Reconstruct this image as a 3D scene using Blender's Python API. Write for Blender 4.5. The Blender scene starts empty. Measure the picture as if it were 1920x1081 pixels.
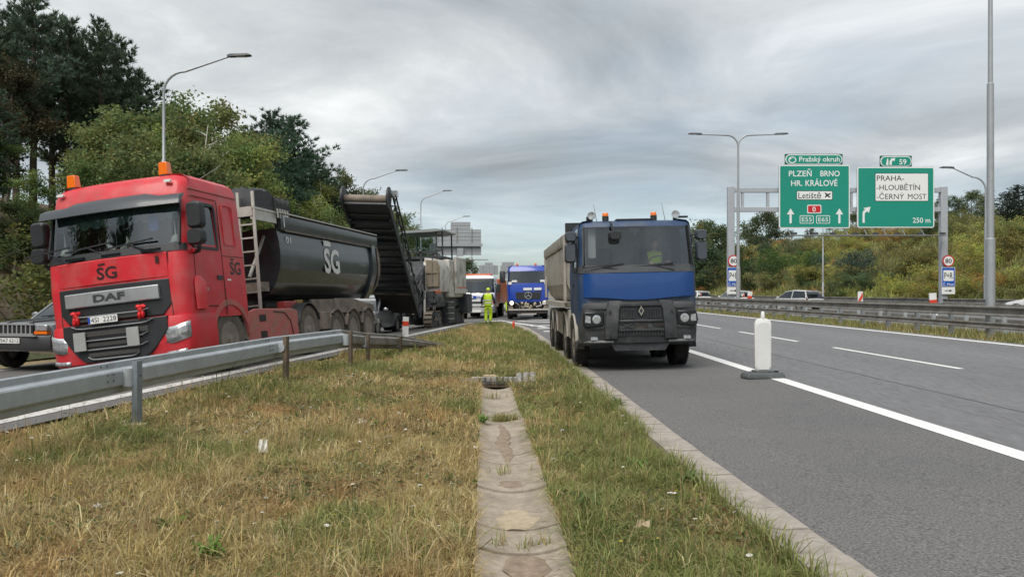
import bpy, bmesh, math, random
import numpy as np
from mathutils import Vector, Matrix, Euler

PI = math.pi
R = math.radians
rnd = random.Random(7)
rng = np.random.default_rng(11)
scene = bpy.context.scene
C = scene.collection

# ------------------------------------------------------------------ camera
CAM_H = 1.6
cam_data = bpy.data.cameras.new('camera')
cam = bpy.data.objects.new('camera', cam_data)
C.objects.link(cam)
cam.location = (0, 0, CAM_H)
cam.rotation_euler = (R(90), 0, 0)
cam_data.sensor_width = 36
cam_data.lens = 36 * 1400 / 1920
cam_data.shift_y = 0.0039
cam_data.clip_start = 0.05
cam_data.clip_end = 6000
scene.camera = cam

# ------------------------------------------------------------------ sky, sun, exposure
world = bpy.data.worlds.new('World')
scene.world = world
world.use_nodes = True
wt = world.node_tree
wt.nodes.clear()
def wn(t, **kw):
    n = wt.nodes.new(t)
    for k, v in kw.items():
        setattr(n, k, v)
    return n
def wmath(op, a, b=None):
    n = wn('ShaderNodeMath', operation=op)
    for i, q in enumerate((a, b)):
        if q is None:
            continue
        if isinstance(q, (int, float)):
            n.inputs[i].default_value = q
        else:
            wt.links.new(q, n.inputs[i])
    return n.outputs[0]
tc = wn('ShaderNodeTexCoord')
sep = wn('ShaderNodeSeparateXYZ')
wt.links.new(tc.outputs['Generated'], sep.inputs[0])
zc = wmath('MAXIMUM', sep.outputs[2], 0.0)
den = wmath('ADD', zc, 0.10)
comb = wn('ShaderNodeCombineXYZ')
wt.links.new(wmath('DIVIDE', sep.outputs[0], den), comb.inputs[0])
wt.links.new(wmath('DIVIDE', sep.outputs[1], den), comb.inputs[1])
def wnoise(scale, detail, rough, loc, dist=0.0):
    mp = wn('ShaderNodeMapping')
    mp.inputs['Location'].default_value = loc
    wt.links.new(comb.outputs[0], mp.inputs[0])
    n = wn('ShaderNodeTexNoise')
    n.inputs['Scale'].default_value = scale
    n.inputs['Detail'].default_value = detail
    n.inputs['Roughness'].default_value = rough
    n.inputs['Distortion'].default_value = dist
    wt.links.new(mp.outputs[0], n.inputs['Vector'])
    return n.outputs['Fac']
def wramp(fac, stops):
    r = wn('ShaderNodeValToRGB')
    el = r.color_ramp.elements
    while len(el) < len(stops):
        el.new(0.5)
    for e, (p, c) in zip(el, stops):
        e.position = p
        e.color = (*c, 1)
    wt.links.new(fac, r.inputs[0])
    return r.outputs[0]
SKY = 0.50
cl = wramp(wnoise(0.70, 8, 0.57, (3.1, 1.4, 0), 0.5),
           [(0.29, (0.285, 0.32, 0.345)), (0.43, (0.41, 0.445, 0.47)), (0.56, (0.56, 0.59, 0.605)), (0.72, (0.86, 0.875, 0.87))])
gap = wramp(wnoise(0.42, 4, 0.5, (7.3, 2.2, 0)), [(0.48, (0, 0, 0)), (0.66, (1, 1, 1))])
# thin cloud towards the horizon lets the blue of the clear sky through
low = wramp(zc, [(0.0, (1, 1, 1)), (0.05, (.85, .85, .85)), (0.16, (0.0, 0.0, 0.0))])
sky = wn('ShaderNodeTexSky', sky_type='NISHITA')
sky.sun_disc = False
sky.sun_elevation = R(56)
sky.sun_rotation = R(205)
sky.air_density = 1.2
sky.dust_density = 1.4
skc = wn('ShaderNodeMix', data_type='RGBA', blend_type='MULTIPLY')
skc.inputs['Factor'].default_value = 1
wt.links.new(sky.outputs[0], skc.inputs[6])
skc.inputs[7].default_value = (0.088, 0.108, 0.124, 1)
mixg = wn('ShaderNodeMix', data_type='RGBA')
gm = wmath('MULTIPLY', wmath('ADD', wmath('MULTIPLY', gap, 0.35), wmath('MULTIPLY', low, 0.75)), 0.8)
wt.links.new(wmath('MINIMUM', gm, 1.0), mixg.inputs['Factor'])
wt.links.new(cl, mixg.inputs[6])
wt.links.new(skc.outputs[2], mixg.inputs[7])
bg = wn('ShaderNodeBackground')
wt.links.new(mixg.outputs[2], bg.inputs[0])
bg.inputs[1].default_value = SKY
wo = wn('ShaderNodeOutputWorld')
wt.links.new(bg.outputs[0], wo.inputs[0])

sun_d = bpy.data.lights.new('sun', 'SUN')
sun_d.energy = 1.5
sun_d.angle = R(45)
sun_d.color = (1.0, 0.955, 0.89)
sun = bpy.data.objects.new('sun', sun_d)
C.objects.link(sun)
sun.location = (-8, -14, 25)
sun.rotation_euler = (R(34), 0, R(-25))

vs = scene.view_settings
scene.display_settings.display_device = 'sRGB'
vs.view_transform = 'Standard'
vs.look = 'None'
vs.exposure = 1.30
vs.gamma = 1.0
vs.use_curve_mapping = False
scene.render.engine = 'CYCLES'
scene.cycles.use_denoising = True
scene.cycles.max_bounces = 6
scene.cycles.diffuse_bounces = 3
scene.cycles.glossy_bounces = 3
scene.cycles.transparent_max_bounces = 10
scene.cycles.transmission_bounces = 4
scene.cycles.caustics_reflective = False
scene.cycles.caustics_refractive = False

# ------------------------------------------------------------------ materials
MATS = {}
def M(name, col, rough=0.6, metal=0.0, var=0.0, scale=6.0, bump=0.0, bscale=60.0, coat=0.0,
      col2=None, c2at=(0.5, 0.62), c2scale=3.0, emit=0.0, objcol=False, spec=0.5, stretch=(1, 1, 1), coords='Object'):
    """Principled material: colour with noise variation, an optional second colour in patches, noise bump."""
    if name in MATS:
        return MATS[name]
    m = bpy.data.materials.new(name)
    m.use_nodes = True
    nt = m.node_tree
    b = nt.nodes['Principled BSDF']
    b.inputs['Roughness'].default_value = rough
    b.inputs['Metallic'].default_value = metal
    b.inputs['Specular IOR Level'].default_value = spec
    if coat:
        b.inputs['Coat Weight'].default_value = coat
        b.inputs['Coat Roughness'].default_value = 0.08
    L = nt.links.new
    def node(t, **kw):
        n = nt.nodes.new(t)
        for k, v in kw.items():
            setattr(n, k, v)
        return n
    tcn = node('ShaderNodeTexCoord')
    mp = node('ShaderNodeMapping')
    mp.inputs['Scale'].default_value = stretch
    if coords == 'World':
        g = node('ShaderNodeNewGeometry')
        L(g.outputs['Position'], mp.inputs[0])
    else:
        L(tcn.outputs[coords], mp.inputs[0])
    def noise(sc, det=4, ro=0.55):
        n = node('ShaderNodeTexNoise')
        n.inputs['Scale'].default_value = sc
        n.inputs['Detail'].default_value = det
        n.inputs['Roughness'].default_value = ro
        L(mp.outputs[0], n.inputs['Vector'])
        return n.outputs['Fac']
    cur = None
    if objcol:
        oi = node('ShaderNodeObjectInfo')
        cur = oi.outputs['Color']
    else:
        rgb = node('ShaderNodeRGB')
        rgb.outputs[0].default_value = (*col, 1)
        cur = rgb.outputs[0]
    if col2 is not None:
        rp = node('ShaderNodeMapRange')
        rp.inputs['From Min'].default_value = c2at[0]
        rp.inputs['From Max'].default_value = c2at[1]
        L(noise(c2scale, 5, 0.6), rp.inputs['Value'])
        mx = node('ShaderNodeMix', data_type='RGBA')
        L(rp.outputs[0], mx.inputs['Factor'])
        L(cur, mx.inputs[6])
        mx.inputs[7].default_value = (*col2, 1)
        cur = mx.outputs[2]
    if var:
        mr = node('ShaderNodeMapRange')
        mr.inputs['From Min'].default_value = 0.3
        mr.inputs['From Max'].default_value = 0.7
        mr.inputs['To Min'].default_value = 1 - var
        mr.inputs['To Max'].default_value = 1 + var
        mr.clamp = False
        L(noise(scale, 6, 0.65), mr.inputs['Value'])
        vm = node('ShaderNodeVectorMath', operation='SCALE')
        L(cur, vm.inputs[0])
        L(mr.outputs[0], vm.inputs['Scale'])
        cur = vm.outputs[0]
    L(cur, b.inputs['Base Color'])
    if emit:
        L(cur, b.inputs['Emission Color'])
        b.inputs['Emission Strength'].default_value = emit
    if bump:
        bp = node('ShaderNodeBump')
        bp.inputs['Strength'].default_value = bump
        bp.inputs['Distance'].default_value = 0.02
        L(noise(bscale, 3, 0.6), bp.inputs['Height'])
        L(bp.outputs[0], b.inputs['Normal'])
    MATS[name] = m
    return m

def leaf_material(name, trans=0.35, use_obj=True, attr=True, rough=0.6):
    m = bpy.data.materials.new(name)
    m.use_nodes = True
    nt = m.node_tree
    L = nt.links.new
    b = nt.nodes['Principled BSDF']
    b.inputs['Roughness'].default_value = rough
    b.inputs['Specular IOR Level'].default_value = 0.25
    cur = None
    if attr:
        a = nt.nodes.new('ShaderNodeAttribute')
        a.attribute_name = 'col'
        cur = a.outputs['Color']
    if use_obj:
        oi = nt.nodes.new('ShaderNodeObjectInfo')
        if cur is None:
            cur = oi.outputs['Color']
        else:
            vm = nt.nodes.new('ShaderNodeVectorMath')
            vm.operation = 'MULTIPLY'
            L(cur, vm.inputs[0])
            L(oi.outputs['Color'], vm.inputs[1])
            cur = vm.outputs[0]
    L(cur, b.inputs['Base Color'])
    tr = nt.nodes.new('ShaderNodeBsdfTranslucent')
    L(cur, tr.inputs[0])
    mx = nt.nodes.new('ShaderNodeMixShader')
    mx.inputs[0].default_value = trans
    L(b.outputs[0], mx.inputs[1])
    L(tr.outputs[0], mx.inputs[2])
    L(mx.outputs[0], nt.nodes['Material Output'].inputs[0])
    MATS[name] = m
    return m

def glass_material(name, tint, lo=0.10, hi=0.85):
    m = bpy.data.materials.new(name)
    m.use_nodes = True
    nt = m.node_tree
    nt.nodes.clear()
    L = nt.links.new
    t = nt.nodes.new('ShaderNodeBsdfTransparent')
    t.inputs[0].default_value = (*tint, 1)
    g = nt.nodes.new('ShaderNodeBsdfGlossy')
    g.inputs['Roughness'].default_value = 0.02
    g.inputs[0].default_value = (0.9, 0.95, 1.0, 1)
    lw = nt.nodes.new('ShaderNodeLayerWeight')
    lw.inputs[0].default_value = 0.25
    mr = nt.nodes.new('ShaderNodeMapRange')
    mr.inputs['To Min'].default_value = lo
    mr.inputs['To Max'].default_value = hi
    L(lw.outputs['Fresnel'], mr.inputs['Value'])
    mx = nt.nodes.new('ShaderNodeMixShader')
    L(mr.outputs[0], mx.inputs[0])
    L(t.outputs[0], mx.inputs[1])
    L(g.outputs[0], mx.inputs[2])
    o = nt.nodes.new('ShaderNodeOutputMaterial')
    L(mx.outputs[0], o.inputs[0])
    MATS[name] = m
    return m

# ------------------------------------------------------------------ helpers
def link(o, parent=None):
    C.objects.link(o)
    if parent is not None:
        o.parent = parent
    return o

def tag(o, label=None, cat=None, group=None, kind=None):
    if label: o['label'] = label
    if cat: o['category'] = cat
    if group: o['group'] = group
    if kind: o['kind'] = kind
    return o

def thing(name, label, cat, loc=(0, 0, 0), rot=(0, 0, 0), group=None):
    o = bpy.data.objects.new(name, None)
    o.empty_display_size = 0.2
    o.location = loc
    o.rotation_euler = rot
    C.objects.link(o)
    return tag(o, label, cat, group)

def copy_tree(o, parent=None):
    c = o.copy()
    C.objects.link(c)
    c.parent = parent
    for ch in o.children:
        copy_tree(ch, c)
    return c

class MB:
    def __init__(s):
        s.v = []; s.f = []; s.m = []
    def add(s, verts, faces, mi=0):
        o = len(s.v)
        s.v += [tuple(p) for p in verts]
        s.f += [tuple(i + o for i in f) for f in faces]
        s.m += [mi] * len(faces)
        return s
    def box(s, c, size, rot=None, mi=0, taper=(1, 1)):
        hx, hy, hz = size[0] / 2, size[1] / 2, size[2] / 2
        vs_ = [Vector((x * hx * (taper[0] if z > 0 else 1), y * hy * (taper[1] if z > 0 else 1), z * hz))
               for z in (-1, 1) for y in (-1, 1) for x in (-1, 1)]
        if rot is not None:
            mt = rot if isinstance(rot, Matrix) else Euler(rot).to_matrix()
            vs_ = [mt @ v for v in vs_]
        c = Vector(c)
        return s.add([v + c for v in vs_], [(0, 2, 3, 1), (4, 5, 7, 6), (0, 1, 5, 4), (2, 6, 7, 3), (0, 4, 6, 2), (1, 3, 7, 5)], mi)
    def bar(s, p0, p1, w, h, mi=0, up=(0, 0, 1)):
        p0, p1 = Vector(p0), Vector(p1)
        d = (p1 - p0).normalized()
        up = Vector(up)
        if abs(d.dot(up)) > 0.98:
            up = Vector((0, 1, 0))
        r = d.cross(up).normalized()
        u = r.cross(d)
        vs_ = []
        for p in (p0, p1):
            for a, b in ((-1, -1), (1, -1), (1, 1), (-1, 1)):
                vs_.append(p + r * (a * w / 2) + u * (b * h / 2))
        return s.add(vs_, [(0, 1, 2, 3), (7, 6, 5, 4), (0, 4, 5, 1), (1, 5, 6, 2), (2, 6, 7, 3), (3, 7, 4, 0)], mi)
    def loft(s, rings, closed=True, cap=True, mi=0):
        n = len(rings[0])
        vs_ = [p for r in rings for p in r]
        fs = []
        for j in range(len(rings) - 1):
            for i in range(n if closed else n - 1):
                k = (i + 1) % n
                fs.append((j * n + i, j * n + k, (j + 1) * n + k, (j + 1) * n + i))
        if cap and closed:
            fs.append(tuple(reversed(range(n))))
            fs.append(tuple((len(rings) - 1) * n + i for i in range(n)))
        return s.add(vs_, fs, mi)
    def tube(s, path, r, n=8, cap=True, mi=0):
        path = [Vector(p) for p in path]
        if not isinstance(r, (list, tuple)):
            r = [r] * len(path)
        rings = []
        ref = None
        for i, p in enumerate(path):
            a = path[max(i - 1, 0)]; b = path[min(i + 1, len(path) - 1)]
            d = (b - a).normalized()
            if ref is None:
                ref = Vector((0, 0, 1)) if abs(d.z) < 0.9 else Vector((1, 0, 0))
            u = (ref - d * ref.dot(d)).normalized()
            ref = u
            w = d.cross(u)
            rings.append([p + (u * math.cos(2 * PI * k / n) + w * math.sin(2 * PI * k / n)) * r[i] for k in range(n)])
        return s.loft(rings, True, cap, mi)
    def prism(s, poly, axis, a0, a1, mi=0):
        def P(q, t):
            if axis == 'x': return (t, q[0], q[1])
            if axis == 'y': return (q[0], t, q[1])
            return (q[0], q[1], t)
        return s.loft([[P(q, a0) for q in poly], [P(q, a1) for q in poly]], True, True, mi)
    def lathe(s, prof, n=24, axis='z', c=(0, 0, 0), mi=0, cap=True):
        rings = []
        for r_, h in prof:
            ring = []
            for k in range(n):
                a = 2 * PI * k / n
                ca, sa = r_ * math.cos(a), r_ * math.sin(a)
                if axis == 'z': p = (c[0] + ca, c[1] + sa, c[2] + h)
                elif axis == 'x': p = (c[0] + h, c[1] + ca, c[2] + sa)
                else: p = (c[0] + ca, c[1] + h, c[2] + sa)
                ring.append(p)
            rings.append(ring)
        return s.loft(rings, True, cap, mi)
    def sphere(s, c, r, nu=10, nv=7, mi=0):
        r = r if isinstance(r, (tuple, list)) else (r, r, r)
        rings = []
        for j in range(nv):
            t = PI * (j + 0.02 if j == 0 else (j - 0.02 if j == nv - 1 else j)) / (nv - 1)
            rings.append([(c[0] + r[0] * math.sin(t) * math.cos(2 * PI * k / nu), c[1] + r[1] * math.sin(t) * math.sin(2 * PI * k / nu),
                           c[2] - r[2] * math.cos(t)) for k in range(nu)])
        return s.loft(rings, True, True, mi)
    def mesh(s, name, mats, smooth=35):
        me = bpy.data.meshes.new(name)
        me.from_pydata(s.v, [], s.f)
        mats = mats if isinstance(mats, (list, tuple)) else [mats]
        for m in mats:
            me.materials.append(m)
        if len(mats) > 1:
            me.polygons.foreach_set('material_index', s.m)
        bm = bmesh.new()
        bm.from_mesh(me)
        bmesh.ops.recalc_face_normals(bm, faces=bm.faces)
        bm.to_mesh(me)
        bm.free()
        if smooth:
            me.shade_smooth()
            me.set_sharp_from_angle(angle=R(smooth))
        return me
    def build(s, name, mats, parent=None, smooth=35, bevel=0.0, seg=2):
        o = bpy.data.objects.new(name, s.mesh(name, mats, smooth))
        link(o, parent)
        if bevel:
            b = o.modifiers.new('bevel', 'BEVEL')
            b.width = bevel
            b.segments = seg
            b.limit_method = 'ANGLE'
            b.angle_limit = R(40)
            b.harden_normals = False
        return o

def npmesh(name, V, F, mat, col=None, smooth=False):
    """V (n,3), F (m,k) with k = 3 or 4, as one mesh; col (n,3) goes into the colour attribute."""
    me = bpy.data.meshes.new(name)
    V = np.ascontiguousarray(V, np.float32)
    F = np.ascontiguousarray(F, np.int32)
    k = F.shape[1]
    me.vertices.add(len(V)); me.vertices.foreach_set('co', V.ravel())
    me.loops.add(F.size); me.loops.foreach_set('vertex_index', F.ravel())
    me.polygons.add(len(F))
    me.polygons.foreach_set('loop_start', np.arange(0, F.size, k, dtype=np.int32))
    if col is not None:
        at = me.color_attributes.new('col', 'FLOAT_COLOR', 'POINT')
        c4 = np.ones((len(V), 4), np.float32); c4[:, :3] = col
        at.data.foreach_set('color', c4.ravel())
    me.materials.append(mat)
    me.update(calc_edges=True)
    if smooth:
        me.shade_smooth()
    return me

def npobj(name, V, F, mat, parent=None, col=None, smooth=False):
    return link(bpy.data.objects.new(name, npmesh(name, V, F, mat, col, smooth)), parent)

def text_obj(name, s, mat, parent, box=None, origin=None, size=0.2, y=0.0, bold=0.0, depth=0.002, ay=None, shear=0.0, space=1.0):
    """Lettering standing upright in the x-z plane facing -y; fitted to box (x0, x1, z0, z1) or centred at origin."""
    cu = bpy.data.curves.new(name, 'FONT')
    cu.body = s
    cu.size = 1.0
    cu.offset = bold
    cu.shear = shear
    cu.space_character = space
    cu.resolution_u = 3
    ob = bpy.data.objects.new('tmp_text', cu)
    C.objects.link(ob)
    me = bpy.data.meshes.new_from_object(ob)
    bpy.data.objects.remove(ob)
    bpy.data.curves.remove(cu)
    me.name = name
    co = np.empty(len(me.vertices) * 3, np.float32)
    me.vertices.foreach_get('co', co)
    co = co.reshape(-1, 3)
    x0, x1, y0, y1 = co[:, 0].min(), co[:, 0].max(), co[:, 1].min(), co[:, 1].max()
    if box:
        sx = (box[1] - box[0]) / (x1 - x0); sz = (box[3] - box[2]) / (y1 - y0)
        X = box[0] + (co[:, 0] - x0) * sx
        Z = box[2] + (co[:, 1] - y0) * sz
    else:
        X = origin[0] + (co[:, 0] - (x0 + x1) / 2) * size
        Z = origin[1] + (co[:, 1] - (y0 + y1) / 2) * size
    out = np.stack([X, np.full_like(X, y), Z], 1).astype(np.float32)
    me.vertices.foreach_set('co', out.ravel())
    me.materials.clear()
    me.materials.append(mat)
    me.update()
    return link(bpy.data.objects.new(name, me), parent)

# ------------------------------------------------------------------ shape of the land
def sstep(t):
    t = np.clip(t, 0, 1)
    return t * t * (3 - 2 * t)
def xl(y):                       # right-hand edge line of the slip road
    return -5.75 + 0.1350 * (np.minimum(y, 60) - 8.4) - 0.01 * np.maximum(np.asarray(y, float) - 60, 0)
def xleft(y):                    # left edge of the slip road
    return xl(y) - 6.9
_ky = [-30, 4.2, 7.23, 15, 22, 29, 34, 37, 39, 40.2, 46, 60]
_kx = [2.55, 2.04, 1.89, 1.62, 1.36, 1.04, 0.74, 0.42, 0.02, -0.62, -0.75, -0.85]
def kx(y):                       # edge of the main carriageway along the kerb
    return np.interp(y, _ky, _kx) - 0.01 * np.maximum(np.asarray(y, float) - 60, 0)
def H(x, y):
    x = np.asarray(x, float); y = np.asarray(y, float)
    xm = x + 0.01 * y
    zmain = 0.024 * (np.clip(xm, -6, 13.2) - 1.6)
    u = xl(y) - x
    zr = np.interp(u, [-3, -1.0, -0.5, 0, 0.5, 2.7, 5, 8, 12], [0.05, 0.08, 0.13, 0.155, 0.14, -0.06, -0.10, -0.12, -0.12])
    t = sstep((y - 32) / 20)
    zr = zr * (1 - t) + zmain * t
    w = sstep((x - xl(y)) / np.maximum(kx(y) - xl(y), 1.5))
    z = zr * (1 - w) + zmain * w
    # wooded bank on the left
    v = (xleft(y) - 1.3) - x
    rise = np.interp(v, [0, 1.5, 12, 25, 80], [0, 0.35, 5.6, 8, 9.5]) * (1 - 0.75 * sstep((y - 70) / 90))
    z = np.where(v > 0, z + rise, z)
    # median, far carriageway and the bank beyond it
    zfar = np.interp(xm, [13.2, 14.4, 16.5, 27.5, 29.3, 33, 41, 50, 70, 200], [0.278, 0.25, 0.25, 0.2, 0.3, 2.0, 6.4, 9.4, 10.4, 11])
    z = np.where(xm > 13.2, zfar, z)
    far = sstep((y - 230) / 200)
    return z * (1 - far) + 0.0 * far
def Hs(x, y):
    return float(H(np.array([x]), np.array([y]))[0])
def P(px, py, d):                # pixel of the photograph at distance d -> point
    return ((px - 960) / 1400 * d, d, CAM_H - (py - 548) / 1400 * d)
# ------------------------------------------------------------------ materials of the setting
asphalt = M('asphalt', (0.132, 0.127, 0.124), 0.85, var=0.75, scale=55, bump=0.5, bscale=80, col2=(0.114, 0.112, 0.113), c2at=(0.42, 0.62), c2scale=0.35, coords='World')
asphalt_dark = M('asphalt_lane', (0.130, 0.130, 0.135), 0.8, var=0.40, scale=45, bump=0.2, bscale=200, col2=(0.158, 0.158, 0.163), c2at=(0.4, 0.65), c2scale=0.5, stretch=(1, 0.07, 1), coords='World')
asphalt_ramp = M('asphalt_ramp', (0.13, 0.128, 0.125), 0.85, var=0.2, scale=90, bump=0.25, bscale=180, col2=(0.105, 0.1, 0.095), c2at=(0.42, 0.62), c2scale=0.4, coords='World')
paint = M('road_paint', (0.72, 0.72, 0.70), 0.6, var=0.10, scale=25, col2=(0.42, 0.42, 0.41), c2at=(0.60, 0.78), c2scale=9, coords='World')
paint_old = M('road_paint_worn', (0.55, 0.54, 0.51), 0.7, var=0.15, scale=30, col2=(0.24, 0.235, 0.225), c2at=(0.50, 0.68), c2scale=11, coords='World')
soil = M('soil', (0.23, 0.17, 0.095), 0.95, var=0.35, scale=9, bump=0.6, bscale=40, col2=(0.14, 0.135, 0.055), c2at=(0.45, 0.58), c2scale=0.8, coords='World')
litter = M('leaf_litter', (0.11, 0.078, 0.052), 0.95, var=0.45, scale=7, bump=0.8, bscale=20, col2=(0.05, 0.058, 0.020), c2at=(0.50, 0.62), c2scale=0.5, coords='World')
bankm = M('bank_soil', (0.085, 0.082, 0.030), 0.95, var=0.35, scale=3, bump=0.6, bscale=12, col2=(0.16, 0.12, 0.065), c2at=(0.52, 0.64), c2scale=0.13, coords='World')
concrete = M('concrete', (0.33, 0.28, 0.225), 0.9, var=0.22, scale=14, bump=0.3, bscale=70, col2=(0.245, 0.205, 0.165), c2at=(0.44, 0.66), c2scale=2.6, coords='World')
kerbm = M('kerb_concrete', (0.33, 0.29, 0.255), 0.9, var=0.16, scale=10, bump=0.3, bscale=90, col2=(0.23, 0.20, 0.175), c2at=(0.5, 0.7), c2scale=2.2, coords='World')

def sheet(name, xa, xb, ys, nx, dz, mat, kind='structure'):
    ys = np.asarray(ys, float)
    t = np.linspace(0, 1, nx)
    A = xa(ys); B = xb(ys)
    X = A[:, None] * (1 - t) + B[:, None] * t
    Y = np.repeat(ys[:, None], nx, 1)
    Z = H(X, Y) + dz
    V = np.stack([X.ravel(), Y.ravel(), Z.ravel()], 1)
    ny = len(ys)
    i = np.arange(ny - 1)[:, None] * nx + np.arange(nx - 1)[None]
    F = np.stack([i, i + 1, i + 1 + nx, i + nx], -1).reshape(-1, 4)
    o = npobj(name, V, F, mat, smooth=True)
    o['kind'] = kind
    return o

YR = np.concatenate([np.arange(-12, 60, 0.6), np.arange(60, 130, 3), np.arange(130, 420, 15), [500, 700, 1000, 1500, 2200]])
# the ground sheet
gx = np.concatenate([[-2500, -900, -300, -120, -70], np.arange(-45, -4, 1.0), np.arange(-4, -1.0, 0.35), np.arange(-0.95, 0.75, 0.08), np.arange(0.8, 3, 0.3), np.arange(3, 56, 1.0), [60, 75, 110, 220, 600, 1200, 2500]])
gy = np.concatenate([[-200, -60, -25], np.arange(-12, 45, 0.6), np.arange(45, 120, 2), np.arange(120, 420, 12), [500, 800, 1400, 2500, 4500]])
GX, GY = np.meshgrid(gx, gy)
bumpz = 0.03 * np.sin(GX * 2.1 + 0.7 * GY) * np.sin(GY * 1.3 + 2) * ((GX > xl(GY) + 0.6) & (GX < kx(GY) - 0.5))
GZ = H(GX, GY) - 0.035 + bumpz * 0.6
GZ -= 0.16 * sstep((0.33 - np.abs(GX - (0.083 - 0.0405 * (GY - 4.2)))) / 0.08) * (GY < 13.5)
nx = len(gx)
ii = np.arange(len(gy) - 1)[:, None] * nx + np.arange(nx - 1)[None]
o = npobj('ground', np.stack([GX.ravel(), GY.ravel(), GZ.ravel()], 1), np.stack([ii, ii + 1, ii + 1 + nx, ii + nx], -1).reshape(-1, 4), soil, smooth=True)
o['kind'] = 'structure'

YM = YR
sheet('road', lambda y: kx(y), lambda y: 4.72 - 0.01 * y, YM, 8, 0.0, asphalt)
sheet('lane_surface', lambda y: 4.72 - 0.01 * y, lambda y: 13.35 - 0.01 * y, YM, 10, 0.0, asphalt_dark)
sheet('slip_road', lambda y: xleft(y), lambda y: np.where(y < 40.2, xl(y) + 0.42, kx(y)), YR[YR < 40.1].tolist() + [40.2] + YR[YR > 40.3].tolist(), 18, 0.0, asphalt_ramp)
sheet('far_carriageway', lambda y: 16.7 - 0.01 * y, lambda y: 28.0 - 0.01 * y, YR, 10, 0.0, asphalt_dark)
YB = np.concatenate([np.arange(-15, 130, 2.0), np.arange(130, 300, 10)])
sheet('wooded_bank', lambda y: xleft(y) - 70, lambda y: xleft(y) - 0.9, YB, 60, 0.02, litter)
sheet('roadside_bank', lambda y: 29.2 - 0.01 * y, lambda y: 95.0 - 0 * y, YB, 60, 0.02, bankm)

def marking(name, x0, x1, y0, y1, mat=paint, skew=0.0, follow=None, dz=0.005):
    ys = np.linspace(y0, y1, max(2, int((y1 - y0) / 1.2) + 2))
    fa = (lambda y: follow(y) + x0) if follow else (lambda y: x0 - 0.01 * y)
    fb = (lambda y: follow(y) + x1) if follow else (lambda y: x1 - 0.01 * y)
    return sheet(name, fa, fb, ys, 3, dz, mat)
marking('edge_line', 4.70, 4.95, -8, 39)
marking('edge_line', 12.74, 12.96, -8, 300)
marking('edge_line', -0.12, 0.12, -8, 36.5, paint_old, follow=xl)
marking('edge_line', 0.30, 0.45, -8, 60, paint_old, follow=xleft)
for k in range(-2, 22):
    marking('lane_line', 8.50, 8.63, 14.0 + k * 7.8, 14.0 + k * 7.8 + 5.45)
# tar seam between the two lane mats
seam_m = M('tar_seam', (0.035, 0.035, 0.036), 0.5)
marking('tar_seam', 6.42, 6.445, -6, 60, seam_m, dz=0.003)
# hatching ahead of the nose
def stripe(pa, pb, w, mat=paint):
    (xa, ya), (xb, yb) = pa, pb
    n = 8
    V = []; F = []
    dx, dy = xb - xa, yb - ya
    L_ = math.hypot(dx, dy); nx_, ny_ = -dy / L_ * w / 2, dx / L_ * w / 2
    for k in range(n):
        t = k / (n - 1)
        for sgn in (-1, 1):
            x, y = xa + dx * t + sgn * nx_, ya + dy * t + sgn * ny_
            V.append((x, y, Hs(x, y) + 0.006))
    for k in range(n - 1):
        F.append((2 * k, 2 * k + 1, 2 * k + 3, 2 * k + 2))
    o = npobj('hatch_stripe', np.array(V), np.array(F), mat)
    o['kind'] = 'structure'
for k, yy in enumerate((30.6, 33.2, 35.8)):
    stripe((float(kx(yy)) + 0.35, yy), (4.3, yy + 0.1), 0.5)
stripe((-0.5, 42.2), (1.55, 34.2), 0.28)
for k, yy in enumerate((40.5, 43.5, 47)):
    stripe((0.3, yy + 1.6), (4.2, yy - 3.5), 0.4)
stripe((-1.6, 38.2), (-0.55, 42.5), 0.15)
stripe((4.3, 30.0), (4.35, 39.5), 0.2)

# ------------------------------------------------------------------ kerb stones
kerb = bpy.data.objects.new('kerb', None); C.objects.link(kerb); kerb['kind'] = 'structure'
yk = 3.0
while yk < 39.6:
    ln = 0.5 if yk < 14 else 1.0
    y1 = min(yk + ln, 39.9) - 0.02
    a0, a1 = float(kx(yk)), float(kx(y1))
    tl = rnd.uniform(-0.006, 0.006)
    ring = []
    mb = MB()
    for (yy, aa) in ((yk, a0), (y1, a1)):
        zz = Hs(aa, yy) + tl
        ring.append([(aa + 0.0, yy, zz - 0.10), (aa, yy, zz + 0.008), (aa - 0.02, yy, zz + 0.016), (aa - 0.17, yy, zz + 0.008), (aa - 0.30, yy, zz + 0.022),
                     (aa - 0.335, yy, zz + 0.016), (aa - 0.34, yy, zz - 0.10)])
    mb.loft(ring)
    mb.build('kerb_stone', kerbm, kerb, smooth=25)
    yk += ln

# ------------------------------------------------------------------ concrete drainage channel, slab by slab
def gx_c(y):
    return 0.083 - 0.0405 * (y - 4.2)
chan = thing('drainage_channel', 'concave concrete drainage channel running up the middle of the dry grass verge', 'drain')
yk = 3.3
while yk < 13.05:
    ln = 0.49
    y0, y1 = yk, min(yk + ln - 0.012, 13.2)
    dz = rnd.uniform(-0.008, 0.008) - (0.035 if yk > 9.6 else 0)
    tilt = rnd.uniform(-0.012, 0.012); sway = rnd.uniform(-0.004, 0.004)
    mb = MB(); rings = []
    for yy, extra in ((y0, tilt), (y1, -tilt)):
        c = gx_c(yy) + sway; z = Hs(c, yy) + 0.005 + dz + extra
        hw = 0.29 if yk < 9.7 else 0.27
        top = [(c + s * hw, yy, z + 0.055 * (abs(s) ** 2.0) - 0.055) for s in np.linspace(-1, 1, 11)]
        rim = [(c + hw, yy, z - 0.12), (c - hw, yy, z - 0.12)]
        rings.append(top + rim)
    mb.loft(rings)
    mb.build('slab', concrete, chan, smooth=30)
    yk += ln
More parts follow.
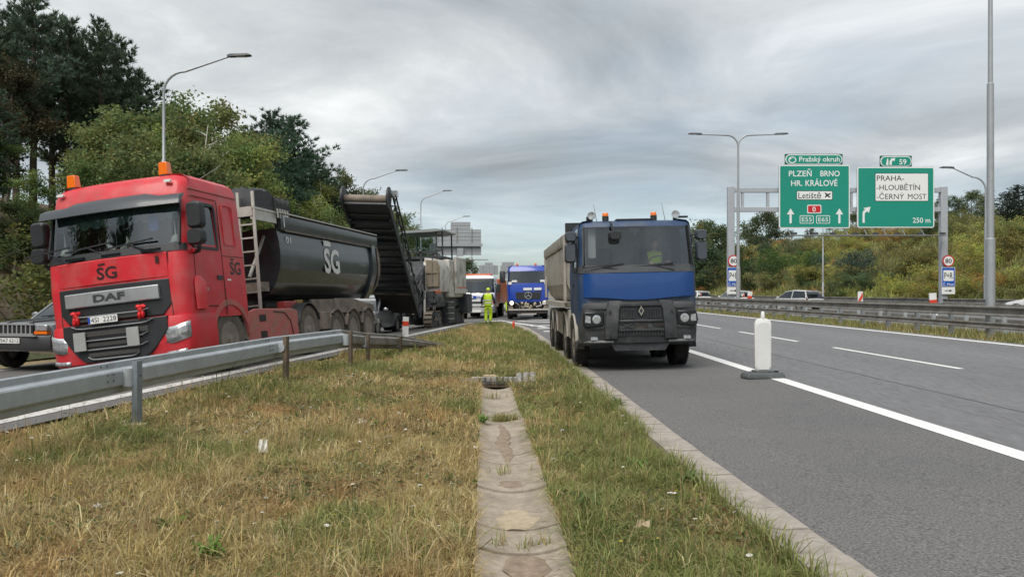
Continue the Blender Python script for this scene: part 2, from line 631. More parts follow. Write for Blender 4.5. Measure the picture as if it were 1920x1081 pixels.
def deposit(name, y0, y1, wf, mat, lift, seed):
    """Washed-in soil lying in the bottom of the channel."""
    r_ = random.Random(seed)
    ys = np.arange(y0, y1, 0.06)
    mb = MB(); rings = []
    for i, yy in enumerate(ys):
        e = math.sin(PI * (i + 0.5) / len(ys)) ** 0.5
        w = wf * e * r_.uniform(0.75, 1.2); c = gx_c(yy) + 0.02 * math.sin(yy * 5 + seed)
        z = Hs(c, yy) + 0.005 - 0.055 + lift
        rings.append([(c + w * t, yy, z + 0.055 * (w * t / 0.275) ** 2 - 0.012 * abs(t) ** 3) for t in (-1, -0.6, -0.2, 0.2, 0.6, 1)])
    mb.loft(rings, closed=False, cap=False)
    mb.build(name, mat, chan, smooth=60)
sed = M('sediment', (0.235, 0.18, 0.13), 0.95, var=0.35, scale=14, bump=0.5, bscale=50, coords='World')
sand = M('washed_sand', (0.37, 0.305, 0.215), 0.95, var=0.2, scale=14, bump=0.4, bscale=60, coords='World')
deposit('soil_deposit', 7.3, 9.5, 0.075, sed, 0.012, 1)
deposit('soil_deposit', 6.35, 6.6, 0.14, sed, 0.014, 2)
deposit('sand_deposit', 5.25, 5.75, 0.19, sand, 0.012, 3)
deposit('soil_deposit', 4.35, 4.75, 0.17, sed, 0.012, 4)
deposit('soil_deposit', 9.72, 10.0, 0.2, sed, -0.015, 5)
# inlet pit with setts at the head of the channel
stone_m = M('stone_grey', (0.27, 0.26, 0.235), 0.9, var=0.25, scale=15, bump=0.4, bscale=50, col2=(0.2, 0.2, 0.17), c2at=(0.5, 0.7), c2scale=6)
stone_t = M('stone_tan', (0.42, 0.34, 0.22), 0.9, var=0.25, scale=18, bump=0.5, bscale=40)
hole_shade = M('pit_shade', (0.02, 0.017, 0.013), 0.95, var=0.2)  # shade of the inlet mouth put into the colour of a near-black slab
def rock(mb, c, s, seed, sq=0.75):
    r_ = random.Random(seed)
    rings = []
    for z, k in ((-0.5, 0.85), (0.1, 1.0), (0.42, 0.88), (0.5, 0.55)):
        ring = []
        for i in range(9):
            a = 2 * PI * i / 9
            ca, sa = math.cos(a), math.sin(a)
            q = (abs(ca) ** 3 + abs(sa) ** 3) ** (-1 / 3) * k * r_.uniform(0.85, 1.1)
            ring.append((c[0] + ca * q * s[0] / 2, c[1] + sa * q * s[1] / 2, c[2] + z * s[2] * r_.uniform(0.9, 1.1)))
        rings.append(ring)
    mb.loft(rings)
    return mb
inlet = thing('drain_inlet', 'sunken drain inlet framed by rough grey stone setts at the head of the channel', 'drain', (gx_c(13.4), 13.35, Hs(gx_c(13.4), 13.45)))
MB().box((0, 0.14, -0.03), (0.66, 0.40, 0.05)).build('pit', hole_shade, inlet)
MB().prism([(-0.75, -0.1), (0.85, -0.1), (0.95, 1.0), (0.4, 1.25), (-0.5, 1.15), (-0.8, 0.5)], 'z', -0.06, -0.032).build('bare_soil', M('dark_soil', (0.075, 0.052, 0.035), 0.95, var=0.4, scale=9, bump=0.6, bscale=30), inlet)  # bare soil in a dark brown, under and behind the setts
for k in range(8):
    rock(MB(), (-0.36 + k * 0.105 + rnd.uniform(-.02, .02), 0.40 + rnd.uniform(-.03, .05), 0.02), (0.10, 0.12, 0.10), k).build('sett', stone_m, inlet, smooth=40)
for k in range(21):
    rock(MB(), (0.42 + (k % 3) * 0.13 + rnd.uniform(-.01, .01), 0.02 + (k // 3) * 0.15 + (k % 3) * 0.06, 0.01 + (k // 3) * 0.008), (0.115, 0.13, 0.07), 20 + k).build('sett', stone_m, inlet, smooth=40)
for k in range(8):
    rock(MB(), (-0.45 - (k % 2) * 0.14 + rnd.uniform(-.02, .02), -0.02 + (k // 2) * 0.15, 0.01), (0.13, 0.13, 0.07), 60 + k).build('sett', stone_m, inlet, smooth=40)
rock(MB(), (-0.12, 0.62, 0.05), (0.30, 0.14, 0.07), 77).build('slab_stone', stone_t, inlet, smooth=40)
rock(MB(), (-0.38, 0.52, 0.03), (0.2, 0.12, 0.06), 78).build('slab_stone', stone_t, inlet, smooth=40)
# ------------------------------------------------------------------ grass of the verge
grass_mat = leaf_material('grass_blades', 0.42, use_obj=False, rough=0.7)
def fbm(x, y, sc, seed):
    r_ = np.random.default_rng(seed)
    out = np.zeros_like(x)
    for k in range(5):
        a = r_.uniform(0, 2 * PI); f = sc * 1.7 ** k
        b = r_.uniform(0, 2 * PI)
        out += np.sin((x * math.cos(a) + y * math.sin(a)) * f + r_.uniform(0, 6)) * np.sin((x * math.cos(b) + y * math.sin(b)) * f * 0.83 + r_.uniform(0, 6)) / 1.35 ** k
    return out / 2.2
STRAW = np.array([[0.52, 0.43, 0.195], [0.46, 0.365, 0.155], [0.62, 0.535, 0.31], [0.40, 0.285, 0.14]])
GREEN = np.array([[0.215, 0.25, 0.075], [0.27, 0.30, 0.10], [0.19, 0.215, 0.07], [0.34, 0.335, 0.145]])
def blade_mesh(name, X, Y, hgt, wid, col, lean=0.45, base=-0.04, segs=2, kind='stuff', zb=None):
    n = len(X)
    Z = (H(X, Y) if zb is None else zb) + base
    a = rng.uniform(0, 2 * PI, n)
    dirx, diry = np.cos(a), np.sin(a)
    b = a + PI / 2 + rng.normal(0, 0.5, n)
    ln = np.abs(rng.normal(lean, lean * 0.6, n)) * hgt
    root = np.stack([X, Y, Z], 1)
    sx, sy = np.cos(b) * wid / 2, np.sin(b) * wid / 2
    side = np.stack([sx, sy, np.zeros(n)], 1)
    mid = root + np.stack([dirx * ln * 0.35, diry * ln * 0.35, hgt * 0.58], 1)
    tip = root + np.stack([dirx * ln, diry * ln, hgt * np.clip(1 - 0.3 * (ln / hgt) ** 2, 0.35, 1)], 1)
    if segs == 2:
        V = np.stack([root - side, root + side, mid + side * 0.75, mid - side * 0.75, tip], 1).reshape(-1, 3)
        k = np.arange(n) * 5
        F = np.concatenate([np.stack([k, k + 1, k + 2], 1), np.stack([k, k + 2, k + 3], 1), np.stack([k + 3, k + 2, k + 4], 1)])
        cc = np.repeat(col[:, None, :], 5, 1).reshape(-1, 3)
    else:
        V = np.stack([root - side, root + side, tip], 1).reshape(-1, 3)
        k = np.arange(n) * 3
        F = np.stack([k, k + 1, k + 2], 1)
        cc = np.repeat(col[:, None, :], 3, 1).reshape(-1, 3)
    o = npobj(name, V, F, grass_mat, col=cc)
    if kind: o['kind'] = kind
    return o
def verge_points(n, y0, y1):
    Y = rng.uniform(y0, y1, n * 2)
    A = xl(Y) + 0.45; B = kx(Y) - 0.36
    wmax = np.max(B - A)
    keep = rng.uniform(0, 1, n * 2) < (B - A) / wmax
    Y = Y[keep]; A = A[keep]; B = B[keep]
    X = A + (B - A) * rng.uniform(0, 1, len(Y))
    # ragged margins along slip road and kerb
    edge = np.minimum(X - A, B - X)
    ok = (edge > 0.10 * (1 + fbm(X, Y, 2.2, 9))) | (rng.uniform(0, 1, len(X)) < 0.25)
    inview = (X > -0.72 * Y - 0.8) & (X < 0.72 * Y + 0.8)
    gc = np.abs(X - gx_c(Y))
    ok &= ~((gc < 0.30 + 0.02 * fbm(X, Y, 7, 4)) & (Y < 13.25))
    ok &= ~((np.abs(X - gx_c(13.4) - 0.05) < 0.70 + 0.1 * fbm(X, Y, 5, 77)) & (np.abs(Y - 13.75) < 0.52 + 0.15 * fbm(X, Y, 4, 78)) & (rng.uniform(0, 1, len(X)) < 0.96))
    ok &= inview
    X, Y = X[ok][:n], Y[ok][:n]
    return X, Y
SPOTS = [(-0.9, 1130, 955, 0.35), (0, 1200, 880, 0.4), (0, 1190, 800, 0.5), (0, 1135, 760, 0.55), (0, 620, 700, 0.9), (0, 700, 665, 0.9), (0, 480, 735, 0.8), (0, 240, 830, 0.5), (0, 590, 820, 0.45), (0, 380, 870, 0.6), (0, 60, 890, 0.5), (0, 330, 1030, 0.35), (0, 600, 990, 0.35), (0, 850, 760, 0.5), (0, 1090, 720, 0.6), (0, 840, 640, 1.2)]
def _gp(px, py):
    d = CAM_H * 1400 / (py - 548)
    return (px - 960) / 1400 * d, d
def green_spots(X, Y):
    out = np.zeros_like(X)
    for _, px, py, s_ in SPOTS:
        x0, y0 = _gp(px, py)
        out += 0.95 * np.exp(-(((X - x0) / s_) ** 2 + ((Y - y0) / (s_ * 1.3)) ** 2))
    return out
def verge_colour(X, Y):
    n = len(X)
    # greener on the right of the channel and in patches, straw and russet on the left
    g = fbm(X, Y, 1.1, 3) * 1.0 + fbm(X, Y, 4.0, 5) * 0.75 + green_spots(X, Y) + np.where(X > gx_c(Y), 0.40, -0.10) + 0.35 * sstep((Y - 9) / 8) + rng.normal(0, 0.42, n)
    near_kerb = sstep((X - (kx(Y) - 1.3)) / 0.8)
    g += near_kerb * 0.35
    isg = g > np.where(X > gx_c(Y), 0.45, 0.58)
    st = STRAW[rng.integers(0, 4, n)]
    gr = GREEN[rng.integers(0, 4, n)]
    rus = np.clip(fbm(X, Y, 2.0, 8), 0, 1)[:, None]
    st = st * (1 - 0.35 * rus * np.array([[0.2, 0.9, 1.0]]))
    return np.where(isg[:, None], gr, st) * rng.uniform(0.75, 1.2, (n, 1)), isg
def verge(name, n, y0, y1, h0, h1, w, segs, per=14):
    # tussocks: each with its own colour, height and spread; a third of the blades stand singly
    nc = int(n * 0.7 / per)
    CX, CY = verge_points(nc, y0, y1)
    ccol, cg = verge_colour(CX, CY)
    ch = np.exp(rng.normal(0, 0.32, len(CX)))
    k = np.repeat(np.arange(len(CX)), per)
    sp = 0.022 * (1 + 0.05 * y0)
    X = CX[k] + rng.normal(0, sp, len(k)); Y = CY[k] + rng.normal(0, sp, len(k))
    col = ccol[k] * rng.uniform(0.72, 1.28, (len(k), 1)); isg = cg[k]; hm = ch[k]
    X2, Y2 = verge_points(int(n * 0.3), y0, y1)
    c2, g2 = verge_colour(X2, Y2)
    X = np.concatenate([X, X2]); Y = np.concatenate([Y, Y2]); col = np.concatenate([col, c2]); isg = np.concatenate([isg, g2]); hm = np.concatenate([hm, np.ones(len(X2))])
    gc = np.abs(X - gx_c(Y))
    ok = ~((gc < 0.295) & (Y < 13.2)) & (X < kx(Y) - 0.32)
    X, Y, col, isg, hm = X[ok], Y[ok], col[ok], isg[ok], hm[ok]
    tall = 0.72 + 0.55 * fbm(X, Y, 1.7, 6) + 0.35 * green_spots(X, Y)
    hgt = rng.uniform(h0, h1, len(X)) * np.clip(tall, 0.35, 1.6) * hm * np.where(isg, 1.08, 0.95)
    o = blade_mesh(name, X, Y, hgt, rng.uniform(0.6, 1.4, len(X)) * w, col, lean=0.95, segs=segs)
    o['label'] = 'dry straw and green grass of the verge between slip road and carriageway'
    o['category'] = 'grass'
    return o
verge('grass', 150000, 3.0, 8.5, 0.05, 0.19, 0.0070, 2)
verge('grass', 110000, 8.5, 16.0, 0.06, 0.19, 0.011, 2)
verge('grass', 70000, 16.0, 40.0, 0.07, 0.21, 0.024, 1)
# low leafy ground cover in patches
X, Y = verge_points(52000, 3.0, 15.0)
pt = fbm(X, Y, 1.9, 71) + 0.5 * fbm(X, Y, 6, 72)
sel = pt > 0.12
X, Y = X[sel], Y[sel]; n_ = len(X)
ctr = np.stack([X, Y, H(X, Y) + rng.uniform(-0.02, 0.07, n_)], 1)
ax = rng.normal(0, 1, (n_, 3)) * np.array([1, 1, 0.45]); ax /= np.linalg.norm(ax, axis=1, keepdims=True)
sd = np.cross(ax, rng.normal(0, 1, (n_, 3)) * np.array([0.3, 0.3, 1])); sd /= np.linalg.norm(sd, axis=1, keepdims=True) + 1e-9
ln_ = rng.uniform(0.012, 0.032, n_) * (0.7 + Y * 0.05)
V = np.stack([ctr - ax * ln_[:, None], ctr + sd * ln_[:, None] * 0.45, ctr + ax * ln_[:, None], ctr - sd * ln_[:, None] * 0.45], 1).reshape(-1, 3)
pc = np.array([(0.10, 0.14, 0.045), (0.13, 0.17, 0.06), (0.16, 0.17, 0.09), (0.24, 0.20, 0.10), (0.20, 0.11, 0.06)])[rng.integers(0, 5, n_)] * rng.uniform(0.7, 1.2, (n_, 1))
o = npobj('ground_cover', V, np.arange(n_ * 4).reshape(-1, 4), grass_mat, col=np.repeat(pc, 4, 0))
tag(o, 'low leafy ground cover between the grass tussocks of the verge', 'ground cover', kind='stuff')
# flattened thatch under the standing blades
X, Y = verge_points(60000, 3.0, 9.0)
col, _ = verge_colour(X, Y)
o = blade_mesh('thatch', X, Y, rng.uniform(0.05, 0.09, len(X)), np.full(len(X), 0.008), col * 0.85, lean=2.6, segs=1)
tag(o, 'flattened dead grass stems lying under the standing blades', 'thatch')
# tall seed stalks
X, Y = verge_points(1800, 3.4, 14)
o = blade_mesh('seed_stalks', X, Y, rng.uniform(0.22, 0.42, len(X)), np.full(len(X), 0.006), np.repeat(np.array([[0.36, 0.27, 0.14]]), len(X), 0) * rng.uniform(0.7, 1.2, (len(X), 1)), lean=0.35)
tag(o, 'thin dry seed stalks standing above the verge grass', 'grass')
# grass of the median under the barriers
n = 26000
Y = rng.uniform(14, 95, n) ** 1.0
X = 13.35 - 0.01 * Y + rng.uniform(0.05, 3.2, n) ** 1.0
g = fbm(X, Y, 0.8, 21) + rng.normal(0, 0.5, n)
col = np.where((g > -0.25)[:, None], GREEN[rng.integers(0, 4, n)], STRAW[rng.integers(0, 4, n)] * 0.8) * rng.uniform(0.8, 1.15, (n, 1))
o = blade_mesh('median_grass', X, Y, rng.uniform(0.10, 0.34, n) * (0.7 + 0.5 * fbm(X, Y, 1.1, 22)), np.full(n, 0.035), col, lean=0.5, segs=1)
tag(o, 'green grass and weeds of the median under the steel barrier', 'grass')
# weeds creeping over kerb and slip road margin
n = 5500
Y = rng.uniform(3.2, 30, n)
X = kx(Y) - 0.36 + np.abs(rng.normal(0, 0.06, n)) - 0.06
sel = fbm(X, Y, 1.6, 31) > -0.1
X, Y = X[sel], Y[sel]
col = GREEN[rng.integers(0, 4, len(X))] * rng.uniform(0.8, 1.2, (len(X), 1))
o = blade_mesh('kerb_weeds', X, Y, rng.uniform(0.10, 0.26, len(X)), np.full(len(X), 0.010), col, lean=0.7)
tag(o, 'green weeds leaning over the concrete kerb', 'weeds')
# grass that has taken root in the channel joints
parts = []
for yy, cnt in ((9.75, 480), (4.9, 70), (6.9, 40), (12.0, 50), (3.9, 110)):
    cl_ = rng.uniform(-0.24, 0.24, 7); parts.append((gx_c(yy) + cl_[rng.integers(0, 7, cnt)] + rng.normal(0, 0.025, cnt), yy + rng.normal(0, 0.05, cnt)))
X = np.concatenate([p[0] for p in parts]); Y = np.concatenate([p[1] for p in parts])
col = np.where((rng.uniform(0, 1, len(X)) > 0.4)[:, None], GREEN[rng.integers(0, 4, len(X))], STRAW[rng.integers(0, 4, len(X))])
o = blade_mesh('channel_grass', X, Y, rng.uniform(0.06, 0.17, len(X)), np.full(len(X), 0.008), col, lean=0.6, base=-0.07)
tag(o, 'thin grass growing from the joints of the concrete channel', 'grass')

# turf creeping over the edges of the channel
n = 3400
Y = rng.uniform(3.1, 13.2, n)
side_ = np.where(rng.uniform(0, 1, n) < 0.5, -1, 1)
X = gx_c(Y) + side_ * (np.where(Y < 9.7, 0.312, 0.292) + np.abs(rng.normal(0, 0.02, n)) - 0.012)
sel = fbm(X, Y, 2.6, 91) > -0.05
X, Y = X[sel], Y[sel]
col, _ = verge_colour(X, Y)
o = blade_mesh('edge_grass', X, Y, rng.uniform(0.05, 0.16, len(X)), np.full(len(X), 0.007), col, lean=1.2, base=-0.03)
tag(o, 'ragged grass creeping over both edges of the concrete channel', 'grass')

# yarrow and other small flowers: a stalk with a flat head, too many and small to count
def flowers(name, n, y0, y1, colr, size, label, seed):
    X, Y = verge_points(n, y0, y1)
    sel = fbm(X, Y, 1.3, seed) > 0.05
    X, Y = X[sel], Y[sel]; n = len(X)
    Z = H(X, Y) + rng.uniform(0.12, 0.26, n)
    k = 6
    a = np.arange(k) * 2 * PI / k
    s = rng.uniform(0.6, 1.3, n) * size
    tx, ty = rng.normal(0, .25, n), rng.normal(-.25, .25, n)
    ring = np.stack([np.cos(a)[None] * s[:, None], np.sin(a)[None] * s[:, None], np.cos(a)[None] * s[:, None] * tx[:, None] + np.sin(a)[None] * s[:, None] * ty[:, None]], -1)
    ctr = np.stack([X, Y, Z], 1)
    V = (ctr[:, None, :] + ring).reshape(-1, 3)
    b = np.arange(n) * k
    F = np.concatenate([np.stack([b, b + i, b + i + 1], 1) for i in range(1, k - 1)])
    Vs = np.stack([ctr + np.array([0, 0, 0.0]), ctr + np.array([0.005, 0, 0]), ctr * np.array([1, 1, 0]) + np.stack([rng.normal(0, .02, n), rng.normal(0, .02, n), H(X, Y) - 0.04], 1)], 1).reshape(-1, 3)
    F2 = np.arange(n * 3).reshape(-1, 3) + len(V)
    cc = np.concatenate([np.repeat(np.array([colr]), len(V), 0), np.repeat(np.array([[0.10, 0.13, 0.04]]), len(Vs), 0)])
    o = npobj(name, np.concatenate([V, Vs]), np.concatenate([F, F2]), grass_mat, col=cc)
    tag(o, label, 'flowers', kind='stuff')
flowers('white_wildflowers', 800, 3.4, 22, (0.74, 0.72, 0.64), 0.017, 'small white yarrow flowers scattered through the verge grass', 41)
flowers('yellow_wildflowers', 320, 3.4, 13, (0.68, 0.54, 0.06), 0.011, 'tiny yellow flowers scattered through the verge grass', 42)

# broad-leaved weeds of the verge, each a rosette with its own leaves
def rosette(seed, nl, ln, up):
    r_ = random.Random(seed)
    mb = MB()
    for k in range(nl):
        a = r_.uniform(0, 2 * PI); l = ln * r_.uniform(0.6, 1.1); w = l * 0.10; e = up * r_.uniform(0.6, 1.3)
        ca, sa = math.cos(a), math.sin(a)
        pts = []
        for t, ww in ((0, 0.3), (0.35, 1), (0.7, 0.8), (1, 0.05)):
            x = l * t; z = e * l * (t - 0.75 * t * t)
            for sg in (-1, 1):
                pts.append((ca * x - sa * w * ww * sg, sa * x + ca * w * ww * sg, z + 0.12 * w * abs(sg)))
        mb.add(pts, [(0, 1, 3, 2), (2, 3, 5, 4), (4, 5, 7, 6)])
    return mb
weed_mat = leaf_material('weed_leaf', 0.25, use_obj=True, attr=False)
weed_me = [rosette(s, 34, 0.2, 1.9).mesh('weed_leaves', weed_mat) for s in (1, 2, 3)]
weeds = [(1160, 760, 0), (1110, 955, 1), (1195, 880, 0), (1255, 880, 2), (325, 990, 1), (392, 1045, 0), (600, 985, 2), (575, 820, 0), (225, 820, 1),
         (905, 790, 0), (1075, 930, 1), (1290, 905, 0), (1140, 1000, 2), (340, 860, 1), (700, 800, 2), (1105, 720, 0), (500, 705, 1), (600, 700, 2)]
for k, (px, py, v) in enumerate(weeds):
    d = CAM_H * 1400 / (py - 548)
    for it in range(3):
        x = (px - 960) / 1400 * d
        d = (CAM_H - Hs(x, d)) * 1400 / (py - 548)
    x = (px - 960) / 1400 * d
    o = link(bpy.data.objects.new('weed', weed_me[v]))
    o.location = (x, d, Hs(x, d) - 0.03)
    s = rnd.uniform(0.4, 0.75)
    o.scale = (s, s, s * rnd.uniform(0.8, 1.4))
    o.rotation_euler = (0, 0, rnd.uniform(0, 6))
    o.color = rnd.choice([(0.10, 0.19, 0.03, 1), (0.13, 0.21, 0.045, 1), (0.09, 0.14, 0.04, 1)])
    tag(o, 'leafy green weed rosette growing in the verge grass', 'weed', 'green weeds in the verge')

# ------------------------------------------------------------------ trees
bark_pine = M('bark_pine', (0.085, 0.062, 0.048), 0.95, var=0.4, scale=9, bump=0.8, bscale=14)
bark_grey = M('bark_grey', (0.13, 0.115, 0.095), 0.95, var=0.35, scale=9, bump=0.6, bscale=18)
bark_birch = M('bark_birch', (0.50, 0.48, 0.43), 0.9, var=0.15, scale=20, col2=(0.07, 0.06, 0.05), c2at=(0.58, 0.66), c2scale=5, stretch=(1, 1, 0.5))
leafm = leaf_material('tree_leaves', 0.48)
needlem = leaf_material('pine_needles', 0.30)

def cards(ctr, axis, ln, wd, rg):
    """Leaf-sized quads: centre, unit axis, length, width."""
    n = len(ctr)
    q = rg.normal(0, 1, (n, 3))
    s = np.cross(axis, q)
    s /= np.linalg.norm(s, axis=1, keepdims=True) + 1e-9
    a = axis * (ln / 2)[:, None]; b = s * (wd / 2)[:, None]
    V = np.stack([ctr - a, ctr - a * 0.1 + b, ctr + a, ctr - a * 0.1 - b], 1).reshape(-1, 3)
    F = (np.arange(n)[:, None] * 4 + np.arange(4)[None])
    return V, F
def unit(v):
    return v / (np.linalg.norm(v, axis=-1, keepdims=True) + 1e-9)

def pine_proto(seed, Ht=12.0, spread=2.6, base=0.28, dens=1.0):
    rg = np.random.default_rng(seed)
    tr = MB()
    n = 9
    bx, by = rg.normal(0, 0.10, n).cumsum() * 0.5, rg.normal(0, 0.10, n).cumsum() * 0.5
    path = [(bx[i], by[i], Ht * i / (n - 1)) for i in range(n)]
    tr.tube(path, [0.02 + 0.19 * (1 - i / (n - 1)) ** 0.8 for i in range(n)], 8)
    def axis_at(z):
        return np.array([np.interp(z, np.linspace(0, Ht, n), bx), np.interp(z, np.linspace(0, Ht, n), by), z])
    tufts = []; dirs = []
    z = Ht * base
    while z < Ht * 0.985:
        f = (z / Ht - base) / (1 - base)
        L_ = spread * (0.45 + 1.35 * f if f < 0.35 else 1.0 * (1 - ((f - 0.35) / 0.65)) ** 0.75 * 0.92 + 0.10)
        nb = rg.integers(3, 6)
        a0 = rg.uniform(0, 6.28)
        for k in range(nb):
            a = a0 + k * 6.283 / nb + rg.normal(0, 0.25)
            l = L_ * rg.uniform(0.5, 1.2)
            if rg.uniform() < 0.10: l *= 0.35
            p0 = axis_at(z + rg.normal(0, 0.08))
            up = rg.uniform(0.05, 0.40) + 0.5 * f
            d = np.array([math.cos(a), math.sin(a), 0])
            pts = []
            for t in (0, 0.35, 0.7, 1.0):
                pts.append(p0 + d * l * t + np.array([0, 0, up * l * t * (0.35 + 0.65 * t)]) )
            tr.tube([tuple(p) for p in pts], [0.045 * (1 - f * 0.6), 0.032 * (1 - f * 0.5), 0.02, 0.008], 4, cap=False)
            ts = np.arange(0.28, 1.02, 0.17 / max(l, 0.5) / dens)
            for t in ts:
                pp = p0 + d * l * t + np.array([0, 0, up * l * t * (0.35 + 0.65 * t)])
                m = 2 if t < 0.95 else 1
                for q in range(m):
                    off = rg.normal(0, 0.16 * l * 0.55 * (1.15 - 0.5 * t) + 0.05, 3) * np.array([1, 1, 0.45])
                    tufts.append(pp + off)
                    dirs.append(unit(d * 0.7 + off * 0.8 + np.array([0, 0, 1.0])))
        z += rg.uniform(0.32, 0.52)
    T = np.array(tufts); D = np.array(dirs)
    m = 15
    c = np.repeat(T, m, 0); ax = unit(np.repeat(D, m, 0) + rg.normal(0, 0.42, (len(T) * m, 3)))
    ln = rg.uniform(0.24, 0.46, len(c))
    V, F = cards(c + ax * (ln * 0.45)[:, None], ax, ln, rg.uniform(0.03, 0.065, len(c)), rg)
    tone = np.repeat(rg.uniform(0.7, 1.3, len(T)), m) * rg.uniform(0.8, 1.2, len(c))
    col = np.repeat(tone[:, None] * np.array([[1, 1, 1]]), 4, 0).reshape(-1, 3)
    return tr.mesh('trunk', bark_pine), npmesh('crown', V, F, needlem, col)

def broad_proto(seed, Ht=9.0, rx=2.6, base=0.25, limbs=8, clumps=330, leaf=0.15, per=24, trunk=bark_grey, tr_r=0.14, stems=1, clr=0.36, droop=0.0, spreadstem=0.5):
    rg = np.random.default_rng(seed)
    tr = MB()
    tips = []
    for s in range(stems):
        sx, sy = (rg.normal(0, spreadstem, 2) if stems > 1 else (0, 0))
        hh = Ht * (rg.uniform(0.8, 1.0) if stems > 1 else 1)
        n = 7
        wx, wy = rg.normal(0, 0.16, n).cumsum(), rg.normal(0, 0.16, n).cumsum()
        path = [np.array([sx * i / 2.5 + wx[i] * 0.6, sy * i / 2.5 + wy[i] * 0.6, hh * 0.96 * i / (n - 1)]) for i in range(n)]
        path[0] = np.array([sx * 0.25, sy * 0.25, 0])
        tr.tube([tuple(p) for p in path], [tr_r * (1 - 0.88 * i / (n - 1)) for i in range(n)], 7)
        for k in range(limbs):
            t = base + (0.97 - base) * (k + rg.uniform(0, 1)) / limbs
            i0 = min(int(t * (n - 1)), n - 2); fr = t * (n - 1) - i0
            p0 = path[i0] * (1 - fr) + path[i0 + 1] * fr
            f = (t - base) / (1 - base)
            l = rx * (math.sin(PI * (0.22 + 0.73 * f)) ** 0.8) * rg.uniform(0.7, 1.15)
            a = k * 2.4 + rg.normal(0, 0.4)
            d = np.array([math.cos(a), math.sin(a), rg.uniform(0.25, 0.75)])
            pts = [p0]
            for q in range(4):
                d = unit(d + rg.normal(0, 0.18, 3) + np.array([0, 0, 0.05 - droop * q * 0.3]))
                pts.append(pts[-1] + d * l / 4)
            tr.tube([tuple(p) for p in pts], [tr_r * 0.42 * (1 - f * 0.5), tr_r * 0.3, tr_r * 0.2, tr_r * 0.12, tr_r * 0.05], 5, cap=False)
            for q in range(3):
                b0 = pts[1 + q]
                d2 = unit(rg.normal(0, 1, 3) + d * 0.8)
                b1 = b0 + d2 * l * rg.uniform(0.25, 0.45)
                tr.tube([tuple(b0), tuple((b0 + b1) / 2 + rg.normal(0, 0.05, 3)), tuple(b1)], [tr_r * 0.14, tr_r * 0.09, tr_r * 0.04], 4, cap=False)
                tips += [b1, (b0 + b1) / 2]
            tips += [pts[-1], pts[-1], pts[-2], pts[2]]
        tips.append(path[-1])
    tips = np.array(tips)
    sel = tips[rg.integers(0, len(tips), clumps)] + rg.normal(0, clr * 0.8, (clumps, 3))
    m = per
    cc = np.repeat(sel, m, 0) + rg.normal(0, clr * 0.62, (clumps * m, 3)) * np.array([1, 1, 0.75])
    if droop:
        cc[:, 2] -= np.abs(rg.normal(0, droop * 0.8, len(cc)))
    cc[:, 2] = np.maximum(cc[:, 2], 0.03)
    ax = unit(rg.normal(0, 1, (len(cc), 3)) + np.array([0, 0, -0.3]))
    ln = rg.uniform(0.7, 1.3, len(cc)) * leaf
    V, F = cards(cc, ax, ln, ln * 0.72, rg)
    tone = np.repeat(rg.uniform(0.68, 1.25, clumps), m) * rg.uniform(0.75, 1.25, len(cc))
    hue = np.repeat(rg.normal(0, 0.14, clumps), m)
    col = np.stack([tone * (1 + hue), tone, tone * (1 - hue * 0.5)], 1)
    return tr.mesh('trunk', trunk), npmesh('crown', V, F, leafm, np.repeat(col, 4, 0))

PINES = [pine_proto(s, 12, sp, b) for s, sp, b in ((1, 2.5, 0.25), (2, 2.2, 0.33), (3, 2.9, 0.15), (4, 3.4, 0.12))]
BROAD = [broad_proto(11, 8, 2.7, 0.22), broad_proto(12, 8, 2.4, 0.18, limbs=9), broad_proto(13, 9, 2.9, 0.25, clumps=400)]
BIRCH = [broad_proto(21, 9, 1.7, 0.3, limbs=9, clumps=230, leaf=0.12, per=22, trunk=bark_birch, tr_r=0.10, droop=0.25, clr=0.32),
         broad_proto(22, 9, 1.9, 0.28, limbs=9, clumps=250, leaf=0.12, per=22, trunk=bark_birch, tr_r=0.09, stems=2, droop=0.3, clr=0.3),
         broad_proto(23, 9, 1.5, 0.35, limbs=10, clumps=60, leaf=0.10, per=10, trunk=bark_birch, tr_r=0.10, droop=0.1, clr=0.3)]
SHRUB = [broad_proto(31, 2.4, 1.4, 0.05, limbs=5, clumps=150, leaf=0.12, per=18, tr_r=0.03, stems=5, clr=0.26),
         broad_proto(32, 2.2, 1.6, 0.05, limbs=5, clumps=160, leaf=0.13, per=18, tr_r=0.03, stems=5, clr=0.28),
         broad_proto(33, 2.6, 1.2, 0.08, limbs=6, clumps=140, leaf=0.11, per=18, tr_r=0.03, stems=4, clr=0.24)]
# far trees: fewer, larger leaf clumps
FAR = [broad_proto(41, 9, 3.6, 0.12, limbs=9, clumps=300, leaf=0.30, per=16, tr_r=0.2, clr=0.6), broad_proto(42, 8, 3.2, 0.10, limbs=9, clumps=280, leaf=0.28, per=16, tr_r=0.2, clr=0.55)]

def plant_tree(kind, protos, v, x, y, ht, base_h, colr, label, group, wide=1.0, name='tree', cat='tree', z=None):
    root = thing(name, label, cat, (x, y, (Hs(x, y) if z is None else z) - 0.05), (0, 0, rnd.uniform(0, 6.28)), group)
    s = ht / base_h
    root.scale = (s * wide, s * wide, s)
    for nm, me in (('trunk', protos[v][0]), ('crown', protos[v][1])):
        o = link(bpy.data.objects.new(nm, me), root)
        o.color = (*colr, 1)
    return root
def jit(c, k=0.12):
    f = rnd.uniform(1 - k, 1 + k)
    return tuple(max(0.005, q * f * rnd.uniform(1 - k * 0.5, 1 + k * 0.5)) for q in c)
PINE_G = (0.085, 0.128, 0.080)
OLIVE = (0.195, 0.225, 0.085)
YGREEN = (0.25, 0.30, 0.09)
MIDG = (0.165, 0.215, 0.075)
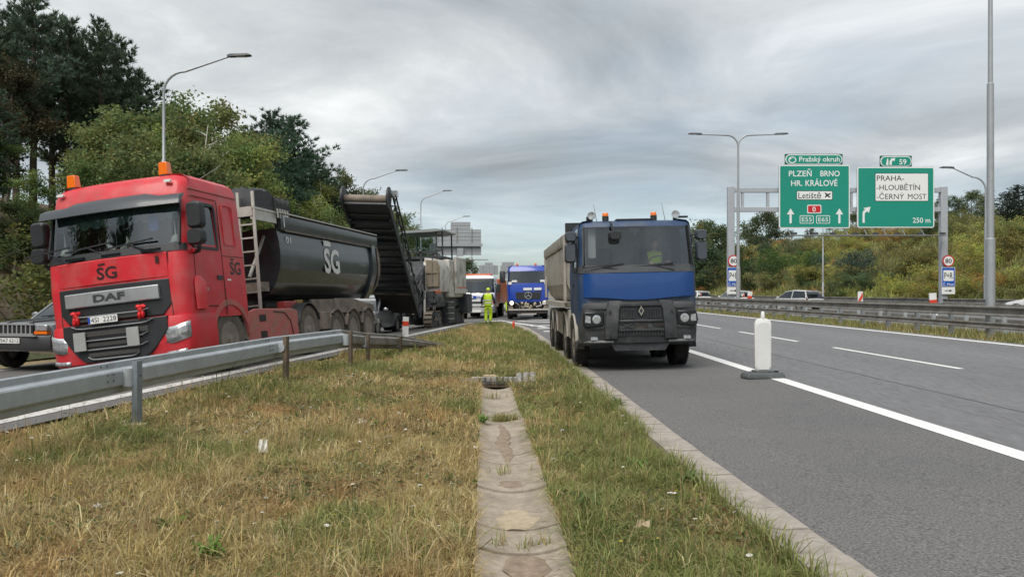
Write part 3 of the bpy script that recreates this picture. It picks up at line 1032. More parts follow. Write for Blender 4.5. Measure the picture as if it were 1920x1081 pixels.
# tall pines on the wooded bank; (pixel x, pixel y of the top, distance)
pines = [(8, 60, 36), (62, -20, 35), (98, 25, 40), (128, 40, 37), (160, 70, 42), (188, 45, 38), (222, 70, 41), (262, 130, 40), (285, 200, 43), (30, 20, 45), (-40, -30, 34), (-90, 0, 36),
         (145, 130, 48), (215, 150, 49), (-30, 150, 30)]
for k, (px, py, d) in enumerate(pines):
    x = (px - 960) / 1400 * d
    zt = CAM_H + (548 - py) / 1400 * d
    hb = Hs(x, d)
    plant_tree('pine', PINES, k % 2 if py < 110 else 2, x, d, zt - hb, 12, jit(PINE_G, 0.2), 'tall slender dark pine standing high above the red truck' if py < 110 else 'shorter bushy dark pine filling the gaps between the tall pines', 'tall pines on the wooded bank' if py < 110 else 'shorter pines on the wooded bank', wide=1.0 if py < 110 else 1.2, name='pine_tree')
for k, (px, py, d) in enumerate([(505, 205, 50), (545, 218, 52), (470, 235, 55), (585, 285, 54), (525, 240, 47), (605, 320, 56)]):
    x = (px - 960) / 1400 * d
    plant_tree('pine', PINES, 2 + k % 2, x, d, CAM_H + (548 - py) / 1400 * d - Hs(x, d), 12, jit((0.075, 0.130, 0.085), 0.12), 'broad blue-green pine rising behind the black tipper trailer', 'broad pines behind the tipper trailer', wide=1.25, name='pine_tree')
plant_tree('pine', PINES, 2, *[(q) for q in ((438 - 960) / 1400 * 36, 36)], 5.0, 12, (0.03, 0.05, 0.032), 'small dark spruce-like conifer between yellowing birches behind the red cab', None, wide=1.4, name='pine_tree')
def cname(c):
    return {OLIVE: 'olive', MIDG: 'mid-green', YGREEN: 'yellow-green'}.get(c, 'dull brownish-green' if c[0] > c[1] else 'dark green' if c[1] < 0.12 else 'yellowish')
broads = [(215, 228, 31, 1, OLIVE), (275, 250, 30, 0, OLIVE), (345, 215, 36, 2, OLIVE), (150, 300, 29, 0, MIDG), (60, 330, 28, 1, MIDG), (372, 240, 34, 1, OLIVE), (430, 250, 38, 0, MIDG), (330, 235, 38, 0, YGREEN), (405, 230, 40, 2, OLIVE), (300, 262, 32, 1, YGREEN), (360, 280, 30, 0, OLIVE), (440, 290, 36, 2, YGREEN), (470, 330, 38, 1, OLIVE), (180, 262, 33, 2, OLIVE),
          (-20, 260, 30, 2, MIDG), (10, 120, 33, 1, (0.075, 0.068, 0.035)), (320, 300, 29, 2, OLIVE), (250, 320, 27, 1, (0.09, 0.11, 0.035)), (110, 390, 26, 0, (0.06, 0.09, 0.025)), (30, 420, 25, 2, (0.05, 0.075, 0.025))]
for k, (px, py, d, v, c) in enumerate(broads):
    x = (px - 960) / 1400 * d
    plant_tree('broad', BROAD, v, x, d, max(2.5, CAM_H + (548 - py) / 1400 * d - Hs(x, d)), 8, jit(c), '%s leafy tree on the wooded bank behind and beside the red truck' % cname(c), '%s leafy trees on the wooded bank' % cname(c), name='leafy_tree', wide=1.1)
birches = [(398, 215, 33, 2, OLIVE), (520, 330, 44, 0, YGREEN), (560, 320, 48, 1, YGREEN), (600, 335, 50, 0, (0.16, 0.165, 0.045)), (640, 330, 55, 1, (0.13, 0.14, 0.05)), (485, 340, 42, 1, YGREEN),
           (625, 380, 46, 0, MIDG), (665, 350, 60, 1, (0.13, 0.135, 0.05)), (545, 380, 40, 1, YGREEN), (455, 345, 37, 0, YGREEN), (410, 330, 34, 0, OLIVE)]
for k, (px, py, d, v, c) in enumerate(birches):
    x = (px - 960) / 1400 * d
    bare = v == 2
    plant_tree('birch', BIRCH, v, x, d, max(3, CAM_H + (548 - py) / 1400 * d - Hs(x, d)), 9, jit(c),
               'nearly bare white-stemmed birch standing above the red cab roof' if bare else 'yellow-green birch with pale stems behind the tipper trailer',
               None if bare else 'yellow-green birches behind the tipper trailer', name='birch_tree', wide=1.25)
for k, (px, py, d) in enumerate([(722, 378, 66), (745, 400, 70), (700, 395, 62), (765, 425, 76), (785, 432, 84), (805, 455, 95), (690, 430, 60), (735, 440, 68), (640, 345, 57), (665, 362, 61), (612, 352, 53), (655, 400, 55)]):
    x = (px - 960) / 1400 * d
    plant_tree('broad', BROAD, k % 3, x, d, max(3, CAM_H + (548 - py) / 1400 * d - Hs(x, d)), 8, jit((0.14, 0.175, 0.065)), 'green roadside tree behind the raised milling conveyor', 'green trees behind the milling conveyor', name='leafy_tree', wide=0.95)
for k in range(14):
    y_ = 7.5 - k * 1.5
    x_ = -15.5 - (k * 37 % 11) * 0.9
    plant_tree('x', [PINES[0], BROAD[0], PINES[2]], k % 3, x_, y_, 6.5 + k % 4, (12, 8, 12)[k % 3], jit(PINE_G if k % 3 != 1 else MIDG), 'tree on the wooded bank beside the viewer, mirrored in the red cab windscreen', 'trees beside the viewer', name='leafy_tree')
# undergrowth on the bank
for k in range(80):
    d = rnd.uniform(17, 64)
    x = float(xleft(d)) - rnd.uniform(1.8, 9)
    if x / d < -0.80: continue
    c = rnd.choice([MIDG, OLIVE, (0.06, 0.085, 0.025), (0.13, 0.14, 0.04)])
    plant_tree('shrub', SHRUB, k % 3, x, d, rnd.uniform(0.7, 2.4), 2.4, jit(c), 'low %s undergrowth shrub on the litter-covered wooded bank' % cname(c), '%s undergrowth shrubs on the wooded bank' % cname(c), name='shrub', cat='shrub', wide=1.2)

# ------------------------------------------------------------------ vegetation of the far bank
n = 60000
Y = 20 + 150 * rng.uniform(0, 1, n) ** 1.3
X = 29.6 - 0.01 * Y + 24 * rng.uniform(0, 1, n) ** 1.2
f1 = fbm(X, Y, 0.16, 51); f2 = fbm(X, Y, 0.35, 52); f3 = fbm(X, Y, 0.9, 53)
pal = np.array([(0.29, 0.295, 0.10), (0.37, 0.40, 0.12), (0.42, 0.275, 0.10), (0.20, 0.225, 0.08), (0.52, 0.42, 0.24)])
idx = np.where(f1 + 0.4 * f3 > 0.42, 1, np.where(f2 + 0.3 * f3 > 0.52, 2, np.where(f2 < -0.42, 3, 0)))
idx = np.where(fbm(X, Y, 0.10, 55) > 0.62, 4, idx)
col = pal[idx] * rng.uniform(0.65, 1.25, (n, 1))
o = blade_mesh('bank_vegetation', X, Y, rng.uniform(0.3, 0.9, n) * (0.8 + 0.5 * f3), rng.uniform(0.08, 0.2, n), col, lean=0.6, segs=1, base=-0.02)
tag(o, 'tall weeds and autumn-tinted grass covering the bank beyond the far carriageway', 'vegetation')
kinds = [((0.26, 0.25, 0.09), 'olive shrub on the bank beyond the far carriageway', 'olive shrubs on the far bank'),
         ((0.36, 0.37, 0.10), 'yellow-green shrub on the bank beyond the far carriageway', 'yellow-green shrubs on the far bank'),
         ((0.42, 0.26, 0.085), 'rust-orange shrub on the bank beyond the far carriageway', 'rust-orange shrubs on the far bank'),
         ((0.11, 0.15, 0.07), 'dark green shrub on the bank beyond the far carriageway', 'dark green shrubs on the far bank')]
def bank_dist(px, up):
    """Distance at which the ray through pixel column px meets the bank 'up' metres behind its foot."""
    t = (px - 960) / 1400
    return (29.3 + up) / (t + 0.01)
cnt = 0
for k in range(125):
    px = rnd.uniform(1290, 1945)
    up = rnd.uniform(1.0, 17)
    d = bank_dist(px, up)
    if d > 150: continue
    x = (px - 960) / 1400 * d
    f = fbm(np.array([x]), np.array([d]), 0.12, 61)[0] + rnd.gauss(0, 0.3)
    ki = 2 if (f > 0.56) else (1 if f > 0.02 else (3 if f < -0.5 else 0))
    c, lb, gr = kinds[ki]
    s = rnd.uniform(0.8, 2.0) * (1.0 if d < 90 else 1.35)
    plant_tree('shrub', SHRUB, k % 3, x, d, s, 2.4, jit(c, 0.2), lb, gr, wide=rnd.uniform(1.0, 1.7), name='shrub', cat='shrub')
# the few shrubs one can tell apart
for px, py, d, ht, w, c, lb in [(1594, 520, 72, 3.4, 1.0, (0.08, 0.115, 0.085), 'round dark blue-green bush alone on the far bank below the left sign'),
                                 (1516, 485, 84, 3.6, 0.8, (0.10, 0.17, 0.04), 'bright green young tree on the far bank beside the thin lamp pole'),
                                 (1455, 510, 92, 4.6, 0.7, (0.085, 0.15, 0.04), 'slender bright green sapling on the far bank right of the lamp mast'),
                                 (1400, 510, 98, 4.6, 1.0, (0.05, 0.085, 0.03), 'dark green bush on the far bank behind the park and ride sign')]:
    up = 29.3 + 0
    x = (px - 960) / 1400 * d
    plant_tree('shrub', SHRUB, 0, x, d, ht, 2.4, c, lb, None, wide=w, name='bush', cat='bush')
# trees along the top of the bank
tops = [(1310, 418, 150), (1335, 410, 145), (1362, 425, 150), (1408, 405, 140), (1432, 398, 138), (1455, 415, 135), (1480, 440, 130), (1300, 470, 120), (1340, 465, 118), (1385, 460, 115), (1430, 455, 112),
        (1520, 430, 120), (1600, 400, 110), (1640, 420, 105), (1680, 440, 95), (1720, 430, 90), (1770, 400, 85), (1795, 372, 82), (1822, 378, 80), (1760, 445, 78), (1740, 460, 76), (1850, 420, 75), (1560, 425, 115), (1283, 440, 150), (1260, 450, 155)]
for k, (px, py, d) in enumerate(tops):
    x = (px - 960) / 1400 * d
    zt = CAM_H + (548 - py) / 1400 * d
    c = jit((0.095, 0.122, 0.065) if k % 3 else (0.14, 0.165, 0.075), 0.2)
    plant_tree('far', FAR, k % 2, x, d, max(3.0, zt - Hs(x, d)), 9, c, 'dark green tree on the crest of the far bank', 'trees on the crest of the far bank', name='leafy_tree', wide=1.15)
for k, (px, py, d) in enumerate([(1912, 345, 62), (1890, 400, 66), (1940, 360, 60)]):
    x = (px - 960) / 1400 * d
    plant_tree('pine', PINES, 2, x, d, max(3, CAM_H + (548 - py) / 1400 * d - Hs(x, d)), 12, (0.055, 0.080, 0.060), 'dark blue-green pine on the far bank right of the tall lamp mast', 'pines on the far bank', wide=2.0, name='pine_tree')
# trees at the end of the road
for k, (px, py, d, w) in enumerate([(872, 488, 150, 0.9), (885, 505, 170, 1.0), (1050, 500, 190, 1.0), (860, 495, 140, 0.9), (1085, 480, 190, 1.2), (1130, 470, 180, 1.2), (1180, 465, 175, 1.2), (1230, 462, 170, 1.2)]):
    x = (px - 960) / 1400 * d
    plant_tree('far', FAR, k % 2, x, d, max(3.0, CAM_H + (548 - py) / 1400 * d - Hs(x, d)), 9, (0.08, 0.11, 0.05), 'distant dark green tree beside the road behind the trucks', 'distant trees where the road ends', name='leafy_tree', wide=w)
# ------------------------------------------------------------------ materials of street furniture
galv = M('galvanised_steel', (0.42, 0.455, 0.48), 0.5, metal=0.3, var=0.10, scale=8, col2=(0.36, 0.385, 0.41), c2at=(0.45, 0.65), c2scale=2.5)
galv_w = M('weathered_steel', (0.25, 0.245, 0.23), 0.7, metal=0.2, var=0.2, scale=7, col2=(0.17, 0.15, 0.13), c2at=(0.45, 0.65), c2scale=2.0)
galv_post = M('galvanised_post', (0.22, 0.25, 0.28), 0.55, metal=0.3, var=0.15, scale=12)
rust_post = M('rusty_post', (0.14, 0.105, 0.07), 0.85, var=0.3, scale=12, col2=(0.085, 0.065, 0.05), c2at=(0.45, 0.65), c2scale=6, bump=0.2)
bolt_m = M('bolt_steel', (0.16, 0.16, 0.165), 0.5, metal=0.6)
white_plastic = M('white_plastic', (0.70, 0.70, 0.68), 0.5, var=0.06, scale=5, col2=(0.58, 0.57, 0.54), c2at=(0.52, 0.75), c2scale=2.5)
rubber = M('grey_rubber', (0.075, 0.082, 0.085), 0.8, var=0.2, scale=12, bump=0.2)
red_refl = M('red_reflector', (0.62, 0.055, 0.02), 0.4)
lamp_grey = M('lamp_pole_grey', (0.34, 0.355, 0.37), 0.5, metal=0.3, var=0.08)
lamp_dark = M('lamp_head_dark', (0.055, 0.058, 0.065), 0.5)
lamp_glass = M('lamp_lens', (0.5, 0.5, 0.48), 0.3)

# ------------------------------------------------------------------ guardrail beside the slip road
gr = thing('guardrail', 'galvanised steel guardrail with brown posts sloping into the grass beside the red truck', 'guardrail')
posts = [(-4.52, 4.6, 0.80, galv_post), (-4.27, 8.5, 0.77, galv_post), (-3.83, 12.65, 0.80, rust_post), (-3.29, 15.2, 0.77, rust_post), (-3.26, 16.9, 0.60, rust_post), (-2.90, 19.4, 0.42, rust_post)]
rail_pts = [(-5.05, 1.5), (-4.72, 4.6), (-4.47, 8.5), (-4.03, 12.65), (-3.52, 15.25), (-3.40, 16.9), (-3.02, 19.4), (-2.05, 22.2)]
rail_top = [0.77, 0.77, 0.77, 0.79, 0.79, 0.64, 0.45, 0.06]
prof = [(q[0], q[1] * 1.14) for q in [(0.0, 0.0), (0.018, -0.012), (0.02, -0.065), (0.085, -0.085), (0.095, -0.10), (0.095, -0.225), (0.085, -0.24), (0.02, -0.26), (0.018, -0.31), (0.0, -0.322), (-0.005, -0.32), (-0.005, -0.002)]]
for k in range(len(rail_pts) - 1):
    (x0, y0), (x1, y1) = rail_pts[k], rail_pts[k + 1]
    dx, dy = x1 - x0, y1 - y0
    L_ = math.hypot(dx, dy)
    nx_, ny_ = dy / L_, -dx / L_
    e = 0.06 if k < len(rail_pts) - 2 else 0
    ya, yb = -0.0, e
    rings = []
    for (x, y, tp, ex) in ((x0, y0, rail_top[k], 0), (x1, y1, rail_top[k + 1], e)):
        zz = Hs(x, y) + tp
        x += dx / L_ * ex; y += dy / L_ * ex
        s = 1.0 if tp > 0.1 else 0.35
        sh = 0.004 * (k % 2)
        rings.append([(x + nx_ * (q[0] + sh), y + ny_ * (q[0] + sh), zz + q[1] * s) for q in prof])
    rail = MB().loft(rings).build('rail', galv if k < 4 else galv_w, gr, smooth=20)
    # splice bolts
    if 1 <= k <= 4:
        mb = MB()
        for bx in (-0.16, -0.05):
            for (o_, zz) in ((0.022, -0.04), (0.097, -0.13), (0.097, -0.2), (0.022, -0.285)):
                px_, py_ = x1 + dx / L_ * (bx - 0.22), y1 + dy / L_ * (bx - 0.22)
                zb = Hs(x0, y0) + rail_top[k] + (Hs(x1, y1) + rail_top[k + 1] - Hs(x0, y0) - rail_top[k]) * 0.94
                mb.sphere((px_ + nx_ * o_, py_ + ny_ * o_, zb + zz), (0.014, 0.014, 0.014), 6, 4)
        mb.build('bolt', bolt_m, rail)
for k, (x, y, hh, m) in enumerate(posts):
    zb = Hs(x, y)
    ang = math.atan2(*(np.array(rail_pts[min(k + 2, 7)]) - np.array(rail_pts[k + 1]))[::-1]) - PI / 2
    mt = Matrix.Rotation(ang, 3, 'Z')
    mb = MB()
    for (cx, cy, sx, sy) in ((0.03, 0, 0.008, 0.10), (0, -0.046, 0.06, 0.008), (0, 0.046, 0.06, 0.008)):
        mb.box(Vector((x, y, zb + hh / 2 - 0.10)) + mt @ Vector((cx, cy, 0)), (sx, sy, hh + 0.2), mt)
    p_ = mb.build('post', m, gr)
    MB().sphere(tuple(Vector((x, y, zb + hh - 0.16)) + mt @ Vector((0.04, 0.01, 0))), 0.014, 6, 4).build('bolt', bolt_m, p_)
    if k < 6:
        c = Vector((x, y, zb + hh - 0.18)) + mt @ Vector((-0.085, -0.02, 0))
        mb = MB()
        if k == 2:
            mb.lathe([(0.085, -0.07), (0.085, 0.07)], 14, 'y', tuple(c))
        else:
            prof2 = [(0.075 * math.cos(a), 0.09 * math.sin(a)) for a in np.linspace(0, 2 * PI, 14, endpoint=False)]
            mb.loft([[tuple(c + mt @ Vector((q[0], q[1], z_))) for q in prof2] for z_ in (-0.10, 0.10)])
        mb.build('spacer', galv, gr)
# stones at the foot of the near post
for k, (dx, dy, s) in enumerate([(0.02, -0.10, (0.30, 0.16, 0.10)), (-0.10, -0.02, (0.13, 0.12, 0.08)), (0.24, -0.16, (0.13, 0.08, 0.05)), (-0.16, 0.05, (0.12, 0.10, 0.10))]):
    x, y = -4.27 + dx, 8.5 + dy
    o = rock(MB(), (0, 0, 0), s, 200 + k).build('stone', stone_t, None, smooth=40)
    o.location = (x, y, Hs(x, y) + s[2] * 0.32)
    o.rotation_euler = (0, 0, k * 1.3)
    tag(o, 'tan stone lying at the foot of the near guardrail post', 'stone', 'tan stones by the guardrail post')
# litter in the grass
pap = M('waste_paper', (0.62, 0.60, 0.55), 0.8, var=0.1)
def ground_at(px, py):
    d = CAM_H * 1400 / (py - 548)
    for _ in range(6):
        d = (CAM_H - Hs((px - 960) / 1400 * d, d)) * 1400 / (py - 548)
    return ((px - 960) / 1400 * d, d)
for k, (px, py, sz, lb) in enumerate([(492, 858, (0.10, 0.13), 'crumpled upright scrap of white paper in the dry grass'), (183, 965, (0.05, 0.04), 'small grey scrap of paper in the dry grass below the guardrail'),
                                  (680, 800, (0.10, 0.05), 'pale grey scrap lying in the grass between guardrail and channel'), (1262, 938, (0.09, 0.02), 'white plastic strip lying in the green grass by the kerb'),
                                  (1205, 1002, (0.10, 0.06), 'curved pale piece of bark lying in the grass near the channel')]):
    x, y = ground_at(px, py)
    mb = MB(); n_ = 7; r_ = random.Random(k)
    pts = [(sz[0] * (i / (n_ - 1) - 0.5), 0.25 * sz[1] * r_.uniform(-1, 1), 0.0 + r_.uniform(0, 0.012)) for i in range(n_)]
    top = [(p[0] * r_.uniform(0.5, 1), p[1] + 0.4 * sz[1] * r_.uniform(0.2, 1), sz[1] * r_.uniform(0.5, 1)) for p in pts]
    mb.loft([pts, [tuple((Vector(a) + Vector(b)) / 2 + Vector((0, r_.uniform(-.02, .02), 0))) for a, b in zip(pts, top)], top], closed=False, cap=False)
    o = mb.build('paper_scrap' if k != 4 else 'bark_piece', pap if k != 4 else stone_t, None, smooth=0)
    sm = o.modifiers.new('thickness', 'SOLIDIFY'); sm.thickness = 0.004
    o.location = (x, y, Hs(x, y) + 0.05)
    tag(o, lb, 'litter')

# ------------------------------------------------------------------ panel beacon on the edge line
bx_, by_ = 4.50, 13.4
bc = thing('panel_beacon', 'blank white plastic panel beacon on a grey rubber foot on the white line', 'beacon', (bx_, by_, Hs(bx_, by_)), (0, 0, R(3)))
bc.scale = (0.95,) * 3
mb = MB()
fo = [(-0.36, -0.22), (0.34, -0.22), (0.41, -0.05), (0.39, 0.18), (0.32, 0.24), (-0.30, 0.24), (-0.39, 0.10), (-0.41, -0.08)]
mb.loft([[(a, b, 0.0) for a, b in fo], [(a, b, 0.05) for a, b in fo], [(a * 0.93, b * 0.88, 0.095) for a, b in fo], [(a * 0.6, b * 0.6, 0.11) for a, b in fo]])
mb.box((0, 0, 0.115), (0.36, 0.24, 0.05)); mb.box((-0.27, 0, 0.09), (0.06, 0.34, 0.04)); mb.box((0.27, 0, 0.09), (0.06, 0.34, 0.04))
mb.build('foot', rubber, bc, bevel=0.012)
MB().box((0.21, -0.05, 0.125), (0.12, 0.07, 0.02)).build('grip_slot', M('slot_shade', (0.01, 0.01, 0.01), 0.9), bc)  # solid black block; the slot's inner shade is its painted colour
sh = [(-0.11, 0.12), (0.11, 0.12), (0.155, 0.20), (0.155, 1.03), (0.13, 1.09), (0.05, 1.12), (-0.05, 1.12), (-0.13, 1.09), (-0.155, 1.03), (-0.155, 0.20)]
pan = MB()
pan.loft([[(a * k_, y_, 0.62 + (b - 0.62) * k_) for a, b in sh] for y_, k_ in ((-0.035, 0.93), (-0.022, 1.0), (0.022, 1.0), (0.035, 0.93))])
pan = pan.build('panel', white_plastic, bc, smooth=30)
MB().loft([[(a * 0.86, -0.0385, 0.60 + (b - 0.62) * 0.90) for a, b in sh], [(a * 0.84, -0.044, 0.60 + (b - 0.62) * 0.885) for a, b in sh]]).build('face', M('white_face', (0.64, 0.64, 0.63), 0.45, var=0.04), pan)
MB().lathe([(0.032, 1.10), (0.038, 1.13), (0.034, 1.23), (0.022, 1.25)], 14).build('knob', white_plastic, bc)

# ------------------------------------------------------------------ reflector posts
def refl_post(x, y, label, w=0.16, ht=1.0, tilt=0.0, z=None, arrow=False, group=None):
    t = thing('delineator_post', label, 'delineator', (x, y, Hs(x, y) if z is None else z), (0, tilt, 0), group)
    prof3 = [(-w / 2, -0.03), (0, -0.055), (w / 2, -0.03), (w / 2, 0.03), (-w / 2, 0.03)]
    MB().prism(prof3, 'z', -0.05, ht).build('body', white_plastic, t)
    if arrow:
        m2 = MB().prism([(-w * 0.42, ht * 0.45), (w * 0.42, ht * 0.75), (w * 0.42, ht * 0.95), (-w * 0.42, ht * 0.65)], 'y', -0.062, -0.058)
        m2.build('stripe', red_refl, t)
    else:
        pr = [(q[0] * 1.03, q[1] * 1.08) for q in prof3]
        MB().prism(pr, 'z', ht * 0.50, ht * 0.76).build('reflector', red_refl, t)
    return t
x_, y_ = P(760, 0, 25.5)[:2]
refl_post(x_, y_, 'red and white striped delineator post in the grass in front of the milling machine', 0.20, 0.62, R(2))
for (px, top, d, w, tl, ar, lb) in [(1752, 549, 36, 0.34, R(-4), False, 'leaning red and white delineator on the median by the right gantry post'),
                                (1613, 546, 46, 0.30, 0, True, 'pink-striped beacon in the median below the gap between the two big signs'),
                                (1404, 546, 60, 0.36, R(4), False, 'red and white delineator in the median right of the lamp mast'),
                                (1396, 548, 64, 0.30, R(-8), True, 'leaning red-striped beacon in the median beside the white car'),
                                (1312, 548, 78, 0.34, 0, True, 'small striped beacon in the median beside the blue cab mirror')]:
    x = 15.6 - 0.01 * d
    x = (px - 960) / 1400 * d
    zt = CAM_H + (548 - top) / 1400 * d
    refl_post(x, d, lb, w, zt - Hs(x, d), tl, arrow=ar)
# small red marker at the nose
x_, y_ = P(963, 0, 33)[:2]
t = thing('marker_stake', 'small red marker stake at the tip of the grass nose', 'stake', (x_, y_, Hs(x_, y_)))
MB().lathe([(0.03, 0), (0.05, 0.02), (0.065, 0.10), (0.05, 0.16), (0.06, 0.20), (0.045, 0.32), (0.02, 0.36)], 10).build('cap', red_refl, t)
MB().box((0, 0, -0.02), (0.03, 0.03, 0.14)).build('stem', rust_post, t)

# ------------------------------------------------------------------ median barriers
def barrier(label, X0, y0, y1, mat, side):
    t = thing('crash_barrier', label, 'barrier')
    pr_top = [(0, 0.0), (0.10, 0.0), (0.11, -0.02), (0.11, -0.055), (0.03, -0.075), (0.025, -0.215), (0.10, -0.235), (0.11, -0.255), (0.11, -0.285), (0.10, -0.30), (0, -0.30)]
    pr_low = [(0, 0.0), (0.05, -0.005), (0.075, -0.03), (0.025, -0.085), (0.025, -0.115), (0.08, -0.15), (0.075, -0.195), (0, -0.20)]
    meshes = {}
    def seg(nm, pr, ztop, ln):
        key = (nm, ln)
        if key not in meshes:
            mb = MB()
            mb.loft([[(-side * q[0], yy, q[1]) for q in pr] for yy in (0, ln - 0.015)])
            meshes[key] = mb.mesh(nm, mat, 25)
        return meshes[key]
    y = y0
    while y < y1:
        ln = 4.0
        x = X0 - 0.01 * y
        for nm, pr, zt in (('top_rail', pr_top, 0.90), ('lower_rail', pr_low, 0.42)):
            o = link(bpy.data.objects.new(nm, seg(nm, pr, zt, ln)), t)
            o.location = (x, y, Hs(x, y) + zt + 0.05)
            o.rotation_euler = (0, 0, 0.01)
        y += ln
    pm = MB().box((side * 0.09, 0, 0.42), (0.14, 0.10, 0.94)).box((side * 0.05, 0, 0.80), (0.12, 0.08, 0.10)).mesh('post', galv)
    y = y0 + 0.3
    while y < y1:
        x = X0 - 0.01 * y
        o = link(bpy.data.objects.new('post', pm), t)
        o.location = (x, y, Hs(x, y))
        y += 2.0
    return t
barrier('weathered steel crash barrier with two rails along the near edge of the median', 14.45, 12, 132, galv_w, 1)
barrier('second steel crash barrier behind, along the far edge of the median', 16.35, 16, 132, galv_w, -1)
barrier('low steel barrier at the foot of the shrub-covered bank', 28.6, 30, 110, galv_w, 1)

# ------------------------------------------------------------------ lamp posts
def lamp_head(mb_d, mb_g, c, dx, s=1.0):
    mb_d.loft([[(c[0] + dx * a, c[1] + b, c[2] + dz + 0.05 * a / 0.8) for b, dz in ((-hw, -0.03), (hw, -0.03), (hw * 0.8, th), (-hw * 0.8, th))] for a, hw, th in ((0, 0.05, 0.05), (0.12, 0.10, 0.07), (0.75 * s, 0.14, 0.04), (0.86 * s, 0.10, 0.0))])
    mb_g.box((c[0] + dx * 0.48 * s, c[1], c[2] - 0.005), (0.4 * s, 0.2, 0.012))
def lamp_post(x, y, ht, arm, dirs, label, r0=0.10, rise=0.55, z=None, flare=1.4, group=None):
    t = thing('street_lamp', label, 'street lamp', (x, y, Hs(x, y) if z is None else z), (0, 0, 0), group)
    hb = ht - rise - flare * 0.55
    mb = MB()
    mb.tube([(0, 0, -0.1), (0, 0, ht * 0.26), (0, 0, ht * 0.26 + 0.03)], [r0, r0, r0 * 0.78], 12)
    mb.tube([(0, 0, ht * 0.26), (0, 0, hb * 0.72), (0, 0, hb * 0.72 + 0.03), (0, 0, hb)], [r0 * 0.78, r0 * 0.72, r0 * 0.52, r0 * 0.46], 12)
    mb.build('pole', lamp_grey, t)
    for dx in dirs:
        a = MB()
        pts = []
        for k in range(8):
            q = k / 7 * PI / 2
            pts.append((dx * flare * (1 - math.cos(q)) * 0.55, 0, hb + flare * 0.55 * math.sin(q) * (1.0)))
        end = (dx * arm, 0, ht)
        pts.append(((pts[-1][0] + end[0]) / 2, 0, (pts[-1][2] + end[2]) / 2))
        pts.append(end)
        a.tube(pts, [r0 * 0.45] * 6 + [r0 * 0.42] * 2 + [r0 * 0.36, r0 * 0.30], 8)
        ao = a.build('arm', lamp_grey, t)
        d_, g_ = MB(), MB()
        lamp_head(d_, g_, (dx * arm - dx * 0.1, 0, ht), dx)
        lo = d_.build('lamp_head', lamp_dark, t)
        g_.build('lens', lamp_glass, lo)
    return t
for px, py, d, arm, ex in [(307, 106, 27, 2.4, 'behind the red truck cab'), (681, 320, 53, 2.4, 'behind the raised milling conveyor'), (789, 358, 71, 2.2, 'above the canopy of the milling machine'), (835, 406, 92, 2.3, 'in front of the grey sign backs')]:
    x = (px - 960) / 1400 * d
    z0 = Hs(x, d)
    lamp_post(x, d, CAM_H + (548 - py) / 1400 * d - z0, arm, (1,), 'grey street lamp with one curved arm ' + ex, 0.10)
x = (1384 - 960) / 1400 * 46.5
lamp_post(x, 46.5, CAM_H + (548 - 252) / 1400 * 46.5 - Hs(x, 46.5), 2.35, (-1, 1), 'tall grey lamp mast with two arms in the median beside the left gantry post', 0.13, rise=0.05, flare=1.3)
x = (1857 - 960) / 1400 * 22.6
lamp_post(x, 22.6, 11.4, 2.35, (-1, 1), 'tall grey lamp mast rising out of the picture from the median barrier', 0.13, rise=0.05, flare=1.3)
x = (1848 - 960) / 1400 * 45
lamp_post(x, 45, CAM_H + (548 - 315) / 1400 * 45 - Hs(x, 45), 2.0, (-1,), 'grey street lamp with one arm behind the tall median mast', 0.11)
x = (1543 - 960) / 1400 * 66
lamp_post(x, 66, 8.6, 2.0, (-1,), 'thin grey lamp pole below the green motorway sign', 0.085)

# ------------------------------------------------------------------ sign gantry
GD = 48.5
def gxz(cx, cy):                  # detail crop of the photograph -> x, z on the sign plane
    px, py = 1280 + cx / 3.088, 230 + cy / 3.088
    return (px - 960) / 1400 * GD, CAM_H - (py - 548) / 1400 * GD
gant = thing('sign_gantry', 'light grey steel portal gantry carrying two green motorway signs', 'gantry')
gsteel = M('gantry_steel', (0.40, 0.42, 0.45), 0.5, metal=0.2, var=0.06, scale=3)
xL, zT = gxz(285, 375); xR, _ = gxz(1521, 370)
for x in (xL, xR):
    zb = Hs(x, GD)
    MB().box((x, GD + 0.25, (zT + zb) / 2), (0.42, 0.36, zT - zb + 0.15)).build('post', gsteel, gant, bevel=0.02)
    MB().box((x, GD + 0.25, zb + 0.04), (0.75, 0.7, 0.08)).build('base_plate', gsteel, gant)
_, z1 = gxz(0, 388); _, z2 = gxz(0, 500)
for z in (z1, z2):
    MB().box(((xL + xR) / 2, GD + 0.25, z), (xR - xL - 0.43, 0.26, 0.30)).build('beam', gsteel, gant, bevel=0.015)
for cx in (353, 500, 620, 760, 900, 985, 1120, 1260, 1400):
    x, _ = gxz(cx, 0)
    MB().box((x, GD + 0.25, (z1 + z2) / 2), (0.16, 0.18, z1 - z2 - 0.31)).build('strut', gsteel, gant)
cat_m = M('catwalk_steel', (0.24, 0.25, 0.26), 0.5, metal=0.4)
xa, zc_ = gxz(605, 655); xb, _ = gxz(1500, 655)
MB().box(((xa + xb) / 2, GD - 0.35, zc_), (xb - xa, 0.5, 0.06)).build('catwalk', cat_m, gant)
for cx in np.linspace(612, 1490, 9):
    x, _ = gxz(cx, 0)
    MB().bar((x, GD - 0.4, zc_), (x, GD + 0.05, zc_ + 0.45), 0.05, 0.05).build('bracket', cat_m, gant)
for cx in (630, 750, 850, 980, 1095, 1220, 1350, 1480):
    x, _ = gxz(cx, 0)
    MB().box((x, GD - 0.5, zc_ + 0.12), (0.30, 0.18, 0.13)).build('floodlight', lamp_dark, gant)

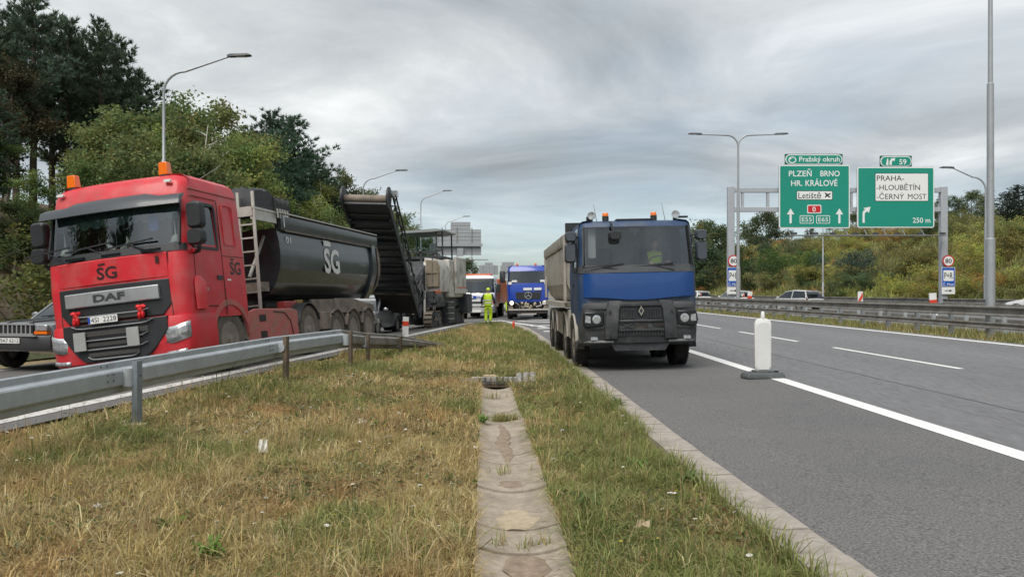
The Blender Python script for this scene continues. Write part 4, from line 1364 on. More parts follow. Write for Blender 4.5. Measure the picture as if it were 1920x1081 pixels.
s_green = M('sign_green', (0.004, 0.245, 0.175), 0.45, var=0.03, scale=0.8)
s_white = M('sign_white', (0.74, 0.75, 0.74), 0.45)
s_red = M('sign_red', (0.50, 0.012, 0.02), 0.45)
s_blue = M('sign_blue', (0.012, 0.085, 0.42), 0.45)
s_black = M('sign_black', (0.015, 0.015, 0.016), 0.5)
s_back = M('sign_back_grey', (0.33, 0.345, 0.36), 0.55, metal=0.2, var=0.06, scale=1.0)
def rrect(x0, x1, z0, z1, r, n=4):
    pts = []
    for cx, cz, a0 in ((x1 - r, z1 - r, 0), (x0 + r, z1 - r, 90), (x0 + r, z0 + r, 180), (x1 - r, z0 + r, 270)):
        for k in range(n + 1):
            a = R(a0 + 90 * k / n)
            pts.append((cx + r * math.cos(a), cz + r * math.sin(a)))
    return pts
def panel(name, box, y0, y1, mat, parent, r=0.12):
    x0, x1, z0, z1 = box
    return MB().prism(rrect(x0, x1, z0, z1, r), 'y', y0, y1).build(name, mat, parent, smooth=0)
def cb(cx0, cx1, cy0, cy1):       # crop box -> x0, x1, z0, z1 relative to the sign plane
    x0, zt = gxz(cx0, cy0); x1, zb = gxz(cx1, cy1)
    return (x0, x1, zb, zt)
def grow(b, k):
    return (b[0] - k, b[1] + k, b[2] - k, b[3] + k)
def arrow(name, parent, pts, mat, y):
    return MB().prism(pts, 'y', y - 0.006, y).build(name, mat, parent, smooth=0)
YS = GD
class SignCtx:
    """Builds parts in absolute x, z and hangs them on a root placed at the sign's lower edge."""
    def __init__(s, label, box, name='direction_sign', cat='road sign', d=GD, group=None):
        s.x = (box[0] + box[1]) / 2; s.z = box[2]
        s.t = thing(name, label, cat, (s.x, d, s.z), (0, 0, 0), group)
    def b(s, box):
        return (box[0] - s.x, box[1] - s.x, box[2] - s.z, box[3] - s.z)
    def panel(s, name, box, y0, y1, mat, r=0.12):
        return panel(name, s.b(box), y0, y1, mat, s.t, r)
    def text(s, txt, box, mat, y=-0.085, bold=0.0):
        return text_obj('lettering', txt, mat, s.t, box=s.b(box), y=y, bold=bold)
    def poly(s, name, cpts, mat, y=-0.085, conv=gxz):
        pts = [conv(*q) for q in cpts]
        return MB().prism([(a - s.x, b - s.z) for a, b in pts], 'y', y - 0.004, y).build(name, mat, s.t, smooth=0)
def framed(s, name, box, r=0.14, w=0.07, fill=s_green, y=0.0):
    s.panel(name, box, y - 0.06, y, s_back, r)
    s.panel('border', grow(box, -0.01), y - 0.07, y - 0.0605, s_white, r)
    s.panel('face', grow(box, -0.01 - w), y - 0.08, y - 0.0705, fill, max(0.04, r - w))
s1 = SignCtx('large green sign reading PLZEŇ BRNO HR. KRÁLOVÉ with airport panel and two straight arrows', cb(555, 966, 245, 612))
framed(s1, 'board', cb(555, 966, 245, 612))
s1.panel('header_back', cb(590, 924, 182, 243), -0.055, -0.001, M('sign_dark_green', (0.006, 0.09, 0.065), 0.5), 0.03)
s1.panel('header_border', cb(592, 922, 185, 242), -0.07, -0.0555, s_white, 0.3)
s1.panel('header_face', cb(598, 917, 190, 238), -0.08, -0.0705, s_green, 0.25)
s1.text('Pražský okruh', cb(672, 906, 198, 236), s_white, bold=0.012)
mb = MB(); ring_o, ring_i = [], []
for k in range(24):
    a = 2 * PI * k / 24
    x0_, z0_ = gxz(632 + 23 * math.cos(a), 217 + 19 * math.sin(a)); x1_, z1_ = gxz(632 + 17 * math.cos(a), 217 + 13.5 * math.sin(a))
    ring_o.append((x0_ - s1.x, -0.086, z0_ - s1.z)); ring_i.append((x1_ - s1.x, -0.086, z1_ - s1.z))
mb.add(ring_o + ring_i, [(k, (k + 1) % 24, 24 + (k + 1) % 24, 24 + k) for k in range(24)])
mb.build('ring_symbol', s_white, s1.t)
s1.poly('ring_arrow', [(609, 214), (621, 199), (627, 213)], s_white)
s1.text('PLZEŇ', cb(612, 744, 268, 312), s_white, bold=0.012)
s1.text('BRNO', cb(794, 906, 279, 312), s_white, bold=0.012)
s1.text('HR.', cb(625, 690, 335, 368), s_white, bold=0.012)
s1.text('KRÁLOVÉ', cb(708, 893, 324, 368), s_white, bold=0.012)
s1.panel('inset', cb(656, 865, 395, 448), -0.084, -0.0805, s_black, 0.08)
s1.panel('inset_face', cb(659, 862, 398, 445), -0.088, -0.0845, s_white, 0.07)
s1.text('Letiště', cb(667, 798, 402, 440), s_black, y=-0.090, bold=0.004)
s1.poly('plane_symbol', [(818, 406), (824, 405), (834, 414), (852, 408), (855, 412), (841, 421), (853, 432), (848, 435), (834, 426), (824, 434), (820, 430), (827, 420)], s_black, -0.090)
s1.panel('route_border', cb(718, 800, 476, 525), -0.084, -0.0805, s_white, 0.08)
s1.panel('route_face', cb(723, 795, 481, 520), -0.088, -0.0845, s_red, 0.06)
s1.text('0', cb(748, 767, 487, 515), s_white, y=-0.090, bold=0.01)
for x0_, x1_, tx in ((675, 755, 'E55'), (770, 850, 'E65')):
    s1.panel('route_border', cb(x0_, x1_, 537, 584), -0.084, -0.0805, s_white, 0.08)
    s1.panel('route_face', cb(x0_ + 3.5, x1_ - 3.5, 540.5, 580.5), -0.088, -0.0845, s_green, 0.06)
    s1.text(tx, cb(x0_ + 12, x1_ - 11, 548, 573), s_white, y=-0.090)
for cx in (622, 904):
    s1.poly('arrow', [(cx - 6, 583), (cx - 6, 530), (cx - 22, 532), (cx, 497), (cx + 22, 532), (cx + 6, 530), (cx + 6, 583)], s_white)
s2 = SignCtx('large green exit sign with white panel reading PRAHA-HLOUBĚTÍN-ČERNÝ MOST and 250 m', cb(1007, 1454, 257, 609))
framed(s2, 'board', cb(1007, 1454, 257, 609))
s2.panel('header_back', cb(1140, 1324, 192, 255), -0.055, -0.001, M('sign_dark_green', (0.006, 0.09, 0.065), 0.5), 0.03)
s2.panel('header_border', cb(1142, 1322, 195, 254), -0.07, -0.0555, s_white, 0.3)
s2.panel('header_face', cb(1148, 1317, 200, 250), -0.08, -0.0705, s_green, 0.25)
s2.text('59', cb(1250, 1292, 213, 244), s_white, bold=0.012)
s2.poly('exit_symbol', [(1173, 246), (1180, 209), (1186, 209), (1188, 246)], s_white)
s2.poly('exit_symbol', [(1194, 246), (1194, 222), (1205, 213), (1197, 209), (1227, 206), (1222, 226), (1214, 219), (1207, 228), (1207, 246)], s_white)
s2.panel('inset', cb(1110, 1418, 293, 456), -0.084, -0.0805, s_black, 0.05)
s2.panel('inset_face', cb(1113, 1416, 296, 453), -0.088, -0.0845, s_white, 0.04)
s2.text('PRAHA-', cb(1120, 1278, 307, 338), s_black, y=-0.090, bold=0.004)
s2.text('-HLOUBĚTÍN', cb(1120, 1370, 350, 391), s_black, y=-0.090, bold=0.004)
s2.text('-ČERNÝ', cb(1120, 1278, 402, 444), s_black, y=-0.090)
s2.text('MOST', cb(1300, 1407, 413, 444), s_black, y=-0.090)
s2.poly('arrow', [(1038, 580), (1038, 525), (1042, 512), (1054, 503), (1042, 495), (1084, 487), (1074, 524), (1066, 513), (1054, 520), (1050, 530), (1050, 580)], s_white)
s2.text('250 m', cb(1328, 1430, 550, 580), s_white, bold=0.010)

# the small signs on the two gantry posts
def small_signs(pxc, which):
    f = GD / 1400
    def w(px, py):
        return (px - 960) * f, CAM_H - (py - 548) * f
    def wb(x0, x1, y0, y1):
        a, zt = w(x0, y0); b, zb = w(x1, y1)
        return (a, b, zb, zt)
    s = SignCtx('round red-rimmed 80 speed limit sign on the %s gantry post' % which, wb(pxc - 11, pxc + 11, 478, 500), 'speed_sign', 'road sign', GD - 0.06)
    rr = 11 * f
    cz = rr
    MB().lathe([(rr, -0.02), (rr, 0.0)], 32, 'y', (0, 0, cz)).build('rim', s_red, s.t)
    MB().lathe([(rr * 0.80, -0.026), (rr * 0.80, -0.0205)], 32, 'y', (0, 0, cz)).build('face', s_white, s.t)
    text_obj('lettering', '80', s_black, s.t, box=(-rr * 0.55, rr * 0.55, cz - rr * 0.38, cz + rr * 0.38), y=-0.028, bold=0.02)
    s = SignCtx('blue park and ride sign reading P+R on the %s gantry post' % which, wb(pxc - 12.5, pxc + 12.5, 501, 537), 'parking_sign', 'road sign', GD - 0.06)
    s.panel('rim', wb(pxc - 12.5, pxc + 12.5, 501, 537), -0.02, 0, s_white, 0.04)
    s.panel('face', wb(pxc - 11.8, pxc + 11.8, 501.7, 536.3), -0.025, -0.0205, s_blue, 0.03)
    s.panel('inset', wb(pxc - 9.5, pxc + 9.5, 506.5, 526.5), -0.03, -0.0255, s_white, 0.04)
    s.text('P+R', wb(pxc - 8, pxc + 8, 511, 522), s_black, -0.032, 0.012)
    s.text('Č. Most', wb(pxc - 10, pxc + 9.5, 528.5, 535), s_white, -0.032, 0.004)
    s = SignCtx('white arrow plate below the park and ride sign on the %s gantry post' % which, wb(pxc - 12.5, pxc + 12.5, 538, 551), 'arrow_plate', 'road sign', GD - 0.06)
    s.panel('plate', wb(pxc - 12.5, pxc + 12.5, 538, 551), -0.02, 0, s_white, 0.03)
    pts = [(pxc - 7, 543.9), (pxc + 2, 543.9), (pxc + 2, 542.3), (pxc + 7, 544.6), (pxc + 2, 546.9), (pxc + 2, 545.3), (pxc - 7, 545.3)]
    s.poly('arrow', pts, s_black, -0.0205, conv=w)
small_signs(1375, 'left')
small_signs(1777, 'right')

# ------------------------------------------------------------------ sign boards seen from behind
def sign_back(label, d, x0, x1, y0, y1, tab=None, rail_y=None, group=None, post=None):
    f = d / 1400
    def w(px, py): return (px - 960) * f, CAM_H - (py - 548) * f
    a, zt = w(x0, y0); b, zb = w(x1, y1)
    xc = (a + b) / 2
    t = thing('sign_board', label, 'road sign', (xc, d, zb), (0, 0, 0), group)
    mb = MB(); nrow = max(3, int((zt - zb) / 0.34))
    hrow = (zt - zb) / nrow
    for k in range(nrow):
        mb.box(((a + b) / 2 - xc, 0.03 * 0, (k + 0.5) * hrow), (b - a, 0.05, hrow - 0.035))
        mb.box(((a + b) / 2 - xc, 0.03, (k + 0.5) * hrow), (b - a, 0.02, hrow))
    mb.build('board', s_back, t, smooth=0)
    if tab:
        c, z3 = w(tab[0], tab[2]); e, _ = w(tab[1], 0)
        m2 = MB(); n2 = max(2, int((z3 - zt) / 0.34)); h2 = (z3 - zt) / n2
        for k in range(n2):
            m2.box(((c + e) / 2 - xc, 0, zt - zb + (k + 0.5) * h2), (e - c, 0.05, h2 - 0.035))
            m2.box(((c + e) / 2 - xc, 0.03, zt - zb + (k + 0.5) * h2), (e - c, 0.02, h2))
        m2.build('header_board', s_back, t, smooth=0)
    for k in range(3):
        x = (a - xc) * 0.62 + (b - a) * 0.62 * k / 2 
        MB().box((x, -0.05, (zt - zb) / 2 - 0.3), (0.09, 0.07, zt - zb + 1.0)).build('stiffener', galv_w, t)
    if rail_y:
        _, zr = w(0, rail_y)
        MB().box((0, -0.22, zr - zb), (b - a + 0.3, 0.22, 0.30)).build('beam', s_back, t)
        _, zr2 = w(0, y1 + 9)
        MB().box((0.4, -0.3, zr2 - zb), (b - a + 0.6, 0.45, 0.06)).build('catwalk', galv_w, t)
        MB().box((0.35, -0.28, zr - zb - 0.75), (0.62, 0.2, 0.8)).build('control_box', s_back, t)
    if post:
        for pp in post:
            x, _ = w(pp, 0)
            z0 = Hs(x, d) - zb
            MB().box((x - xc, -0.08, (z0 + zt - zb) / 2), (0.35, 0.1, zt - zb - z0)).build('post', s_back, t)
    return t
sign_back('large grey back of a stepped motorway sign behind the milling machine', 76, 812, 902, 430, 478, (845, 882, 416), 459, post=(818,))
sign_back('far small grey sign back with a raised middle left of the blue truck', 190, 899, 934, 497, 515, (909, 924, 492), post=(916,))
sign_back('far grey sign back partly behind the open-fronted blue truck', 185, 938, 968, 497, 522, (941, 964, 491), post=(945,))
# ------------------------------------------------------------------ vehicle materials
red_p = M('red_paint', (0.56, 0.019, 0.030), 0.46, coat=0.2, var=0.14, scale=3, col2=(0.47, 0.09, 0.085), c2at=(0.44, 0.74), c2scale=2.2)
red_dusty = M('red_paint_dusty', (0.46, 0.10, 0.095), 0.6, var=0.15, scale=5, col2=(0.30, 0.155, 0.115), c2at=(0.42, 0.68), c2scale=3.5)
dust = M('dusty_grey', (0.23, 0.19, 0.155), 0.85, var=0.25, scale=6, col2=(0.10, 0.085, 0.072), c2at=(0.45, 0.65), c2scale=3)
blk = M('black_plastic', (0.022, 0.024, 0.027), 0.5, var=0.2, scale=8)
blk_g = M('black_gloss', (0.013, 0.015, 0.018), 0.22, var=0.1)
chassis = M('chassis_black', (0.022, 0.021, 0.020), 0.75, var=0.4, scale=6, col2=(0.07, 0.06, 0.05), c2at=(0.52, 0.7), c2scale=4)
tyre_m = M('tyre_rubber', (0.022, 0.021, 0.020), 0.9, var=0.25, scale=10, col2=(0.06, 0.052, 0.045), c2at=(0.52, 0.72), c2scale=3)
tyre_d = M('tyre_dusty', (0.115, 0.097, 0.08), 0.95, var=0.25, scale=7, col2=(0.14, 0.118, 0.097), c2at=(0.45, 0.65), c2scale=4)
rim_d = M('rim_dusty', (0.23, 0.195, 0.165), 0.8, var=0.3, scale=10, metal=0.1)
rim_s = M('rim_silver', (0.42, 0.41, 0.39), 0.45, metal=0.6, var=0.15)
silver = M('silver_trim', (0.50, 0.52, 0.54), 0.32, metal=0.55, var=0.05, col2=(0.40, 0.41, 0.42), c2at=(0.5, 0.7), c2scale=2)
chrome = M('chrome', (0.62, 0.62, 0.62), 0.15, metal=1.0)
grey_pl = M('grey_plate', (0.36, 0.365, 0.36), 0.55, metal=0.2, var=0.12, scale=5)
plate_w = M('plate_white', (0.72, 0.72, 0.70), 0.5)
amber = M('amber_lens', (0.80, 0.17, 0.01), 0.25, coat=0.3)
lens = M('headlamp_glass', (0.42, 0.44, 0.46), 0.12, metal=0.45, var=0.5, scale=22, coat=1.0)
lens_lit = M('headlamp_lit', (1.0, 0.93, 0.80), 0.2, emit=0.9)
lens_warm = M('headlamp_warm', (1.0, 0.66, 0.32), 0.2, emit=1.0)
interior = M('cab_interior', (0.055, 0.058, 0.06), 0.85, var=0.2)
interior_l = M('cab_interior_light', (0.42, 0.44, 0.44), 0.9, var=0.15)
glass = glass_material('windscreen_glass', (0.62, 0.68, 0.68), 0.12, 0.85)
glass_dk = glass_material('dark_glass', (0.30, 0.34, 0.35), 0.10, 0.9)
glass_hz = glass_material('pale_glass', (0.86, 0.91, 0.91), 0.11, 0.8)
tip_blk = M('tipper_black', (0.020, 0.027, 0.031), 0.34, coat=0.35, var=0.35, scale=2.5, col2=(0.060, 0.062, 0.060), c2at=(0.54, 0.82), c2scale=1.6)
tip_grey = M('tipper_grey', (0.40, 0.375, 0.33), 0.7, var=0.14, scale=4, col2=(0.24, 0.215, 0.18), c2at=(0.48, 0.7), c2scale=1.8)
blue_p = M('blue_paint', (0.008, 0.055, 0.215), 0.28, coat=0.7, var=0.06, scale=3)
blue_cab = M('blue_cab_dusty', (0.020, 0.050, 0.115), 0.5, var=0.15, scale=4, col2=(0.055, 0.07, 0.10), c2at=(0.45, 0.7), c2scale=2)
grey_bump = M('dusty_bumper', (0.036, 0.040, 0.044), 0.55, var=0.25, scale=6, col2=(0.070, 0.070, 0.069), c2at=(0.50, 0.72), c2scale=3)
mblue = M('blue_truck_paint', (0.008, 0.045, 0.33), 0.3, coat=0.6, var=0.06)
white_p = M('white_paint', (0.66, 0.67, 0.67), 0.35, coat=0.4, var=0.05, scale=3)
orange_p = M('orange_paint', (0.60, 0.10, 0.015), 0.4, coat=0.3, var=0.08)
grey_car = M('grey_car_paint', (0.22, 0.23, 0.24), 0.3, metal=0.3, coat=0.6, var=0.06)
silver_car = M('silver_car_paint', (0.45, 0.46, 0.48), 0.28, metal=0.5, coat=0.7)
tarp_m = M('tarpaulin', (0.028, 0.029, 0.032), 0.65, var=0.3, scale=9, bump=0.5, bscale=9)
alu = M('aluminium', (0.50, 0.48, 0.44), 0.5, metal=0.5, var=0.15)
tread_m = M('rubber_flap', (0.018, 0.018, 0.018), 0.8)
eu_blue = M('plate_blue', (0.01, 0.06, 0.38), 0.5)
ribbon_r = M('red_ribbon', (0.62, 0.01, 0.012), 0.6, var=0.2, scale=20)
horn_m = M('horn_white', (0.66, 0.64, 0.58), 0.5)

# ------------------------------------------------------------------ shared vehicle parts
_wheel_cache = {}
def wheel(parent, x, y, z, r=0.5, w=0.30, tm=tyre_m, rm=rim_d, style='truck', side=1, twin=False):
    """Wheel with tyre, rim and hub; the outer face looks towards side * x."""
    key = (r, w, tm.name, rm.name, style, twin)
    if key not in _wheel_cache:
        h = w / 2
        ty = MB()
        ri = r * 0.60
        ty.lathe([(ri, -h * 0.86), (r * 0.80, -h), (r * 0.94, -h * 0.96), (r * 0.99, -h * 0.78), (r, -h * 0.5), (r, h * 0.5), (r * 0.99, h * 0.78), (r * 0.94, h * 0.96), (r * 0.80, h), (ri, h * 0.86)], 36, 'x', cap=False)
        if twin:
            ty.lathe([(ri, -w * 1.6), (r * 0.94, -w * 1.65), (r, -w * 1.4), (r, -w * 0.85), (r * 0.94, -w * 0.62), (ri, -w * 0.66)], 30, 'x', cap=False)
        # tread lugs
        for k in range(40):
            a = 2 * PI * k / 40
            for sg in (-1, 1):
                ty.box((sg * h * 0.62, (r + 0.002) * math.cos(a + sg * 0.04), (r + 0.002) * math.sin(a + sg * 0.04)), (h * 0.62, 0.016 * r / 0.5 * 2.4, 0.022), Matrix.Rotation(a + sg * 0.04 - PI / 2, 3, 'X'))
        rim = MB()
        if style == 'truck':
            rim.lathe([(ri * 1.0, h * 0.84), (ri * 0.97, h * 0.70), (ri * 0.90, h * 0.25), (ri * 0.55, h * 0.15), (ri * 0.50, h * 0.55), (ri * 0.30, h * 0.62), (ri * 0.28, h * 0.95), (0.01, h * 0.98)], 28, 'x')
            for k in range(10):
                a = 2 * PI * k / 10
                rim.lathe([(0.020, h * 0.1), (0.020, h * 0.42), (0.006, h * 0.46)], 6, 'x', (0, ri * 0.70 * math.cos(a), ri * 0.70 * math.sin(a)))
        elif style == 'spoke':
            rim.lathe([(ri * 1.0, h * 0.84), (ri * 0.95, h * 0.72), (ri * 0.93, h * 0.1), (ri * 0.6, h * 0.0), (0.01, h * 0.0)], 28, 'x')
            rim.lathe([(ri * 0.48, h * 0.0), (ri * 0.46, h * 0.62), (ri * 0.25, h * 0.66), (0.01, h * 0.70)], 20, 'x')
            for k in range(10):
                a = 2 * PI * k / 10
                rim.box((h * 0.45, ri * 0.70 * math.cos(a), ri * 0.70 * math.sin(a)), (h * 0.5, ri * 0.50, ri * 0.16), Matrix.Rotation(a, 3, 'X'))
        else:
            rim.lathe([(ri * 1.05, h * 0.86), (ri, h * 0.7), (ri * 0.9, h * 0.5), (ri * 0.3, h * 0.62), (0.01, h * 0.66)], 24, 'x')
            for k in range(5):
                a = 2 * PI * k / 5
                rim.box((h * 0.66, ri * 0.55 * math.cos(a), ri * 0.55 * math.sin(a)), (h * 0.25, ri * 0.8, ri * 0.2), Matrix.Rotation(a, 3, 'X'))
        _wheel_cache[key] = (ty.mesh('wheel', tm), rim.mesh('rim', rm))
    a, b = _wheel_cache[key]
    o = link(bpy.data.objects.new('wheel', a), parent)
    o.location = (x, y, z)
    if side < 0:
        o.rotation_euler = (0, 0, PI)
    link(bpy.data.objects.new('rim', b), o)
    return o

def outline(w, f, b, r, bow, fxs, sys_, K=5):
    """Plan of a cab at one level, from rear left round the front to rear right."""
    pts = [(-w, y) for y in reversed(sys_)]
    pts.insert(0, (-w, b))
    for k in range(K):
        a = PI + (PI / 2) * (k + 0.0) / K
        pts.append((-(w - r) + r * math.cos(a), f + r + r * math.sin(a)))
    for t in fxs:
        x = t * (w - r)
        pts.append((x, f - bow * (1 - t * t)))
    for k in range(K):
        a = 1.5 * PI + (PI / 2) * (k + 1) / K
        pts.append(((w - r) + r * math.cos(a), f + r + r * math.sin(a)))
    pts += [(w, y) for y in sys_]
    pts.append((w, b))
    return pts

class Cab:
    """Cab shell: levels of plan outlines; faces can be taken out into parts such as windscreen and side windows."""
    def __init__(s, levels, sys_, fxs=(-1, -0.6, -0.2, 0.2, 0.6, 1), K=5):
        s.K, s.ns, s.nf = K, len(sys_), len(fxs)
        s.rings = []
        for (z, w, f, b, r, bow) in levels:
            s.rings.append([(x, y, z) for x, y in outline(w, f, b, r, bow, fxs, sys_, K)])
        s.n = len(s.rings[0])
        s.taken = {}
    def front_range(s, corner=0):
        a = 1 + s.ns + s.K
        return range(a - corner, a + s.nf - 1 + corner)
    def side_seg(s, k, right=True):
        """segment index between side stations k and k + 1 (0 = just behind the corner)."""
        if right:
            a = 1 + s.ns + s.K + s.nf + s.K
            return a + k - 1
        return s.ns - k
    def take(s, name, lev, segs):
        for j in lev:
            for i in segs:
                s.taken[(j, i)] = name
    def mbs(s, off=0.0):
        out = {}
        nl = len(s.rings)
        for j in range(nl - 1):
            for i in range(s.n - 1):
                nm = s.taken.get((j, i), 'body')
                out.setdefault(nm, MB()).add([s.rings[j][i], s.rings[j][i + 1], s.rings[j + 1][i + 1], s.rings[j + 1][i]], [(0, 1, 2, 3)])
        bm_ = out['body']
        for j in range(nl - 1):                      # rear wall
            bm_.add([s.rings[j][-1], s.rings[j][0], s.rings[j + 1][0], s.rings[j + 1][-1]], [(0, 1, 2, 3)])
        bm_.add(s.rings[-1], [tuple(range(s.n))])
        bm_.add(s.rings[0], [tuple(reversed(range(s.n)))])
        return out
    def strip(s, lev, segs, off):
        """Patch lying 'off' proud of the shell."""
        mb = MB()
        for j in lev:
            for i in segs:
                q = [Vector(s.rings[j][i]), Vector(s.rings[j][i + 1]), Vector(s.rings[j + 1][i + 1]), Vector(s.rings[j + 1][i])]
                nrm = (q[1] - q[0]).cross(q[3] - q[0])
                nrm = nrm.normalized() if nrm.length > 1e-9 else Vector((0, -1, 0))
                if nrm.dot(Vector((q[0].x, q[0].y - 1.2, 0))) < 0: nrm = -nrm
                mb.add([p + nrm * off for p in q], [(0, 1, 2, 3)])
        bm = mb
        return bm

def weld(o):
    m = o.modifiers.new('weld', 'WELD')
    m.merge_threshold = 0.0008
    return o

def merge_mb(mb):
    """Join the coincident corners of a shell so that it shades smoothly."""
    idx = {}; nv = []; mp = []
    for v in mb.v:
        k = (round(v[0], 4), round(v[1], 4), round(v[2], 4))
        if k not in idx:
            idx[k] = len(nv); nv.append(v)
        mp.append(idx[k])
    out = MB(); out.v = nv
    for f, m in zip(mb.f, mb.m):
        g = []
        for i in f:
            if mp[i] not in g: g.append(mp[i])
        if len(g) > 2:
            out.f.append(tuple(g)); out.m.append(m)
    return out

def plate(parent, x, y, z, txt, w=0.52, h=0.115):
    p = MB().prism(rrect(x - w / 2, x + w / 2, z - h / 2, z + h / 2, 0.012), 'y', y - 0.008, y).build('number_plate', plate_w, parent, smooth=0)
    text_obj('lettering', txt, s_black, p, box=(x - w / 2 + 0.055, x + w / 2 - 0.02, z - h * 0.34, z + h * 0.34), y=y - 0.010, bold=0.0)
    MB().box((x - w / 2 + 0.022, y - 0.0095, z), (0.04, 0.002, h * 0.9)).build('eu_band', eu_blue, p)
    return p

def mudguard(parent, x0, x1, y, z, r, mat, a0=10, a1=170, th=0.02, name='mudguard', n=14):
    mb = MB(); rings = []
    for k in range(n + 1):
        a = R(a0 + (a1 - a0) * k / n)
        c, s_ = math.cos(a), math.sin(a)
        rings.append([(x0, y + r * c, z + r * s_), (x1, y + r * c, z + r * s_), (x1, y + (r + th) * c, z + (r + th) * s_), (x0, y + (r + th) * c, z + (r + th) * s_)])
    return mb.loft(rings).build(name, mat, parent)

def mirror(parent, c, size, mat, arm_to=None, rotz=0):
    mb = MB()
    w, d, h = size
    mt = Matrix.Rotation(rotz, 3, 'Z')
    pr = rrect(-w / 2, w / 2, -h / 2, h / 2, min(w, h) * 0.28)
    mb.loft([[tuple(Vector(c) + mt @ Vector((a * k, yy, b * k))) for a, b in pr] for yy, k in ((-d / 2, 0.82), (-d * 0.25, 0.98), (d / 2, 1.0))])
    o = mb.build('mirror', mat, parent)
    if arm_to:
        MB().tube([tuple(Vector(c)), arm_to], 0.02, 6).build('mirror_arm', mat, o)
    return o

def wiper(parent, x, y, z, ln, ang, mat, lean=0.18):
    mb = MB()
    ca, sa = math.cos(ang), math.sin(ang)
    mb.bar((x, y, z), (x + ca * ln * 0.5, y + lean * sa * ln * 0.5 - 0.02, z + sa * ln * 0.5), 0.022, 0.018)
    p = Vector((x + ca * ln * 0.5, y + lean * sa * ln * 0.5 - 0.02, z + sa * ln * 0.5))
    mb.bar(p + Vector((-0.42, 0.0, -0.03)), p + Vector((0.42, 0.0, 0.05)), 0.02, 0.025)
    return mb.build('wiper', mat, parent)

def beacon(parent, x, y, z, r=0.07, h=0.16, base=0.05, square=False):
    b = MB().lathe([(r * 1.1, 0), (r * 1.1, base)], 14, 'z', (x, y, z)).build('beacon_base', blk, parent)
    mb = MB()
    if square:
        mb.box((x, y, z + base + h / 2), (r * 2, r * 1.7, h), taper=(0.86, 0.86))
        mb.build('beacon_lamp', amber, b, bevel=0.012)
    else:
        mb.lathe([(r, base), (r, base + h * 0.75), (r * 0.8, base + h), (0.01, base + h * 1.02)], 14, 'z', (x, y, z))
        mb.build('beacon_lamp', amber, b)

# ------------------------------------------------------------------ people
skin_m = M('skin', (0.44, 0.27, 0.20), 0.6)
hair_m = M('hair_dark', (0.035, 0.028, 0.022), 0.8)
hiviz = M('hi_vis_yellow', (0.52, 0.72, 0.03), 0.65, var=0.08, scale=9)
reflect = M('reflective_tape', (0.55, 0.55, 0.53), 0.4)
navy = M('navy_cloth', (0.018, 0.02, 0.032), 0.85, var=0.2)
boot_m = M('boot_black', (0.02, 0.018, 0.016), 0.7)
def skin_body(name, verts, edges, radii, mat, parent, root=0, sub=1):
    me = bpy.data.meshes.new(name)
    me.from_pydata(verts, edges, [])
    o = link(bpy.data.objects.new(name, me), parent)
    me.materials.append(mat)
    sk = o.modifiers.new('skin', 'SKIN')
    sk.use_smooth_shade = True
    lay = me.skin_vertices[0].data if me.skin_vertices else None
    if lay is None:
        bm = bmesh.new(); bm.from_mesh(me); bm.verts.layers.skin.verify(); bm.to_mesh(me); bm.free()
        lay = me.skin_vertices[0].data
    for i, r_ in enumerate(radii):
        lay[i].radius = (r_, r_) if not isinstance(r_, tuple) else r_
        lay[i].use_root = (i == root)
    if sub:
        ss = o.modifiers.new('sub', 'SUBSURF'); ss.levels = sub; ss.render_levels = sub
    return o
def head_mesh(parent, c, r, yaw, hair=True, cap=None):
    """Head with brow, nose, mouth, chin, ears; looks towards -y turned by yaw."""
    mt = Matrix.Rotation(yaw, 3, 'Z')
    mb = MB(); rings = []
    nv, nu = 13, 16
    for j in range(nv):
        t = PI * min(max(j, 0.03), nv - 1.03) / (nv - 1)
        z = -math.cos(t); q = math.sin(t)
        ring = []
        for k in range(nu):
            a = 2 * PI * k / nu
            x, y = q * math.sin(a) * 0.76, -q * math.cos(a) * 0.92
            f = max(0, math.cos(a)) ** 6
            if z < -0.1: x *= 1 - 0.30 * (-z - 0.1); 
            if -0.32 < z < 0.06: y -= 0.17 * max(0, math.cos(a)) ** 30 * (1 - abs(z + 0.16) / 0.22) if abs(z + 0.16) < 0.22 else 0
            if 0.05 < z < 0.2: y += 0.03 * f
            if z < -0.75: y -= 0.05 * f
            e = abs(math.sin(a)) ** 12
            if abs(z + 0.05) < 0.2: x *= 1 + 0.12 * e
            ring.append(tuple(Vector(c) + mt @ Vector((x * r, y * r, z * r * 1.18))))
        rings.append(ring)
    mb.loft(rings)
    hd = mb
    return hd
def face_bits(parent, c, r, yaw):
    mt = Matrix.Rotation(yaw, 3, 'Z')
    mb = MB()
    for sx in (-1, 1):
        mb.sphere(tuple(Vector(c) + mt @ Vector((sx * 0.27 * r, -0.82 * r, 0.05 * r))), (0.09 * r, 0.06 * r, 0.05 * r), 8, 5)
    mb.build('eyes', hair_m, parent)
    MB().box(tuple(Vector(c) + mt @ Vector((0, -0.78 * r, -0.48 * r))), (0.4 * r, 0.12 * r, 0.07 * r), mt).build('mouth', M('lips', (0.33, 0.12, 0.10), 0.6), parent)
